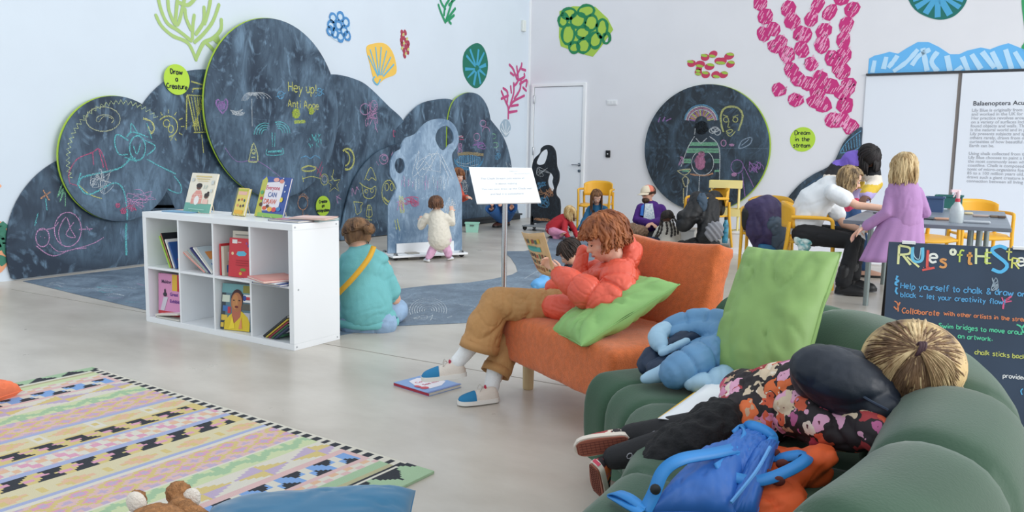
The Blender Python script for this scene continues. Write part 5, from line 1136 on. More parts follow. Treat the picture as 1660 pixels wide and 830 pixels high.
# ================= FIGURES =================
def sk(c): return mat('skin_'+c,c,.5,var=.03,vscale=20)
SK1='e3b49c'; SK2='d9a58c'; SK3='6b4738'
def nrm(v): return V(v).normalized()
def ax3(fwd,up):
    f=nrm(fwd); s=f.cross(V(up)).normalized(); u=s.cross(f).normalized(); return s,f,u     # right, forward, up
def head_mb(mb,c,fwd,up,s,detail=1):
    """s = head height. nose, lips, brow ridge, ears, jaw"""
    r,f,u=ax3(fwd,up); c=V(c); A=(r,f,u)
    mb.ell(c+u*.10*s-f*.04*s,(.36*s,.43*s,.39*s),A,20,14)          # cranium
    mb.ell(c-u*.14*s+f*.12*s,(.27*s,.28*s,.34*s),A,18,12)          # face
    mb.ell(c-u*.36*s+f*.22*s,(.13*s,.12*s,.10*s),A,12,8)           # chin
    for k in (-1,1):
        mb.ell(c-u*.12*s+f*.22*s+r*k*.15*s,(.12*s,.13*s,.11*s),A,12,8)  # cheeks
        mb.ell(c-u*.05*s-f*.02*s+r*k*.35*s,(.035*s,.075*s,.11*s),A,10,8) # ears
        mb.ell(c+u*.09*s+f*.33*s+r*k*.12*s,(.12*s,.06*s,.035*s),A,10,6)  # brow
    if detail:
        mb.cap([c+u*.02*s+f*.375*s,c-u*.09*s+f*.46*s],[.03*s,.045*s],8); mb.ell(c-u*.11*s+f*.45*s,(.065*s,.05*s,.04*s),A,10,6)
        mb.ell(c-u*.225*s+f*.385*s,(.09*s,.045*s,.022*s),A,10,6); mb.ell(c-u*.265*s+f*.375*s,(.075*s,.045*s,.025*s),A,10,6)
def face_parts(parent,c,fwd,up,s,brow='5a3a28',lips='b5655a',eyes=True,closed=False):
    r,f,u=ax3(fwd,up); c=V(c); A=(r,f,u)
    for k in (-1,1):
        e=c+u*.015*s+f*.355*s+r*k*.135*s
        if closed:
            build('eyelid',MB().tube(cr_spline([e-r*.055*s+f*.01*s,e-u*.02*s+f*.03*s,e+r*.055*s+f*.01*s],4),.009*s,6),mat('lash','3a2620',.7),parent)
        else:
            build('eye',MB().ell(e,(.055*s,.035*s,.032*s),A,12,8),mat('eye_white','e9e6e2',.3),parent); build('iris',MB().ell(e+f*.024*s-u*.006*s,(.026*s,.016*s,.026*s),A,10,6),mat('iris','33251e',.25),parent)
        build('eyebrow',MB().cap(cr_spline([c+u*.115*s+f*.375*s+r*k*.07*s,c+u*.135*s+f*.375*s+r*k*.14*s,c+u*.11*s+f*.335*s+r*k*.21*s],3),.014*s,6,.6),mat('brow_'+brow,brow,.8),parent)
    build('lips',MB().ell(c-u*.243*s+f*.398*s,(.085*s,.04*s,.03*s),A,12,8),mat('lips_'+lips,lips,.45),parent)
def hand_mb(mb,w,d,n,L,curl=35,side=1,spread=.12,thumb=1):
    """w wrist, d towards the fingers, n palm normal, L hand length; side=+1 puts the thumb on +(n x d)"""
    w=V(w); d=nrm(d); n=nrm(V(n)-d*V(n).dot(d)); t=n.cross(d)*side
    mb.ell(w+d*.26*L,(.21*L,.30*L,.10*L),(t,d,n),12,8); mb.cap([w-d*.12*L,w+d*.12*L],[.13*L,.14*L],10,.75,up=n)
    for k,(o,l) in enumerate(((.15,.44),(.05,.49),(-.05,.45),(-.15,.36))):
        p=w+d*.50*L+t*o*L; dd=(d+t*o*spread*4).normalized(); pts=[p-dd*.1*L]; a=0
        for j,(fr) in enumerate((.42,.32,.26)):
            a+=math.radians(curl)*(.6 if j==0 else 1.0); q=dd*math.cos(a)+n*math.sin(a); pts.append(p); p=p+q*l*L*fr
        pts.append(p); mb.cap(pts,[.052*L,.052*L,.047*L,.043*L,.037*L],8)
    b=w+d*.12*L+t*.13*L; k1=b+(d*.55+t*.75+n*.25).normalized()*.20*L; k2=k1+(d*.85+t*.25+n*.45).normalized()*.17*L; k3=k2+(d*.9+n*.5-t*.05).normalized()*.12*L
    mb.cap([b,k1,k2,k3],[.075*L,.06*L,.052*L,.042*L],8)
def hair(name,parent,c,fwd,up,s,m,fall=lambda a:0,end=lambda a:95,n=90,w=.05,lift=1.06,curl=.0,gather=None,seed=1,cap=True,crownback=.25,down=V((0,0,-1)),flick=0,part=0,taper=.35,cont=9):
    rnd=random.Random(seed); r,f,u=ax3(fwd,up); c=V(c)+u*.08*s-f*.03*s; R=(.385*s*lift,.455*s*lift,.42*s*lift)
    mb=MB()
    if cap:
        # scalp shell up to the hairline
        rows=[]
        for i in range(25):
            a=2*math.pi*i/24; rw=[]
            e=math.radians(end(math.atan2(math.sin(a),math.cos(a))))
            for j in range(9):
                t=e*j/8*.97; rw.append(c+(r*math.sin(a)*math.sin(t)*R[0]+f*math.cos(a)*math.sin(t)*R[1]+u*math.cos(t)*R[2])*.97)
            rows.append(rw)
        mb.grid(rows)
    cr_=(u-f*crownback).normalized()
    for k in range(n):
        a=2*math.pi*(k+rnd.random())/n; an=math.atan2(math.sin(a),math.cos(a)); e=math.radians(end(an)*(rnd.uniform(.92,1.05)))
        t0=math.radians(rnd.uniform(2,40)); pts=[]; 
        o=rnd.uniform(.98,1.07)
        for j in range(7):
            t=t0+(e-t0)*j/6; aa=a+(curl*rnd.uniform(-1,1)*.25)
            q=V((math.sin(aa)*math.sin(t),math.cos(aa)*math.sin(t),math.cos(t)))
            pp=r*q.x*R[0]+f*q.y*R[1]+u*q.z*R[2]
            pp=pp-f*crownback*s*.12*(1-j/6)
            pts.append(c+pp*o+V((rnd.uniform(-1,1),rnd.uniform(-1,1),rnd.uniform(-1,1)))*curl*s*.05)
        fl=fall(an)*rnd.uniform(.8,1.08)
        if gather is not None:
            g=V(gather); last=pts[3]; pts=pts[:4]; pts+=[last.lerp(g,.4)+(last-c).normalized()*.05*s,last.lerp(g,.75)+(last-c).normalized()*.03*s,g]
        elif fl>0:
            last=pts[-1]; out_=(last-c); out_=out_-down*out_.dot(down); out_=out_.normalized() if out_.length>1e-6 else f
            for j in range(1,6):
                x=j/5; pts.append(last+down*fl*x+out_*(.03*s*math.sin(x*3)+flick*x*x*fl)+V((rnd.uniform(-1,1),rnd.uniform(-1,1),0))*curl*s*.06)
        N=len(pts); ww=w*s*rnd.uniform(.7,1.2); rad=[ww*(.5 if i==0 else 1)*(1-(1-taper)*(i/(N-1))**2) for i in range(N)]
        mb.tube(cr_spline(pts,2),[rad[min(N-1,int(i/2))] for i in range((N-1)*2+1)],6,True,.6)
    return build(name,mb,m,parent,smooth=180)
def hairmat(c,c2): return mat('hair_'+c,c,.55,col2=c2,vscale=26,stretch=(1,1,.35),bump=.4,bscale=90,spec=.4)
def shoe(parent,ankle,fwd,up,L,m,sole,name='shoe',toe=None,h=.26,boot=0):
    """L length; ankle = ankle joint point"""
    r,f,u=ax3(fwd,up); a=V(ankle); A=(r,f,u); b=a-u*.30*L-f*.22*L  # heel floor point
    def foot(x): # width profile
        return .165*L*(1-.25*math.exp(-((x-.35)/.15)**2))*min(1,(1-((x-.5)/.52)**8))
    rows=[];srows=[]
    for i in range(15):
        x=i/14; wd=.15*L*(1+.22*math.sin((x-.25)*math.pi*1.1) if x>.25 else 1)*math.sqrt(max(.02,1-((x-.5)/.505)**6)); 
        hh=(.30*L if x<.3 else .30*L-(x-.3)/.7*.185*L)*math.sqrt(max(.05,1-((x-.5)/.51)**8)) if not boot else (.32*L if x<.35 else .32*L-(x-.35)/.65*.16*L)*math.sqrt(max(.05,1-((x-.5)/.51)**8))
        rows.append([b+f*x*L+r*wd*math.cos(t)*(1.0)+u*(.07*L+max(0,math.sin(t))*hh) for t in [math.pi*k/10 for k in range(11)]])
        srows.append([b+f*(x*1.04-.02)*L+r*wd*1.08*q+u*zz for q,zz in ((-1,0),(-1.0,.10*L),(1.0,.10*L),(1,0))])
    mb=MB().grid(rows); mb.f.append([k for k in range(11)][::-1]); mb.f.append([14*11+k for k in range(11)]); mb.m+=[0,0]
    o=build(name,mb,m,parent,smooth=60)
    mb=MB().grid(srows,closed_v=True); mb.f.append([0,1,2,3]); mb.f.append([14*4+k for k in (3,2,1,0)]); mb.m+=[0,0]
    build('sole',mb,sole,o,smooth=40)
    if boot: build('shaft',MB().cap([a-u*.05*L-f*.02*L,a+u*boot],[.17*L,.18*L],14),m,o)
    return o,b,A
def wrk(a=.004,sc=9,sx=(1,1,1),a2=0,s2=30):
    def f(p,n):
        q=V((p.x*sx[0],p.y*sx[1],p.z*sx[2])); v=a*(1-2*abs(noise.noise(q*sc)))*1.0-a*.5
        return v+(a2*noise.noise(q*s2) if a2 else 0)
    return f
def puffed(mb,pts,rad,seg,amp,n=16,ppseg=7,flat=1.):
    """quilted sleeve: radius swells between stitch lines"""
    c=cr_spline(pts,18); N=len(c); rr=[]
    for i in range(N):
        x=i/(N-1); k=x*(len(rad)-1); i0=min(int(k),len(rad)-2); r=rad[i0]+(rad[i0+1]-rad[i0])*(k-i0)
        rr.append(r*(1-amp+amp*abs(math.sin(x*seg*math.pi))**.38))
    return mb.cap(c,rr,n,flat)

def crease(amp=.006,sc=9,st=(1,1,1),sharp=5,a2=.003,s2=14,warp=.4,seed=0):
    """cloth folds: sharp valleys where the noise crosses zero, soft swells between"""
    def f(p,n):
        q=p+noise.noise_vector(p*sc*.6)*(warp/sc*2); q=V((q.x*st[0],q.y*st[1],q.z*st[2]))*sc+V((seed,seed,seed))
        a=abs(noise.noise(q)); return -amp*max(0,1-a*sharp)**1.5+amp*.35+(a2*noise.noise(p*s2) if a2 else 0)
    return f
def both(*fs): return lambda p,n: sum(f(p,n) for f in fs)

def grooves(paths,depth=.008,wid=.0045):
    """stitched channels of a quilted garment: rings across each limb path. paths: (points, reach, count)"""
    R=[]
    for pts,reach,cnt in paths:
        c=cr_spline([V(p) for p in pts],12); N=len(c)
        for k in range(1,cnt):
            i=int(k*(N-1)/cnt); a=(c[min(i+1,N-1)]-c[max(i-1,0)]).normalized(); R.append((c[i],a,reach))
    def f(p,n):
        v=0
        for c,a,r in R:
            d=p-c
            if d.length<r:
                t=d.dot(a)+.004*noise.noise(p*20); v=min(v,-depth*math.exp(-(t/wid)**2)-depth*.5*math.exp(-(t/(wid*3.2))**2))
        return v
    return f
# ---------------- the reading boy ----------------
BF=nrm((-.88,-.16,-.42)); BU=nrm((-.38,-.06,.9)); BH=P(981,386,3.78); BS=.215
by=MB(); head_mb(by,BH,BF,BU,BS)
nk=P(1004,430,3.80); hp=P(930,494,3.93); ch=P(985,462,3.82)
by.cap([BH-BU*.2*BS,nk],[.05,.05],12); by.cap([nk,ch,P(955,485,3.88),hp],[.05,.085,.09,.09],14)
shN=P(1000,455,3.66); elN=P(962,494,3.55); wrN=P(908,446,3.68); shF=P(968,440,3.98); elF=P(928,468,4.05); wrF=P(893,470,3.96)
for a,b,c_ in ((shN,elN,wrN),(shF,elF,wrF)): by.cap([a,b,c_],[.04,.033,.024],10)
hN=MB(); hand_mb(by,wrN,P(893,430,3.70)-wrN,V((.1,-.2,-.2))+ (P(870,400,3.75)-wrN).cross(V((0,0,1)))*-1,.135,curl=38,side=-1)
hand_mb(by,wrF,P(878,476,3.92)-wrF,V((0,.3,-1)),.125,curl=30)
knU=P(803,492,3.90); anU=P(752,575,3.88); knD=P(846,512,4.02); anD=P(797,628,3.90)
hpU=P(915,500,3.86); hpD=P(925,500,4.00)
by.cap([hpU,knU,anU],[.06,.045,.032],12); by.cap([hpD,knD,anD],[.06,.045,.032],12)
boy=sculpt('person',by,sk(SK1),vox=.0065,it=3); tag(boy,'boy with curly auburn hair in an orange puffer jacket reading on the orange sofa','person')
face_parts(boy,BH,BF,BU,BS,brow='8a5030',closed=True)
M_AUB=hairmat('6e3a20','a8653a')
hair('hair',boy,BH,BF,BU,BS,M_AUB,fall=lambda a:.035 if abs(a)<.6 else (.012 if abs(a)<1.2 else .045),end=lambda a:60 if abs(a)<.6 else (72 if abs(a)<1.15 else 104),n=210,w=.05,lift=1.13,curl=.42,seed=4,flick=.35,taper=.4)
# jacket
M_PUF=mat('orange_puffer','dc5a44',.45,var=.05,vscale=6,bump=.10,bscale=30)
jk=MB()
puffed(jk,[P(915,500,3.88),P(945,492,3.86),P(978,470,3.84),P(1004,444,3.82)],[.10,.125,.13,.10],3,.08,22)
jk.ell(P(998,446,3.78),(.12,.11,.07),n=18)
puffed(jk,[P(1004,446,3.66),P(1002,472,3.57),P(984,490,3.53)],[.088,.094,.086],2.9,.10,20); puffed(jk,[P(984,492,3.53),P(948,472,3.57),P(908,446,3.67)],[.084,.078,.046],2.9,.10,20)
puffed(jk,[shF,elF],[.068,.06],3,.10); puffed(jk,[elF,P(897,466,3.94)],[.058,.048],2,.10)
puffed(jk,[P(896,497,3.80),P(930,502,3.77),P(968,500,3.76)],[.062,.072,.06],2,.08)
jk.cap(cr_spline([P(996,402,3.95),P(1014,382,3.93),P(1027,402,3.84),P(1018,428,3.74),P(1000,440,3.68),P(980,442,3.69),P(966,446,3.75)],4),[.022]*8+[.045]*6+[.034]*6+[.024]*5,14)
jk.ell(P(1018,412,3.82),(.045,.07,.085),n=16)
jk.cap([P(945,406,3.97),P(942,424,3.95),P(938,440,3.93)],[.030,.034,.04],12)
jac=sculpt('puffer_jacket',jk,M_PUF,boy,vox=.0045,it=2,disp=both(grooves([([P(1004,440,3.66),P(1002,472,3.57),P(984,490,3.53)],.11,3),([P(984,492,3.53),P(948,472,3.57),P(908,446,3.67)],.092,3),([P(905,500,3.86),P(945,492,3.84),P(978,470,3.82),P(1004,444,3.80)],.16,3),([P(996,402,3.95),P(1014,382,3.93),P(1027,402,3.84),P(1018,428,3.74),P(996,432,3.68)],.06,4)],.006,.004),crease(.003,13,(1,1,1.5),5,.002,14,seed=2),crease(.0016,30,(1,1,1),5,0,20,seed=5)))
build('cuff',MB().tube([wrN+(elN-wrN).normalized()*.015,wrN-(elN-wrN).normalized()*.004],[.036,.032],14),mat('cuff_red','b8402f',.6),jac)
build('hem_label',MB().box(P(897,513,3.77),(.008,.02,.03)),M_WHITE,jac)
# trousers: baggy corduroy
M_TAN=mat('tan_corduroy','b58856',.8,var=.10,vscale=5,bump=.25,bscale=90,stretch=(1,1,.4))
tr=MB(); tr.cap([hpU,P(868,496,3.86),knU+V((0,0,.0))],[.085,.08,.075],18); tr.tube([knU+V((.02,0,.03)),knU,P(788,525,3.89),P(777,562,3.88)],[.05,.078,.086,.096],20)
tr.cap([hpD,P(880,506,4.0),knD],[.088,.08,.072],18); tr.tube([knD+V((.02,0,.03)),knD,P(822,560,3.96),P(805,601,3.91)],[.045,.068,.066,.070],20); tr.cap([P(955,492,3.93),P(925,500,3.93)],[.085,.10],16)
def cutb(p,n):
    return 0
def tw(p,n):
    a=abs(noise.noise(V((p.x*9,p.y*6,p.z*16)))); return .006-.02*max(0,.25-a)*1.6*(1 if True else 0)+.003*noise.noise(p*25)
trs=sculpt('trousers',tr,M_TAN,boy,vox=.0055,it=3,disp=both(crease(.011,6,(1.5,.8,.6),4,.006,6,seed=3),crease(.005,14,(1.4,1,.5),4.5,0,7,seed=8),crease(.002,32,(1,1,1),5,0,7,seed=1)))
for c_,d_,rr in ((P(778,560,3.88),(P(778,560,3.88)-P(788,525,3.89)),.097),(P(805,600,3.91),(P(805,600,3.91)-P(820,565,3.96)),.073)):
    d_=d_.normalized(); build('turn_up',MB().tube([c_-d_*.02,c_+d_*.022],[rr,rr*1.02],24,caps=False),M_TAN,trs).modifiers.new('t','SOLIDIFY').thickness=.005
M_SOCK=mat('white_sock','e9ecee',.8,bump=.3,bscale=120)
build('sock',MB().cap([P(762,562,3.88),anU,P(742,586,3.87)],[.042,.038,.036],16),M_SOCK,boy); build('sock',MB().cap([P(803,598,3.91),anD,P(793,640,3.89)],[.042,.038,.036],16),M_SOCK,boy)
M_SN=mat('cream_canvas','dcd3c9',.7,bump=.3,bscale=200); M_SOL=mat('rubber_white','e6e4df',.5); M_BLU=mat('blue_suede','1f78a8',.75); M_REDS=mat('red_suede','b82c48',.7)
def sneaker(ank,fwd,up,L):
    o,b,A=shoe(boy,ank,fwd,up,L,M_SN,M_SOL); r,f,u=A
    c=MB()
    rows=[]
    for i in range(9):
        x=.60+.40*i/8; wd=.152*L*(1+.22*math.sin((x-.25)*math.pi*1.1))*math.sqrt(max(.02,1-((x-.5)/.505)**6)); hh=(.30*L-(x-.3)/.7*.185*L)*math.sqrt(max(.05,1-((x-.5)/.51)**8))
        rows.append([b+f*x*L*1.004+r*wd*1.03*math.cos(t)+u*(.07*L+max(0,math.sin(t))*hh+.0025) for t in [math.pi*k/10 for k in range(11)]])
    build('toe_cap',MB().grid(rows),M_BLU,o,smooth=180); rows=[]
    for i in range(6):
        x=-.004+.2*i/5; wd=.153*L*math.sqrt(max(.02,1-((x-.5)/.505)**6)); hh=.305*L*math.sqrt(max(.05,1-((x-.5)/.515)**8))
        rows.append([b+f*x*L+r*wd*1.04*math.cos(t)+u*(.07*L+max(0,math.sin(t))*hh*.8+.002) for t in [math.pi*k/10 for k in list(range(0,4))]])
    build('heel_tab',MB().grid(rows),M_REDS,o,smooth=180); rows=[[V(2*b.dot(r)*0*r)+p for p in rw] for rw in rows]
    l=MB()
    for k in range(4): 
        x=.36+k*.06; z=(.33-(x-.3)*.26)*L; l.tube([b+f*x*L+r*.07*L+u*z,b+f*(x+.03)*L+u*(z+.03*L),b+f*x*L-r*.07*L+u*z],.010*L,6)
    for sgn in (-1,1): l.tube(cr_spline([b+f*.4*L+u*.36*L,b+f*.45*L+r*sgn*.09*L+u*.42*L,b+f*.5*L+r*sgn*.10*L+u*.30*L,b+f*.42*L+u*.34*L],3),.011*L,6)
    build('laces',l,mat('grey_lace','c9c4bd',.8),o)
    build('tongue',MB().ell(b+f*.34*L+u*.35*L,(.06*L,.03*L,.07*L),A),M_REDS,o)
    return o
sneaker(P(738,590,3.86),(-.97,-.12,-.10),(-.08,0,1),.215)
q=G(792,655); sneaker(V((q.x+.005,q.y+.02,.068)),(-.93,-.36,0),(0,0,1),.205)
# comic
cA,cB,cC_,cD_=P(845,376,3.96),P(881,377,3.70),P(902,450,3.66),P(869,434,3.92)
mg=MB(); rows=[]; nn=(cB-cA).cross(cD_-cA).normalized()
def cpt(x,y,l=0): 
    p=cA*(1-x)*(1-y)+cB*x*(1-y)+cC_*x*y+cD_*(1-x)*y; return p+nn*(.02*math.sin(x*math.pi)*(1)+l)
if nn.y>0: nn=-nn
for i in range(13): rows.append([cpt(i/12,j/10) for j in range(11)])
cm=thing('comic','tan covered comic held open by the boy in the orange jacket','comic',cD_)
build('cover',MB().grid(rows),mat('kraft','cda878',.55,var=.06,vscale=20),cm,smooth=180).modifiers.new('t','SOLIDIFY').thickness=.003
lr=random.Random(5); inks={}
def patch(col,x,y,w_,h_,l=.0022):
    n=4; mb=inks.setdefault(col,MB()); mb.grid([[cpt(x+w_*i/n,y+h_*j/2,l) for j in range(3)] for i in range(n+1)])
for k in range(7): patch(['c9a52f','8a3a2a','3f5f4a'][k%3],.14+k*.10,.14+.02*(k%2),.075,.10)
patch('3fa098',.18,.33,.6,.11); patch('2d8a80',.25,.31,.4,.05,.0026)
for r_ in range(3):
    for k in range(9): patch(lr.choice(['7a3a26','3a2a22','a0622f','b5382a','4a6a4a']),.08+k*.095+lr.uniform(-.01,.01),.50+r_*.15+lr.uniform(-.01,.02),.05,.08+lr.uniform(0,.03))
for col,mb in inks.items(): build('cover_print',mb,mat('ink_'+col,col,.5),cm,smooth=0)
# ---------------- blue quilted coat on the green seat ----------------
M_CO=mat('blue_quilt','5f8fb8',.5,var=.12,vscale=4,bump=.1,bscale=40); M_CL=mat('pale_blue_quilt','9cc0d8',.5,var=.05); M_CN=mat('navy_lining','1d2f48',.6)
coat=thing('puffer_coat','crumpled blue quilted coat lying on the green sofa against the big green cushion','coat',P(1130,625,2.85))
def q_(L,y): return [P(u,v,y+dy) for u,v,dy in L]
cdisp=both(crease(.0025,7,(1,1,1),5,.004,7,seed=1),crease(.0015,24,(1,1,1),5,0,9,seed=6))
def qt(L,rad,seg,amp=.07,flat=1.): return lambda mb: puffed(mb,[P(u,v,y) for u,v,y in L],rad,seg,amp,18,7,flat)
m1=MB()
qt([(1082,528,2.98),(1120,517,2.98),(1165,520,2.93),(1198,545,2.86),(1208,578,2.80),(1200,600,2.76)],[.028,.036,.044,.05,.05,.04],6)(m1)
qt([(1088,540,2.93),(1125,532,2.93),(1160,538,2.88),(1180,560,2.82)],[.024,.03,.04,.04],5)(m1)
qt([(1096,604,2.70),(1125,588,2.72),(1160,570,2.77),(1185,552,2.82)],[.062,.066,.06,.045],3.9,.05)(m1)
qt([(1108,572,2.84),(1135,562,2.84),(1160,556,2.84)],[.025,.028,.025],3)(m1)
m1.ell(P(1150,585,2.84),(.12,.08,.09))
gq=grooves([([P(1082,528,2.98),P(1120,517,2.98),P(1165,520,2.93),P(1198,545,2.86),P(1208,578,2.80),P(1200,600,2.76)],.065,6),([P(1096,604,2.70),P(1125,588,2.72),P(1160,570,2.77),P(1185,552,2.82)],.085,4)],.006,.004)
sculpt('coat_body',m1,M_CO,coat,vox=.0055,it=2,disp=both(gq,cdisp))
m2=MB(); qt([(1070,560,2.86),(1066,545,2.90),(1078,532,2.94)],[.032,.036,.03],2)(m2); qt([(1072,572,2.82),(1095,562,2.82),(1115,552,2.84)],[.014,.015,.014],4)(m2)
qt([(1120,622,2.66),(1160,618,2.66),(1200,600,2.72),(1212,588,2.76)],[.030,.045,.05,.035],3.9)(m2); qt([(1045,614,2.74),(1070,606,2.74),(1090,596,2.76)],[.018,.028,.03],2)(m2)
sculpt('pale_panel',m2,M_CL,coat,vox=.0055,it=2,disp=both(grooves([([P(1120,622,2.66),P(1160,618,2.66),P(1200,600,2.72),P(1212,588,2.76)],.06,4)],.005,.004),cdisp))
m3=MB(); m3.cap([P(1048,592,2.86),P(1056,575,2.88)],[.035,.03]); m3.cap([P(1075,562,2.88),P(1105,548,2.90),P(1140,545,2.92)],[.02,.025,.02]); m3.cap([P(1060,598,2.80),P(1090,585,2.84),P(1120,572,2.88)],[.03,.035,.03])
sculpt('lining',m3,M_CN,coat,vox=.009,it=1,disp=crease(.006,14))
# ---------------- girl lying on the green sofa ----------------
gH=P(1479,591,2.05); gS=.215; gFw=nrm((.35,.75,-.45)); gUp=nrm((.75,-.25,.35))
gb=MB(); head_mb(gb,gH,gFw,gUp,gS,0)
nkG=P(1408,612,2.12); shG=P(1375,618,2.14); chG=P(1335,625,2.2); hpG=P(1205,650,2.40)
gb.cap([gH-gUp*.06,nkG],[.045,.045],12); gb.cap([nkG,chG,P(1270,640,2.3),P(1212,660,2.36)],[.06,.08,.075,.06],14)
a1=P(1392,672,1.98); a2=P(1425,706,1.90); a3=P(1385,722,1.86)
gb.cap([P(1375,640,2.08),a1,a2],[.035,.032,.026],10); hand_mb(gb,a2,P(1455,690,1.93)-a2,V((0,0,-1)),.11,curl=25)
k1=P(1116,694,2.29); an1=P(1022,706,2.34); k2=P(1110,716,2.22); an2=P(996,742,2.26)
gb.cap([hpG,P(1195,680,2.32),k1,an1],[.06,.04,.038,.03],12); gb.cap([P(1200,690,2.30),k2,an2],[.05,.045,.03],12)
girl=sculpt('person',gb,sk(SK1),vox=.008,it=3); tag(girl,'blonde girl in a floral dress and navy hood lying face down on the green sofa','person')
def floral():
    m=mat('floral_dress','231d20',.7); n=m.node_tree.nodes; L=m.node_tree.links; b=n['Principled BSDF']; t=n.new('ShaderNodeTexCoord'); prev=None
    base=n.new('ShaderNodeRGB'); base.outputs[0].default_value=lin('241c20'); cur=base.outputs[0]
    nz=n.new('ShaderNodeTexNoise'); nz.inputs['Scale'].default_value=30; nz.inputs['Detail'].default_value=1; L.new(t.outputs['Object'],nz.inputs['Vector'])
    for k,(sc_,r_,cols,off) in enumerate([(12,.60,['c9506a','d98fb0','e8743f','a83a3f','d9c4a8'],(0,0,0)),(19,.50,['e3a8c4','d9603f','c9a78a','b85f8f','e9dccb'],(3,1,2))]):
        mp=n.new('ShaderNodeMapping'); mp.inputs['Location'].default_value=off; L.new(t.outputs['Object'],mp.inputs[0])
        ad=n.new('ShaderNodeMixRGB'); ad.blend_type='ADD'; ad.inputs[0].default_value=.06; L.new(mp.outputs[0],ad.inputs[1]); L.new(nz.outputs['Color'],ad.inputs[2])
        vo=n.new('ShaderNodeTexVoronoi'); vo.inputs['Scale'].default_value=sc_; L.new(ad.outputs[0],vo.inputs['Vector'])
        # petals: angle modulation around the cell centre
        v2=n.new('ShaderNodeTexVoronoi'); v2.inputs['Scale'].default_value=sc_*3.2; L.new(ad.outputs[0],v2.inputs['Vector'])
        m1=n.new('ShaderNodeMath'); m1.operation='MULTIPLY_ADD'; m1.inputs[1].default_value=.22; L.new(v2.outputs['Distance'],m1.inputs[0]); L.new(vo.outputs['Distance'],m1.inputs[2])
        lt=n.new('ShaderNodeMath'); lt.operation='LESS_THAN'; lt.inputs[1].default_value=r_; L.new(m1.outputs[0],lt.inputs[0])
        rp=n.new('ShaderNodeValToRGB'); rp.color_ramp.interpolation='CONSTANT'; sp=n.new('ShaderNodeSeparateColor'); L.new(vo.outputs['Color'],sp.inputs[0]); L.new(sp.outputs[0],rp.inputs[0])
        e=rp.color_ramp.elements; e[0].position=0; e[0].color=lin(cols[0]); e[1].position=.8; e[1].color=lin(cols[4])
        for i in (1,2,3): x=e.new(i*.2); x.color=lin(cols[i])
        mx=n.new('ShaderNodeMix'); mx.data_type='RGBA'; L.new(lt.outputs[0],mx.inputs[0]); L.new(cur,mx.inputs[6]); L.new(rp.outputs[0],mx.inputs[7])
        c2=n.new('ShaderNodeMath'); c2.operation='LESS_THAN'; c2.inputs[1].default_value=.09; L.new(vo.outputs['Distance'],c2.inputs[0])
        my=n.new('ShaderNodeMix'); my.data_type='RGBA'; my.inputs[7].default_value=lin('6b2433' if k==0 else '5a2030'); L.new(c2.outputs[0],my.inputs[0]); L.new(mx.outputs[2],my.inputs[6]); cur=my.outputs[2]
    L.new(cur,b.inputs['Base Color']); return m
M_FLO=floral()
d1=MB(); d1.cap([P(1372,632,2.12),P(1320,640,2.2),P(1265,648,2.28),P(1218,662,2.34)],[.10,.105,.105,.10],20); d1.cap([P(1240,668,2.26),P(1198,684,2.26)],[.09,.085],18); d1.ell(P(1215,645,2.40),(.09,.10,.085))
d1.cap([P(1378,650,2.06),a1,a2+V((.0,0,.0))],[.055,.05,.042],14); d1.cap([P(1330,690,2.06),P(1390,706,1.95)],[.06,.04],14); d1.cap([P(1300,668,2.15),P(1345,690,2.02)],[.08,.06],14)
sculpt('dress',d1,M_FLO,girl,vox=.0065,it=3,disp=both(crease(.009,8,(1,1.3,.8),4.5,.006,8,seed=4),crease(.004,19,(1,1,1),5,0,8,seed=9)))
M_NV=mat('navy_hood','16202e',.5,var=.15,vscale=6,bump=.15,bscale=40)
h_=MB(); h_.ell(P(1372,622,2.02),(.145,.10,.085),(nrm((.9,-.25,-.25)),nrm((.25,.95,0)),Z)); h_.ell(P(1330,606,2.10),(.075,.09,.08)); h_.ell(P(1425,658,1.96),(.06,.06,.045)); h_.cap([P(1318,590,2.14),P(1345,574,2.16),P(1385,585,2.12),P(1430,630,2.0),P(1452,668,1.92)],[.025,.03,.03,.028,.02],12); h_.ell(P(1385,600,2.08),(.10,.06,.05))
hd_=sculpt('hood',h_,M_NV,girl,vox=.006,it=4,disp=both(crease(.006,3.6,(.6,1.5,1),5,.006,6,seed=5),crease(.0015,16,(1,1,1),5,0,8,seed=2)))
build('hood_seam',MB().tube(cr_spline([P(1322,575,2.10),P(1350,600,1.985),P(1395,640,1.93),P(1440,665,1.89)],6),.0035,6),mat('navy_piping','24344a',.5),hd_)
M_TI=mat('black_tights','15151a',.7,bump=.2,bscale=100)
t_=MB(); t_.cap([P(1195,682,2.32),k1,an1],[.05,.046,.036],14); t_.cap([hpG+V((0,-.04,-.03)),k2,an2],[.08,.055,.036],14); ti=sculpt('tights',t_,M_TI,girl,vox=.008,it=3)
rg=random.Random(3); dm=MB()
for k in range(9):
    a,b=((k1,an1),(k2,an2))[k%2]; f_=rg.uniform(.1,.95); c_=a.lerp(b,f_)+V((0,-.052+.014*f_,.012)); x=(b-a).normalized(); y=V((0,0,1)); n_=V((0,-1,.2)).normalized(); xx=x-n_*x.dot(n_)
    dm.tube([c_+xx.normalized()*.008*math.cos(t)+y*.008*math.sin(t) for t in [i*math.pi/4 for i in range(8)]],.0015,5,closed=True)
build('ring_pattern',dm,mat('grey_dot','9a9aa2',.7),ti)
M_LA=mat('black_lace','121216',.85,bump=.8,bscale=60)
s_=MB(); s_.cap([P(1170,688,2.30),P(1130,706,2.24),P(1090,722,2.18),P(1065,750,2.12)],[.065,.062,.060,.045],16); s_.cap([P(1165,690,2.22),P(1110,728,2.12),P(1040,770,2.10)],[.08,.065,.035],16)
sculpt('lace_skirt',s_,M_LA,girl,vox=.009,it=2,disp=lambda p,n:.012*noise.noise(p*22)+.008*noise.noise(p*50))
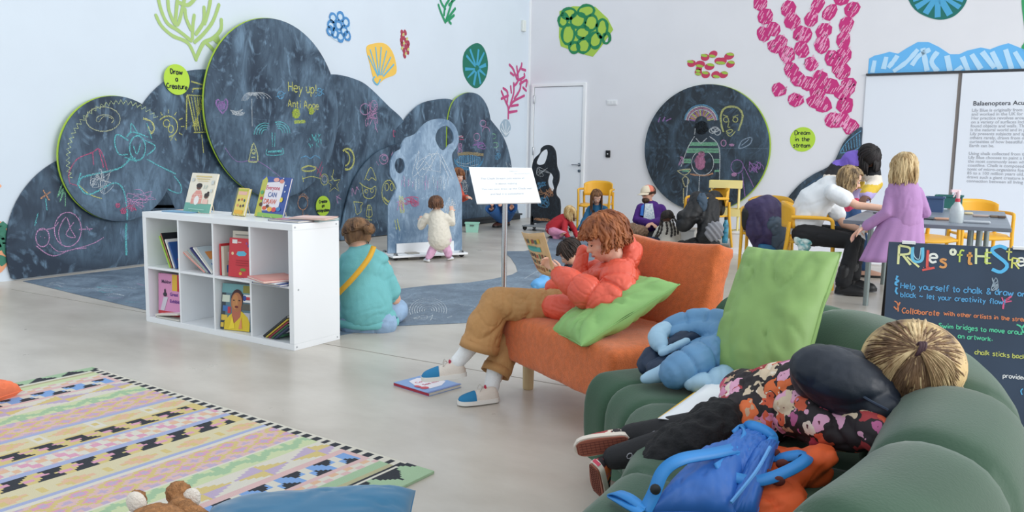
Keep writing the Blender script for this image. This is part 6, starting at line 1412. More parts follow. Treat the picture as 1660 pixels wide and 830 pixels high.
M_FS=floral(); M_SB=mat('brown_gum','9c5a48',.7); M_CRM=mat('cream_rubber','ddd3c6',.6)
def girl_shoe(ank,fwd,up,L):
    o,b,A=shoe(girl,ank,fwd,up,L,M_FLO,M_CRM); r,f,u=A
    pl=[]; 
    for i in range(17):
        x=.03+.94*i/16; wd=.14*L*(1+.22*math.sin((x-.25)*math.pi*1.1) if x>.25 else 1)*math.sqrt(max(.02,1-((x-.5)/.5)**6)); pl.append((x,wd))
    o2=[b+f*x*L+r*w_-u*.001 for x,w_ in pl]+[b+f*x*L-r*w_-u*.001 for x,w_ in reversed(pl)]
    sb=build('outsole',MB().prism(o2,-u*.004),M_SB,o,smooth=0); g_=MB()
    for k in range(12): x=.07+.08*k; g_.box(b+f*x*L-u*.0055,(.22*L,.008*L,.002),(r,f,u))
    for k in range(5): g_.box(b+f*.5*L+r*(k-2)*.055*L-u*.0055,(.008*L,.84*L,.002),(r,f,u))
    build('tread',g_,mat('dark_gum','6f3a30',.8),sb,smooth=0)
    build('heel_patch',MB().box(b-f*.022*L+u*.05*L,(.16*L,.008*L,.07*L),(r,f,u)),mat('heel_red','c23b55',.6),o,bevel=.001)
    return o
girl_shoe(P(1000,702,2.36),(-.95,.10,-.22),(.10,.92,.25),.165)
girl_shoe(P(985,748,2.28),(.15,.55,-.75),(.75,.45,.45),.16)
# ponytail hair
tie=P(1492,556,1.92)
M_BL=hairmat('6e5238','d9bb86'); M_BL2=hairmat('8a6a48','dcc294')
rg=random.Random(11); r_,f_,u_=ax3(gFw,gUp); hms=[MB(),MB()]
vd=(CAM-gH).normalized(); e1=vd.cross(Z).normalized(); e2=e1.cross(vd); R0=gS*.555
def sph(q,k=1.): 
    d=q-gH; return gH+V(d).normalized()*R0*k
tie=sph(tie,1.04)
build('hair_crown',MB().ell(gH,(R0*.985*1.08,R0*.985,R0*.985),(e1,vd,e2),28,20),M_BL,girl,smooth=180)
for k in range(420):
    a=2*math.pi*(k+rg.random())/420; ra=rg.uniform(.45,.99)
    st_=gH+e1*math.cos(a)*R0*ra*1.1+e2*math.sin(a)*R0*ra+vd*R0*math.sqrt(1-ra*ra); 
    pts=[sph(st_.lerp(tie,f),1.0+rg.uniform(.0,.035)+(.03 if f>.9 else 0)) for f in (0,.25,.5,.75,.92)]+[tie]
    dg=math.degrees(a); light=(75<dg<112 or 178<dg<232 or 318<dg<348) ^ (rg.random()<.16)
    hms[0 if light else 1].tube(cr_spline(pts,3),[.0042*rg.uniform(.7,1.2)*(.6 if i<2 or i>13 else 1) for i in range(16)],5,True,.5)
for k in range(110):
    a=math.pi*rg.uniform(.98,1.32); L_=rg.uniform(.08,.14); dd_=(e1*math.cos(a)*1.0+e2*math.sin(a)).normalized()
    if k%4==0: dd_=(e1*.85-e2*.6+e1*rg.uniform(-.15,.15)).normalized(); L_*=1.0
    pts=[tie]+[sph(tie+dd_*L_*f-e2*.05*f*f,1.07+rg.uniform(0,.03)+.03*math.sin(f*3)) for f in (.25,.5,.75,1.0)]
    hms[0].tube(cr_spline(pts,4),[.0046*(1-.6*i/16) for i in range(17)],5,True,.5)
for k in range(26):
    a=math.pi+rg.uniform(-.3,.9); p0=sph(gH+e1*math.cos(a)+e2*math.sin(a)+vd*.3,1.06); hms[0].tube(cr_spline([p0,p0+e1*.02-e2*.03,p0+e1*rg.uniform(-.01,.03)-e2*rg.uniform(.05,.09)],5),.0012,4)
build('ponytail',hms[0],M_BL2,girl,smooth=180); build('brown_strands',hms[1],hairmat('5f4836','8a6a4c'),girl,smooth=180)
tt=MB()
for k in range(3): tt.tube([tie+V((-.003+k*.006,-.004,0))+(V((0,math.cos(t),0))*.5+V((.3,0,1)).normalized()*math.sin(t))*.017 for t in [i*math.pi/6 for i in range(12)]],.0038,6,closed=True)
build('hair_tie',tt,mat('brown_elastic','4a3038',.6),girl)
# ---------------- blue rucksack and orange cloth ----------------
M_BP=mat('bright_blue_nylon','2e68b8',.5,var=.14,vscale=5,bump=.15,bscale=20); M_BP2=mat('strap_blue','2f86cf',.5)
oc=MB(); oc.cap([P(1215,800,1.98),P(1260,775,1.95),P(1320,748,1.92)],[.075,.085,.06],16,.5); oc.ell(P(1240,815,1.85),(.11,.10,.06)); oc.ell(P(1285,760,1.97),(.10,.07,.045)); oc.ell(P(1255,745,2.06),(.08,.06,.03))
cl=sculpt('orange_cloth',oc,mat('orange_spot_cloth','dd5a24',.7,var=.08),vox=.008,it=2,disp=both(crease(.014,7,(1,1,1),4,.010,7,seed=6),crease(.005,17,(1,1,1),5,0,8,seed=1))); tag(cl,'orange spotted cloth bundled under the blue rucksack on the green sofa','cloth')
dt_=MB(); 
for u,v,y_ in [(1268,752,1.93),(1243,768,1.9),(1281,742,1.98),(1255,735,2.0),(1228,790,1.88),(1262,780,1.86),(1300,745,1.96)]: dt_.ell(P(u,v,y_-.055),(.016,.008,.012))
build('dark_spots',dt_,mat('plum_spot','5a2420',.8),cl)
rs=thing('rucksack','bright blue nylon rucksack lying on the green sofa beside the girl\'s legs','bag',P(1180,800,1.9))
bpn=[('front_panel',[P(1145,735,1.97),P(1222,716,1.98),P(1190,835,1.72),P(1048,832,1.72)],.055,4.4),('side_panel',[P(1222,722,1.97),P(1262,716,1.99),P(1225,840,1.74),P(1165,845,1.72)],.045,6.1),('top_flap',[P(1150,742,1.90),P(1200,700,2.02),P(1250,712,1.99),P(1205,770,1.84)],.035,8.8)]
for nm_,cc,th_,sd in bpn: pillow(nm_,None,None,cc,th_,M_BP,seed=sd,wr=.0035,pinch=.08,parent=rs,n=44)
def strap(pts,w_,n_=V((0,-.6,.8)),y=None,col=M_BP2):
    c=cr_spline([P(*q) for q in pts],7); mb=MB().ribbon(c,w_,nrm(n_)); o=build('strap',mb,col,rs,smooth=30,recalc=False); k=o.modifiers.new('t','SOLIDIFY'); k.thickness=.004; return o
strap([(1252,712,2.0),(1215,722,1.93),(1160,735,1.84),(1105,745,1.78),(1075,765,1.76),(1060,800,1.74),(1045,830,1.72)],.03)
strap([(1045,826,1.72),(1020,808,1.74),(1000,800,1.78),(993,805,1.80),(1010,815,1.74),(1040,832,1.7)],.026,(0,-.3,1))
strap([(1205,700,2.02),(1215,690,2.0),(1240,698,1.98),(1253,712,1.97),(1235,728,1.93),(1190,745,1.86)],.026,(.2,-.8,.5))
strap([(1190,775,1.80),(1230,780,1.8),(1275,765,1.82),(1307,745,1.86),(1300,738,1.9),(1270,742,1.92),(1245,745,1.95)],.028,(.2,-.6,.8))
strap([(1160,760,1.80),(1190,738,1.88),(1208,708,1.95),(1203,695,2.0),(1190,705,1.98)],.024,(.3,-.8,.4))
build('buckle',MB().lathe([(.012,0),(.012,.006),(.004,.008)],P(1062,793,1.725),12,(V((1,0,0)),nrm((0,.3,1)),nrm((0,-1,.3)))),M_BLACK,rs)
zp=MB().tube(cr_spline([P(1248,725,1.90),P(1225,765,1.79),P(1185,815,1.72)],6),.0045,6); build('zip',zp,mat('zip_blue','5fa0e0',.5),rs)
# ---------------- teddy bear ----------------
M_BR=mat('brown_fur','a9784e',1,var=.25,vscale=60,bump=1,bscale=140); M_BE=mat('cream_fur','e6ddd2',1,bump=.8,bscale=140)
bz=G(268,835,.06); bear=MB(); hc=G(262,850,.10)
tdb=thing('teddy_bear','brown teddy bear with cream ears lying at the bottom edge of the rug','toy',V((hc.x,hc.y-.05,0)))
e1=G(290,800,.14); e0=G(222,812,.12)
fz=lambda p,n:.005*noise.noise(p*80)+.004*noise.noise(p*160)
bear.ell(hc+V((.01,-.06,0)),(.10,.09,.085)); bear.ell(e1+V((0,0,-.0)),(.042,.028,.042)); bear.ell(e0,(.03,.03,.035)); bear.ell(hc+V((-.02,-.12,-.01)),(.05,.05,.04)); bear.cap([e1+V((.02,-.05,-.03)),e1+V((.13,-.10,-.06))],[.04,.035]); bear.ell(hc+V((.1,-.22,-.02)),(.14,.16,.09))
sculpt('body',bear,M_BR,tdb,vox=.008,it=1,disp=fz)
for c_,sx in ((G(312,806,.13),1),(G(224,812,.135),-1)):
    x=MB().ell(c_+V((0,-.012,0)),(.03,.018,.036),(nrm((.9,0,-.4*sx)),V((0,1,0)),nrm((.4*sx,0,.9)))); build('ear_lining',x,M_BE,tdb,smooth=180)
for sx in (-1,1): build('eye',MB().ell(hc+V((.04*sx,-.13,.04)),.009),M_BLACK,tdb)
build('nose',MB().ell(hc+V((-.02,-.17,.0)),(.018,.012,.012)),M_BLACK,tdb)
def limbs(mb,pts,rads,n=12): mb.cap([V(p) for p in pts],rads,n); return mb
def label(o,l): tag(o,l,'person')
# ---------------- woman in teal sweatshirt, sitting on the floor with her back to us ----------------
Y=5.45; S=.235; hd=P(580,384,Y+.0); fw=nrm((-.35,.85,-.40)); up=nrm((-.15,.25,.95))
b=MB(); head_mb(b,hd,fw,up,S); limbs(b,[hd-up*.08,P(587,418,Y-.02)],[.055,.055]); limbs(b,[P(587,432,Y+.02),P(590,470,Y),P(595,500,Y+.02)],[.09,.10,.10])
limbs(b,[P(560,430,Y+.03),P(535,480,Y+.1),P(520,470,Y+.4)],[.05,.045,.03]); limbs(b,[P(622,430,Y+.05),P(640,485,Y+.12),P(618,480,Y+.42)],[.05,.045,.03])
hand_mb(b,P(520,470,Y+.4),V((.2,.8,-.3)),V((0,0,-1)),.17); hand_mb(b,P(618,480,Y+.42),V((-.3,.8,-.3)),V((0,0,-1)),.17,side=-1)
for sx,u0,u1 in ((-1,575,548),(1,612,648)): limbs(b,[P(u0,508,Y+.02),P(u1,508,Y+.28),P(598+sx*8,500,Y+.55)],[.06,.055,.04])
wt=sculpt('person',b,sk(SK2),vox=.011,it=3); label(wt,'woman in a teal sweatshirt sitting on the floor beside the bookcase, back to us')
M_TE=mat('teal_jersey','6fb5b8',.85,var=.04,bump=.15,bscale=120)
c=MB(); limbs(c,[P(588,428,Y-.0),P(590,465,Y-.02),P(595,500,Y-.02)],[.145,.165,.175],20); c.ell(P(590,420,Y),(.17,.11,.075)); c.ell(P(584,407,Y),(.085,.085,.055)); c.ell(P(588,440,Y-.04),(.15,.12,.13)); limbs(c,[P(552,436,Y+.02),P(538,478,Y+.12)],[.065,.065]); limbs(c,[P(620,436,Y+.03),P(634,472,Y+.06),P(632,488,Y+.2)],[.065,.068,.055]); c.ell(P(596,510,Y),(.20,.15,.06))
sw=sculpt('sweatshirt',c,M_TE,wt,vox=.010,it=3,disp=both(crease(.006,6,(.7,1,1.3),5,.004,6,seed=3),crease(.002,15,(1,1,1),5,0,8)))
build('hem_band',MB().tube([P(596,521,Y)+V((math.cos(t)*.205,math.sin(t)*.155,0)) for t in [k*math.pi/16 for k in range(32)]],.012,8,closed=True,flat=2.2),M_TE,sw)
build('collar',MB().tube([P(586,413,Y-.005)+V((math.cos(t)*.068,math.sin(t)*.06,.012*math.sin(t))) for t in [k*math.pi/12 for k in range(24)]],.011,8,closed=True),M_TE,sw)
c=MB(); limbs(c,[P(580,520,Y),P(552,510,Y+.25)],[.11,.09]); limbs(c,[P(610,518,Y),P(643,503,Y+.25)],[.11,.085]); limbs(c,[P(643,503,Y+.25),P(600,505,Y+.52)],[.082,.06]); limbs(c,[P(575,524,Y-.04),P(620,524,Y-.04)],[.10,.10])
sculpt('jeans',c,mat('pale_denim','8ea9c6',.85,var=.12,vscale=10,bump=.2),wt,vox=.012,it=3,disp=crease(.008,10,(1,1,1),5,.004,8))
M_BRN=hairmat('4a3426','8a6644')
hair('hair',wt,hd,fw,up,S,M_BRN,end=lambda a:140 if abs(a)>1.2 else (110 if abs(a)>.9 else 70),n=120,w=.045,gather=hd-fw*.10+up*.02+V((.06,0,.01)),seed=3,lift=1.06)
bn=MB(); bc=hd-fw*.105+up*.015+V((.065,-.02,.01)); rg=random.Random(2)
for k in range(16):
    a=rg.uniform(0,6.28); q=V((rg.uniform(-1,1),rg.uniform(-1,1),rg.uniform(-1,1))).normalized(); w_=q.cross(V((.3,.5,.8))).normalized(); x_=q.cross(w_)
    bn.tube([bc+(w_*math.cos(t)+x_*math.sin(t))*.030*rg.uniform(.9,1.1) for t in [i*math.pi/6 for i in range(9)]],.011,6)
build('bun',bn,M_BRN,wt,smooth=180)
st_=MB(); pts=cr_spline([P(606,400,Y-.12),P(597,420,Y-.20),P(575,448,Y-.235),P(552,472,Y-.20),P(535,490,Y-.10)],6); st_.ribbon(pts,.035,nrm((.1,-1,.3)))
o=build('shoulder_strap',st_,mat('mustard_strap','d9a52e',.7),smooth=40,recalc=False,label='mustard yellow bag strap across the back of the woman in teal',cat='strap'); o.modifiers.new('t','SOLIDIFY').thickness=.006
# ---------------- generic small figure builder ----------------
def fig(lb,hd,fw,up,S,torso,tr,arms,legs,skin,top,bot,hairm,hk,ar=.035,lr=.05,hands=None,sleeve=None,vox=.014,tr_sleeve=.046,trouser=.062,shoes=None,shoe_m=None,sole_m=None,face=True,crs=None,L=None):
    b=MB(); head_mb(b,hd,fw,up,S); limbs(b,[hd-V(up)*.25*S,V(torso[0])],[.2*S,.22*S]); limbs(b,torso,[t*.8 for t in tr]) if len(torso)>1 else 0
    for i,a in enumerate(arms):
        limbs(b,a,[ar,ar*.9,ar*.7][:len(a)]); d=(V(a[-1])-V(a[-2])).normalized(); hand_mb(b,a[-1],d,nrm(V((0,0,-1))-d*d.dot(V((0,0,-1)))+V((.01,.01,0))),S*.78,curl=25,side=1 if i else -1)
    for l in legs: limbs(b,l,[lr,lr*.8,lr*.55][:len(l)])
    o=sculpt('person',b,sk(skin),vox=vox*.8,it=2); tag(o,lb,'person')
    if face: face_parts(o,hd,fw,up,S)
    c=MB(); limbs(c,torso,tr,18)
    for a in arms:
        a=[V(p) for p in a]; 
        if sleeve is None: limbs(c,[a[0],a[1],a[1].lerp(a[2],.93)] if len(a)>2 else a,[tr_sleeve,tr_sleeve*.9,tr_sleeve*.75][:len(a)])
        else: limbs(c,[a[0],a[0].lerp(a[1],sleeve)],[tr_sleeve*1.1,tr_sleeve*1.15])
    o2=sculpt('top',c,top,o,vox=vox,it=3,disp=crs or crease(.007,9,(1,1,1),4.5,.005,8))
    if bot and legs:
        c=MB(); c.ell(V(torso[-1]),(tr[-1]*1.0,tr[-1]*.9,tr[-1]*.8))
        for l in legs: l=[V(p) for p in l]; limbs(c,[l[0],l[1],l[1].lerp(l[2],.95)],[trouser*1.15,trouser,trouser*.75])
        sculpt('trousers',c,bot,o,vox=vox,it=3,disp=crease(.006,10,(1,1,1),5,.004,8,seed=4))
    if shoes:
        for (a,f) in shoes: shoe(o,a,f,(0,0,1),S*1.0 if not L else L,shoe_m,sole_m)
    if hairm: hair('hair',o,hd,fw,up,S,hairm,**hk)
    return o,o2
def fuz(a,s1): return lambda p,n: a*noise.noise(p*s1)+a*.6*noise.noise(p*s1*2.3)
# ---------------- toddler ----------------
Y=8.95; g1=G(694,425); g2=G(727,422); hd=P(707,331,Y)
o,t_=fig('toddler in a fluffy white jumper and pink leggings drawing on the blue easel board',hd,nrm((.25,.95,.1)),nrm((0,-.05,1)),.175,[P(708,350,Y),P(711,368,Y),P(713,387,Y)],[.085,.115,.135],
 [[P(692,352,Y),P(682,368,Y+.04),P(683,357,Y+.16)],[P(722,352,Y),P(733,362,Y+.04),P(732,344,Y+.16)]],[[P(704,400,Y),P(698,412,Y-.02),g1+Z*.05],[P(722,400,Y),P(727,411,Y),g2+Z*.05]],SK1,
 mat('cream_fluff','ece5d6',1,bump=.9,bscale=160),mat('pink_leggings','d9a9c6',.85,var=.1,vscale=30),hairmat('3f2a20','7a5238'),dict(end=lambda a:70 if abs(a)<.8 else 105,fall=lambda a:.03,n=60,w=.07,curl=.3,seed=2),ar=.028,lr=.045,vox=.011,tr_sleeve=.048,trouser=.045,
 shoes=[(g1+Z*.045,nrm((-.5,.85,0))),(g2+Z*.045,nrm((.45,.85,0)))],shoe_m=mat('white_trainer','d6dce8',.6),sole_m=M_SOL,crs=fuz(.006,40),L=.12)
# ---------------- kid peeking past the easel ----------------
Y=10.6; g=G(733,392); kx=G(733,395)
o,_=fig('child in a rust red top peeking out from behind the blue easel board',P(743,285,Y),nrm((.45,-.85,-.2)),Z,.19,[P(738,303,Y),P(736,325,Y),P(735,345,Y)],[.09,.10,.10],
 [[P(744,308,Y),P(750,322,Y-.05),P(757,320,Y-.22)],[P(730,308,Y),P(725,325,Y),P(727,340,Y-.05)]],[[P(731,348,Y),P(731,368,Y),V((kx.x-.04,Y,.07))],[P(738,348,Y),P(738,368,Y),V((kx.x+.04,Y,.07))]],SK1,
 mat('rust_top','c04a34',.8),mat('dark_trouser','33373f',.8),hairmat('5a3522','9a6238'),dict(end=lambda a:60 if abs(a)<.8 else 105,fall=lambda a:.04,n=60,w=.07,curl=.3,seed=5),vox=.015,tr_sleeve=.05,trouser=.05,
 shoes=[(V((kx.x-.04,Y,.05)),V((0,-1,0))),(V((kx.x+.04,Y,.05)),V((0,-1,0)))],shoe_m=M_BLACK,sole_m=M_BLACK,L=.16)
# ---------------- crouching adult in blue ----------------
Y=13.2; g1=G(812,368); g2=G(822,366); M_DEN=mat('bright_denim','2f62a0',.8,var=.15,vscale=6)
o,_=fig('crouching adult in blue trousers and brown boots behind the white sign',P(800,290,Y-.1),nrm((-.6,-.7,-.1)),Z,.22,[P(803,304,Y),P(808,322,Y+.05),P(812,338,Y+.1)],[.14,.15,.17],
 [[P(792,306,Y-.1),P(785,322,Y-.3),P(792,326,Y-.45)],[P(816,306,Y+.05),P(825,322,Y-.1),P(815,328,Y-.4)]],[[P(804,340,Y),P(795,336,Y-.42),V((g1.x,g1.y,.12))],[P(822,340,Y+.05),P(830,334,Y-.35),V((g2.x,g2.y,.12))]],SK2,
 mat('navy_jumper','2a3f66',.85),M_DEN,hairmat('3a2a20','6a4a34'),dict(end=lambda a:65 if abs(a)<.8 else 110,fall=lambda a:.1,n=60,w=.06,seed=7),vox=.018,trouser=.10,tr_sleeve=.06)
for g in (g1,g2): 
    shoe(o,V((g.x,g.y,.085)),nrm((-.6,-.8,0)),(0,0,1),.26,mat('brown_boot','4f2a20',.5),M_BLACK,name='boot',boot=.22)
# ---------------- girl in red, kneeling ----------------
Y=11.75
o,_=fig('small blonde girl in a red jumper kneeling and leaning on her hands',P(924,345,Y-.05),nrm((.75,-.35,-.5)),nrm((.35,-.1,.9)),.185,[P(914,356,Y),P(905,362,Y+.03),P(896,370,Y+.05)],[.09,.105,.11],
 [[P(916,360,Y-.08),P(915,374,Y-.15),P(922,386,Y-.25)],[P(922,358,Y+.06),P(930,371,Y+.02),P(936,384,Y-.1)]],[[P(897,376,Y-.05),P(914,380,Y-.22),P(900,386,Y-.1)],[P(899,374,Y+.1),P(918,378,Y+.05),P(902,383,Y+.15)]],SK1,
 mat('red_jumper','b3232f',.8,bump=.2),mat('pink_trousers','d58fae',.85),hairmat('a8824c','e6cd98'),dict(end=lambda a:60 if abs(a)<.7 else 100,fall=lambda a:.10,n=90,w=.05,seed=8,curl=.15),vox=.012,trouser=.062,
 shoes=[(P(893,383,Y+.05)+Z*.0,V((-.8,0,-.3)))],shoe_m=M_BLACK,sole_m=M_BLACK,L=.15)
# ---------------- girl in blue sleeves, dark pinafore ----------------
Y=12.2
o,tp=fig('long-haired girl in a dark pinafore over teal blue sleeves kneeling by the yellow chair',P(967,319,Y-.1),nrm((.15,-.75,-.6)),nrm((0,-.35,.93)),.2,[P(968,338,Y),P(968,352,Y),P(968,368,Y+.03)],[.10,.12,.13],
 [[P(956,338,Y-.03),P(948,355,Y-.1),P(938,374,Y-.2)],[P(980,338,Y-.03),P(986,352,Y-.15),P(975,366,Y-.25)]],[[P(960,376,Y),P(955,378,Y-.3),P(966,382,Y+.0)],[P(976,376,Y),P(980,378,Y-.3),P(972,380,Y+.05)]],SK1,
 mat('teal_blue','1f5f86',.8),mat('tights_dark','2a2c33',.8),hairmat('5a3b26','8f6540'),dict(end=lambda a:56 if abs(a)<.9 else 100,fall=lambda a:0 if abs(a)<.9 else .22,n=110,w=.045,seed=9,curl=.1),vox=.013)
c=MB(); limbs(c,[P(968,343,Y),P(968,356,Y),P(968,374,Y)],[.108,.128,.16],18); sculpt('pinafore',c,mat('black_pinafore','1e1f26',.8,col2='4a4038',vscale=30),o,vox=.014,it=2,disp=crease(.006,9))
# ---------------- man in purple fleece with a cap ----------------
Y=11.8; hd=P(1051,314,Y); fw=nrm((-.85,-.5,-.15)); up=nrm((-.1,0,1))
M_FLE=mat('purple_fleece','4b2478',.95,var=.1,bump=.5,bscale=120)
o,tp=fig('bearded man in a purple fleece and cream cap sitting cross-legged by the wall',hd,fw,up,.235,[P(1055,341,Y),P(1054,354,Y),P(1056,372,Y)],[.15,.19,.20],
 [[P(1040,338,Y-.08),P(1032,356,Y-.15),P(1052,362,Y-.36)],[P(1071,339,Y+.02),P(1080,356,Y-.05),P(1058,362,Y-.36)]],[[P(1046,378,Y-.05),P(1028,376,Y-.35),P(1056,385,Y-.3)],[P(1066,378,Y),P(1082,378,Y-.3),P(1050,386,Y-.4)]],SK2,
 M_FLE,mat('black_jeans','1d1e24',.8),hairmat('35261e','5a4030'),dict(end=lambda a:62 if abs(a)<.8 else 108,fall=lambda a:.0,n=70,w=.04,seed=4,lift=1.0),vox=.013,tr_sleeve=.078,trouser=.095,ar=.045,lr=.07)
r,f,u=ax3(fw,up); 
b_=MB(); b_.ell(hd-u*.085+f*.06,(.062,.055,.05),(r,f,u)); sculpt('beard',b_,hairmat('3a2a20','5a4030'),o,vox=.008,it=1,disp=lambda p,n:.003*noise.noise(p*120))
g_=MB()
for k in (-1,1): c=hd+u*.005+f*.095+r*k*.033; g_.tube([c+r*math.cos(t)*.024+u*math.sin(t)*.02 for t in [i*math.pi/6 for i in range(12)]],.003,5,closed=True); g_.tube([c+r*k*.024,hd+r*k*.09+u*.01],.003,5)
g_.tube([hd+u*.008+f*.098-r*.01,hd+u*.008+f*.098+r*.01],.003,5); build('glasses',g_,M_BLACK,o)
M_CAP=mat('cream_cap','e3d6bd',.8); M_CPK=mat('coral_cap','e0806a',.8)
cp=MB(); rows=[]
for i in range(17):
    a=2*math.pi*i/16; rows.append([hd+u*.03+r*math.sin(a)*.098*math.sin(t)+f*math.cos(a)*.115*math.sin(t)+u*.10*math.cos(t) for t in [math.pi/2*j/6 for j in range(7)]])
cp.grid(rows); cap=build('cap',cp,M_CPK,o,smooth=180); cap.modifiers.new('t','SOLIDIFY').thickness=.006
rows=[]
for i in range(11):
    a=-1.1+2.2*i/10; rows.append([hd+u*(.035-.02*j/4-.012*abs(a))+r*math.sin(a)*(.097+.02*j/4)+f*(math.cos(a)*(.112+.075*j/4)) for j in range(5)])
v_=build('visor',MB().grid(rows),M_CAP,cap,smooth=180); v_.modifiers.new('t','SOLIDIFY').thickness=.005
rows=[]
for i in range(11):
    a=-1.25+2.5*i/10; rows.append([hd+u*.031+r*math.sin(a)*.100*math.sin(t)+f*math.cos(a)*.1175*math.sin(t)+u*.102*math.cos(t) for t in [math.pi/2*(.25+.75*j/6) for j in range(7)]])
build('front_panel',MB().grid(rows),M_CAP,cap,smooth=180)
sh=MB(); cc=P(1050,348,Y-.175); sh.prism([P(1046,330,Y-.19),P(1058,330,Y-.19),P(1062,356,Y-.24),P(1043,356,Y-.24)],V((0,.03,0))); build('check_shirt',sh,mat('pale_check','a9bccb',.8,col2='e3e8ea',vscale=50),o,smooth=0)
sh=MB(); sh.prism([P(1040,334,Y-.20),P(1044,331,Y-.20),P(1043,350,Y-.245),P(1038,349,Y-.23)],V((0,.03,0))); build('blue_lining',sh,mat('bright_blue','2f6fc4',.7),o,smooth=0)
# ---------------- child with braids, seen from behind ----------------
Y=10.95; hd=P(1081,353,Y)
o,_=fig('child with long dark braids in a cream jacket sitting with back to us',hd,nrm((-.4,.9,-.15)),Z,.19,[P(1081,370,Y),P(1082,383,Y),P(1083,395,Y)],[.11,.15,.17],
 [[P(1070,373,Y),P(1062,388,Y+.1),P(1064,392,Y+.3)],[P(1093,373,Y),P(1101,388,Y+.1),P(1092,392,Y+.3)]],[[P(1076,397,Y),P(1064,396,Y+.3),P(1080,398,Y+.4)],[P(1088,397,Y),P(1104,396,Y+.3),P(1090,398,Y+.45)]],SK3,
 mat('cream_jacket','d5cfc4',.8,bump=.2),mat('grey_jog','7a7d85',.85),hairmat('15110f','2f2620'),dict(end=lambda a:100,fall=lambda a:.02,n=70,w=.05,seed=6),vox=.014,tr_sleeve=.06,face=False)
br=MB(); rg=random.Random(8)
for k,(u0,v0,u1,v1,u2,v2) in enumerate([(1072,355,1068,372,1062,386),(1074,358,1072,374,1066,384),(1090,356,1094,372,1094,382),(1086,358,1089,374,1088,384),(1092,350,1098,366,1099,380),(1080,360,1082,372,1080,380)]):
    c=cr_spline([P(u0,v0,Y-.09),P(u1,v1,Y-.16),P(u2,v2,Y-.2)],10); br.tube(c,[.013+.004*math.sin(i*1.6) for i in range(len(c))],7)
build('braids',br,hairmat('15110f','2f2620'),o,smooth=180)
# brown furry bundle and navy jacket on the floor
c=MB(); c.ell(P(1035,376,11.2),(.14,.14,.10)); c.ell(P(1026,370,11.25),(.07,.08,.08)); o=sculpt('fur_hat',c,mat('brown_faux_fur','8a6f5a',1,var=.3,vscale=40,bump=1,bscale=120),vox=.012,it=1,disp=fuz(.012,45)); tag(o,'brown furry bundle on the floor before the man in purple','clothing')
c=MB(); c.cap([P(1042,390,10.9),P(1062,388,10.85)],[.075,.065],flat=.6); o=sculpt('jacket',c,mat('navy_jacket','26344f',.7),vox=.012,it=2,disp=crease(.012,9)); tag(o,'small navy jacket on the floor left of the child with braids','clothing')
# ---------------- dark-haired child behind the sofa ----------------
Y=5.9; hd=P(924,409,Y)
o,_=fig('dark-haired child crouching on the floor behind the reading boy',hd,nrm((-.75,-.1,-.65)),nrm((-.5,0,.85)),.19,[P(935,438,Y+.05),P(938,460,Y+.08),P(940,490,Y+.1)],[.10,.13,.14],
 [[P(925,440,Y-.05),P(905,458,Y-.1),P(885,462,Y-.15)],[P(940,440,Y+.15),P(915,465,Y+.2),P(890,475,Y+.1)]],[[P(935,505,Y),P(915,500,Y-.2),P(935,520,Y-.1)],[P(945,505,Y+.15),P(925,498,Y+.15),P(945,515,Y+.2)]],SK2,
 mat('charcoal_fleece','2b2f38',.9),mat('navy_joggers','2a3350',.85),hairmat('1d1512','3a2a22'),dict(end=lambda a:66 if abs(a)<.8 else 112,fall=lambda a:.01,n=130,w=.04,seed=14,lift=1.04,curl=.15),vox=.012)
c=MB(); c.cap([P(868,462,5.6),P(882,456,5.65)],[.035,.045]); o=sculpt('jacket',c,mat('sky_nylon','5fa5dc',.5),vox=.01,it=2,disp=crease(.01,12)); tag(o,'scrap of sky blue jacket showing between the comic and the boy\'s knees','clothing')
# ---------------- woman in the white T-shirt ----------------
Y=7.6; hd=P(1378,291,Y-.15); fw=nrm((.86,-.34,-.42)); up=nrm((.42,-.05,.9))
M_TEE=mat('white_tee','e4e8ec',.8); M_BT=mat('black_trousers','17181c',.8)
hip=P(1300,378,Y+.1)
o,_=fig('fair-haired woman in a white T-shirt and black trousers leaning over the table',hd,fw,up,.225,[P(1345,306,Y-.02),P(1322,325,Y+.03),P(1302,360,Y+.1)],[.125,.16,.165],
 [[P(1350,312,Y-.18),P(1390,333,Y-.30),P(1433,338,Y-.42)],[P(1348,330,Y+.1),P(1368,364,Y-.05),P(1396,372,Y-.22)]],[[P(1302,380,Y-.02),P(1384,392,Y-.25),P(1366,462,Y-.40)],[P(1305,378,Y+.2),P(1392,383,Y+.05),P(1382,450,Y-.15)]],SK1,
 M_TEE,M_BT,hairmat('5f4e3c','b89c72'),dict(end=lambda a:52 if abs(a)<.95 else 98,fall=lambda a:.0 if abs(a)<.95 else (.08 if abs(a)<1.3 else .14),n=150,w=.045,seed=12,curl=.45),vox=.011,sleeve=.5,tr_sleeve=.068,trouser=.092,ar=.042,lr=.07,crs=both(crease(.007,6,(1,1,1),5,.004,6,seed=5),crease(.002,15)))
for a,k in ((P(1366,462,Y-.40),0),(P(1382,450,Y-.15),1)):
    gg=V((a.x,a.y,.09)); shoe(o,gg,nrm((.95,-.3,0)),(0,0,1),.27,mat('black_boot','141518',.5),M_BLACK,name='boot',boot=.14)
c=MB(); q=P(1399,375,Y-.30); c.prism([q+V((-.03,0,.07)),q+V((.04,0,.09)),q+V((.02,.01,-.02)),q+V((.03,0,-.08)),q+V((-.01,.01,-.05)),q+V((-.05,0,-.06))],V((.003,.01,.002))); build('paper_scrap',c,M_WHITE,smooth=0,label='torn white paper in the lower hand of the woman in the white T-shirt',cat='paper')
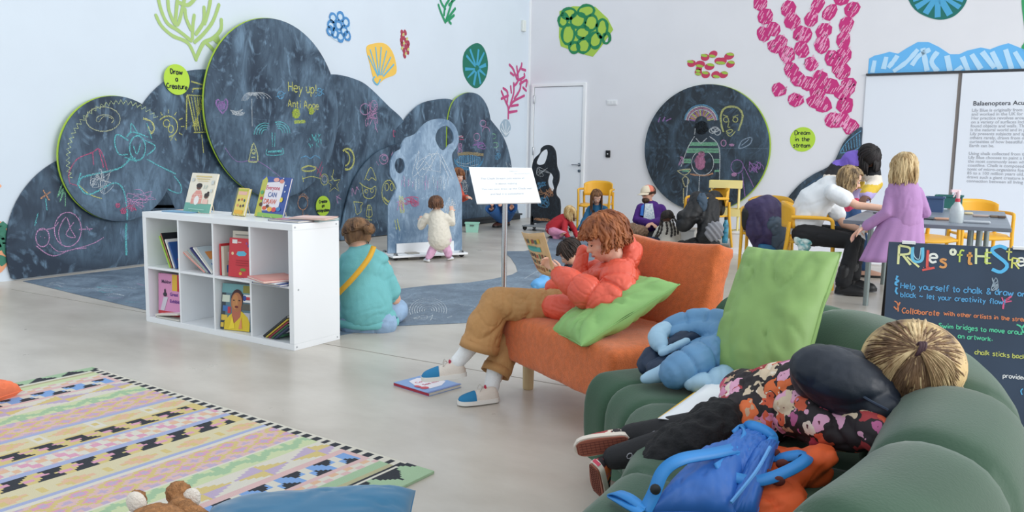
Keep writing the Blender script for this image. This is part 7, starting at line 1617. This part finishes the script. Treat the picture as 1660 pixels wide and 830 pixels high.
# ---------------- woman behind in the banded jumper ----------------
Y=8.35; hd=P(1407,255,Y-.15); fw=nrm((.35,-.45,-.82)); up=nrm((.3,-.5,.8)) 
bands=[mat('band_purple','7a62c4',.85),mat('band_cream','dcd2c6',.85),mat('band_black','1b1b20',.85),mat('band_mustard','d3b23a',.85),mat('band_lilac','b9a9dc',.85),mat('band_pink','d9486f',.85)]
o,tp=fig('dark-haired woman in a banded colourful jumper bending over the table',hd,fw,up,.235,[P(1385,265,Y-.05),P(1372,290,Y+.05),P(1366,325,Y+.12)],[.14,.18,.18],
 [[P(1412,272,Y-.1),P(1418,298,Y-.25),P(1403,318,Y-.55)],[P(1358,272,Y),P(1340,300,Y-.1),P(1352,330,Y-.35)]],[[P(1358,335,Y+.1),P(1380,390,Y-.05),P(1388,435,Y+.1)],[P(1378,335,Y+.1),P(1392,385,Y-.1),P(1400,432,Y+.0)]],SK3,
 M_BLACK,mat('blue_jeans','2c4f7c',.85,var=.1),hairmat('0e0c0d','2a2426'),dict(end=lambda a:66 if abs(a)<.6 else 105,fall=lambda a:.10,n=150,w=.05,seed=13),vox=.012,tr_sleeve=.085,trouser=.085,ar=.042)
me=tp.data; me.materials.clear(); [me.materials.append(x) for x in bands]
T3=TM.to_3x3(); base=wl(tp); tinv=T3.transposed(); sp=P(1385,255,Y)
for p in me.polygons:
    q=tinv@(p.center+base); z=q.z+.03*noise.noise(q*7)
    p.material_index=0 if z>1.15 else (2 if z>1.06 else (1 if z>.98 else (3 if z>.90 else (4 if z>.80 else 5))))
for g,a in ((G(1398,448),P(1388,435,Y+.1)),(G(1390,440),P(1400,432,Y))):
    shoe(o,V((a.x,a.y,.075)),nrm((.95,-.25,0)),(0,0,1),.25,mat('tan_flat','c49a86',.6),M_BLACK)
# ---------------- girl in the pink dress ----------------
Y=5.75; hd=P(1465,273,Y); fw=nrm((.12,.95,-.3)); up=nrm((.05,.2,.95)); M_PK=mat('mauve_jersey','ab82b4',.8,var=.04,bump=.1,bscale=120)
o,_=fig('blonde girl in a long-sleeved mauve pink dress standing at the table, back to us',hd,fw,up,.2,[P(1464,308,Y),P(1464,330,Y),P(1463,360,Y)],[.105,.125,.125],
 [[P(1446,312,Y),P(1438,345,Y-.04),P(1402,368,Y+.05)],[P(1485,312,Y),P(1500,345,Y+.03),P(1484,348,Y+.26)]],[[P(1453,375,Y),P(1453,440,Y),V((P(1453,440,Y).x,Y,.08))],[P(1474,375,Y),P(1474,440,Y),V((P(1474,440,Y).x,Y,.08))]],SK1,
 M_PK,None,hairmat('9a7d54','dcc598'),dict(end=lambda a:104,fall=lambda a:.13,n=150,w=.045,seed=15,curl=.35),vox=.009,tr_sleeve=.048,ar=.03,lr=.05,face=True,
 shoes=[(V((P(1453,440,Y).x,Y,.06)),V((0,1,0))),(V((P(1474,440,Y).x,Y,.06)),V((0,1,0)))],shoe_m=mat('white_trainer','d6dce8',.6),sole_m=M_SOL,L=.19,crs=both(crease(.004,8,(1.5,1,.5),5,.003,7,seed=5),crease(.0015,18)))
rows=[]; c0=P(1463,352,Y)
for i in range(61):
    a=2*math.pi*i/60; rr=[]
    for j in range(10):
        x=j/9; rad=.128+.05*x+.012*x*math.sin(a*13+noise.noise(V((x,a,0)))*3); q=c0+V((0,0,-.30*x)); rr.append(q+V((math.cos(a)*rad*1.05-.03*x-.05*x*(1 if math.cos(a)<0 else 0)*abs(math.cos(a)),math.sin(a)*rad*.85,-.02*x*(-math.cos(a)))))
    rows.append(rr)
sk_=build('skirt',MB().grid(rows),M_PK,o,smooth=180,recalc=False); sk_.modifiers.new('t','SOLIDIFY').thickness=.004
# ---------------- coats and rucksacks on the chairs ----------------
M_BC2=mat('black_nylon','17181b',.55,bump=.2,bscale=40)
c=MB(); c.cap([P(1130,322,10.7),P(1126,345,10.6),P(1108,362,10.55)],[.10,.14,.11]); c.cap([P(1150,330,10.75),P(1148,360,10.6),P(1142,385,10.5)],[.13,.14,.10]); c.ell(P(1118,352,10.55),(.16,.12,.10)); c.cap([P(1158,322,10.9),P(1165,340,10.9)],[.11,.09])
o=sculpt('coat',c,M_BC2,vox=.014,it=2,disp=both(crease(.018,4,(1,1,.7),4,.02,4,seed=2),crease(.006,11,(1,1,1),5,0,5))); tag(o,'heap of black coats piled on the left yellow armchair','coat')
c=MB(); c.ell(P(1138,328,10.55),(.07,.05,.13)); o=sculpt('scarf',c,mat('slate_blue_cloth','3f5264',.7),vox=.012,it=1,disp=crease(.02,10)); tag(o,'slate blue lining hanging out of the black coat heap','clothing')
c=MB(); c.ell(P(1158,375,10.35),(.12,.08,.13)); o=sculpt('helmet_bag',c,mat('grey_knit','8b8c92',.8),vox=.012,it=2,disp=lambda p,n:.012*math.sin((p.x*1.2+p.z)*75)); tag(o,'grey ribbed bag hanging from the left yellow armchair under the black coats','bag')
c=MB(); c.cap([P(1108,397,10.6),P(1150,396,10.6)],[.10,.09],flat=.6); c.ell(P(1140,393,10.6),(.22,.12,.07)); o=sculpt('bag',c,M_BC2,vox=.014,it=2,disp=crease(.02,8)); tag(o,'black holdall on the floor beneath the coat-heaped yellow armchair','bag')
bo=P(1175,394,10.4); t=thing('water_bottle','turquoise patterned water bottle standing by the left yellow armchair','bottle',V((bo.x,bo.y,bo.z)))
build('bottle_body',MB().lathe([(.03,0),(.036,.01),(.036,.24),(.02,.28),(.018,.3)],bo,20),mat('turquoise_print','3f9fbf',.4,col2='2f5f6f',vscale=25),t); build('lid',MB().lathe([(.022,.3),(.022,.335),(.01,.34)],bo,16),M_BLACK,t)
M_PU=mat('purple_nylon','352a52',.6,var=.12,bump=.15,bscale=30)
rk=thing('rucksack','dark purple rucksack with a grey side panel hanging over a yellow armchair','bag',P(1240,400,8.8)); Yr=8.65
c=MB(); c.ell(P(1237,340,Yr),(.20,.14,.15)); c.cap([P(1238,345,Yr),P(1245,375,Yr-.05),P(1250,398,Yr)],[.19,.19,.15]); c.cap([P(1222,345,Yr-.02),P(1222,380,Yr-.05),P(1228,405,Yr-.05)],[.09,.08,.05]); c.ell(P(1262,352,Yr-.08),(.13,.08,.06))
sculpt('bag_body',c,M_PU,rk,vox=.013,it=2,disp=both(crease(.018,3.5,(1,1,.7),4,.02,5,seed=3),crease(.006,11,(1,1,1),5,0,5)))
c=MB(); c.cap([P(1255,365,Yr-.17),P(1262,392,Yr-.15)],[.10,.09]); sculpt('side_panel',c,mat('slate_nylon','3f4f5f',.6),rk,vox=.013,it=2,disp=crease(.015,9))
c=MB(); c.box(P(1248,402,Yr-.12),(.24,.12,.09)); build('base_pouch',c,mat('blue_pouch','2a6a94',.6),rk,bevel=.02)
c=MB(); c.cap([P(1213,345,Yr),P(1210,365,Yr+.02)],[.07,.06]); build('black_strap',c,M_BC2,rk)
c=MB(); c.cap([P(1296,388,7.55),P(1305,402,7.5),P(1300,410,7.5)],[.05,.055,.035]); c.ell(P(1308,392,7.5),(.06,.04,.04)); o=sculpt('scarf',c,mat('turquoise_floral','2f9aa0',.8,col2='e3efe9',vscale=22),vox=.009,it=2,disp=crease(.015,12)); tag(o,'turquoise and white patterned scarf hanging under the woman in white','clothing')
bpy.data.batch_remove(TRASH)
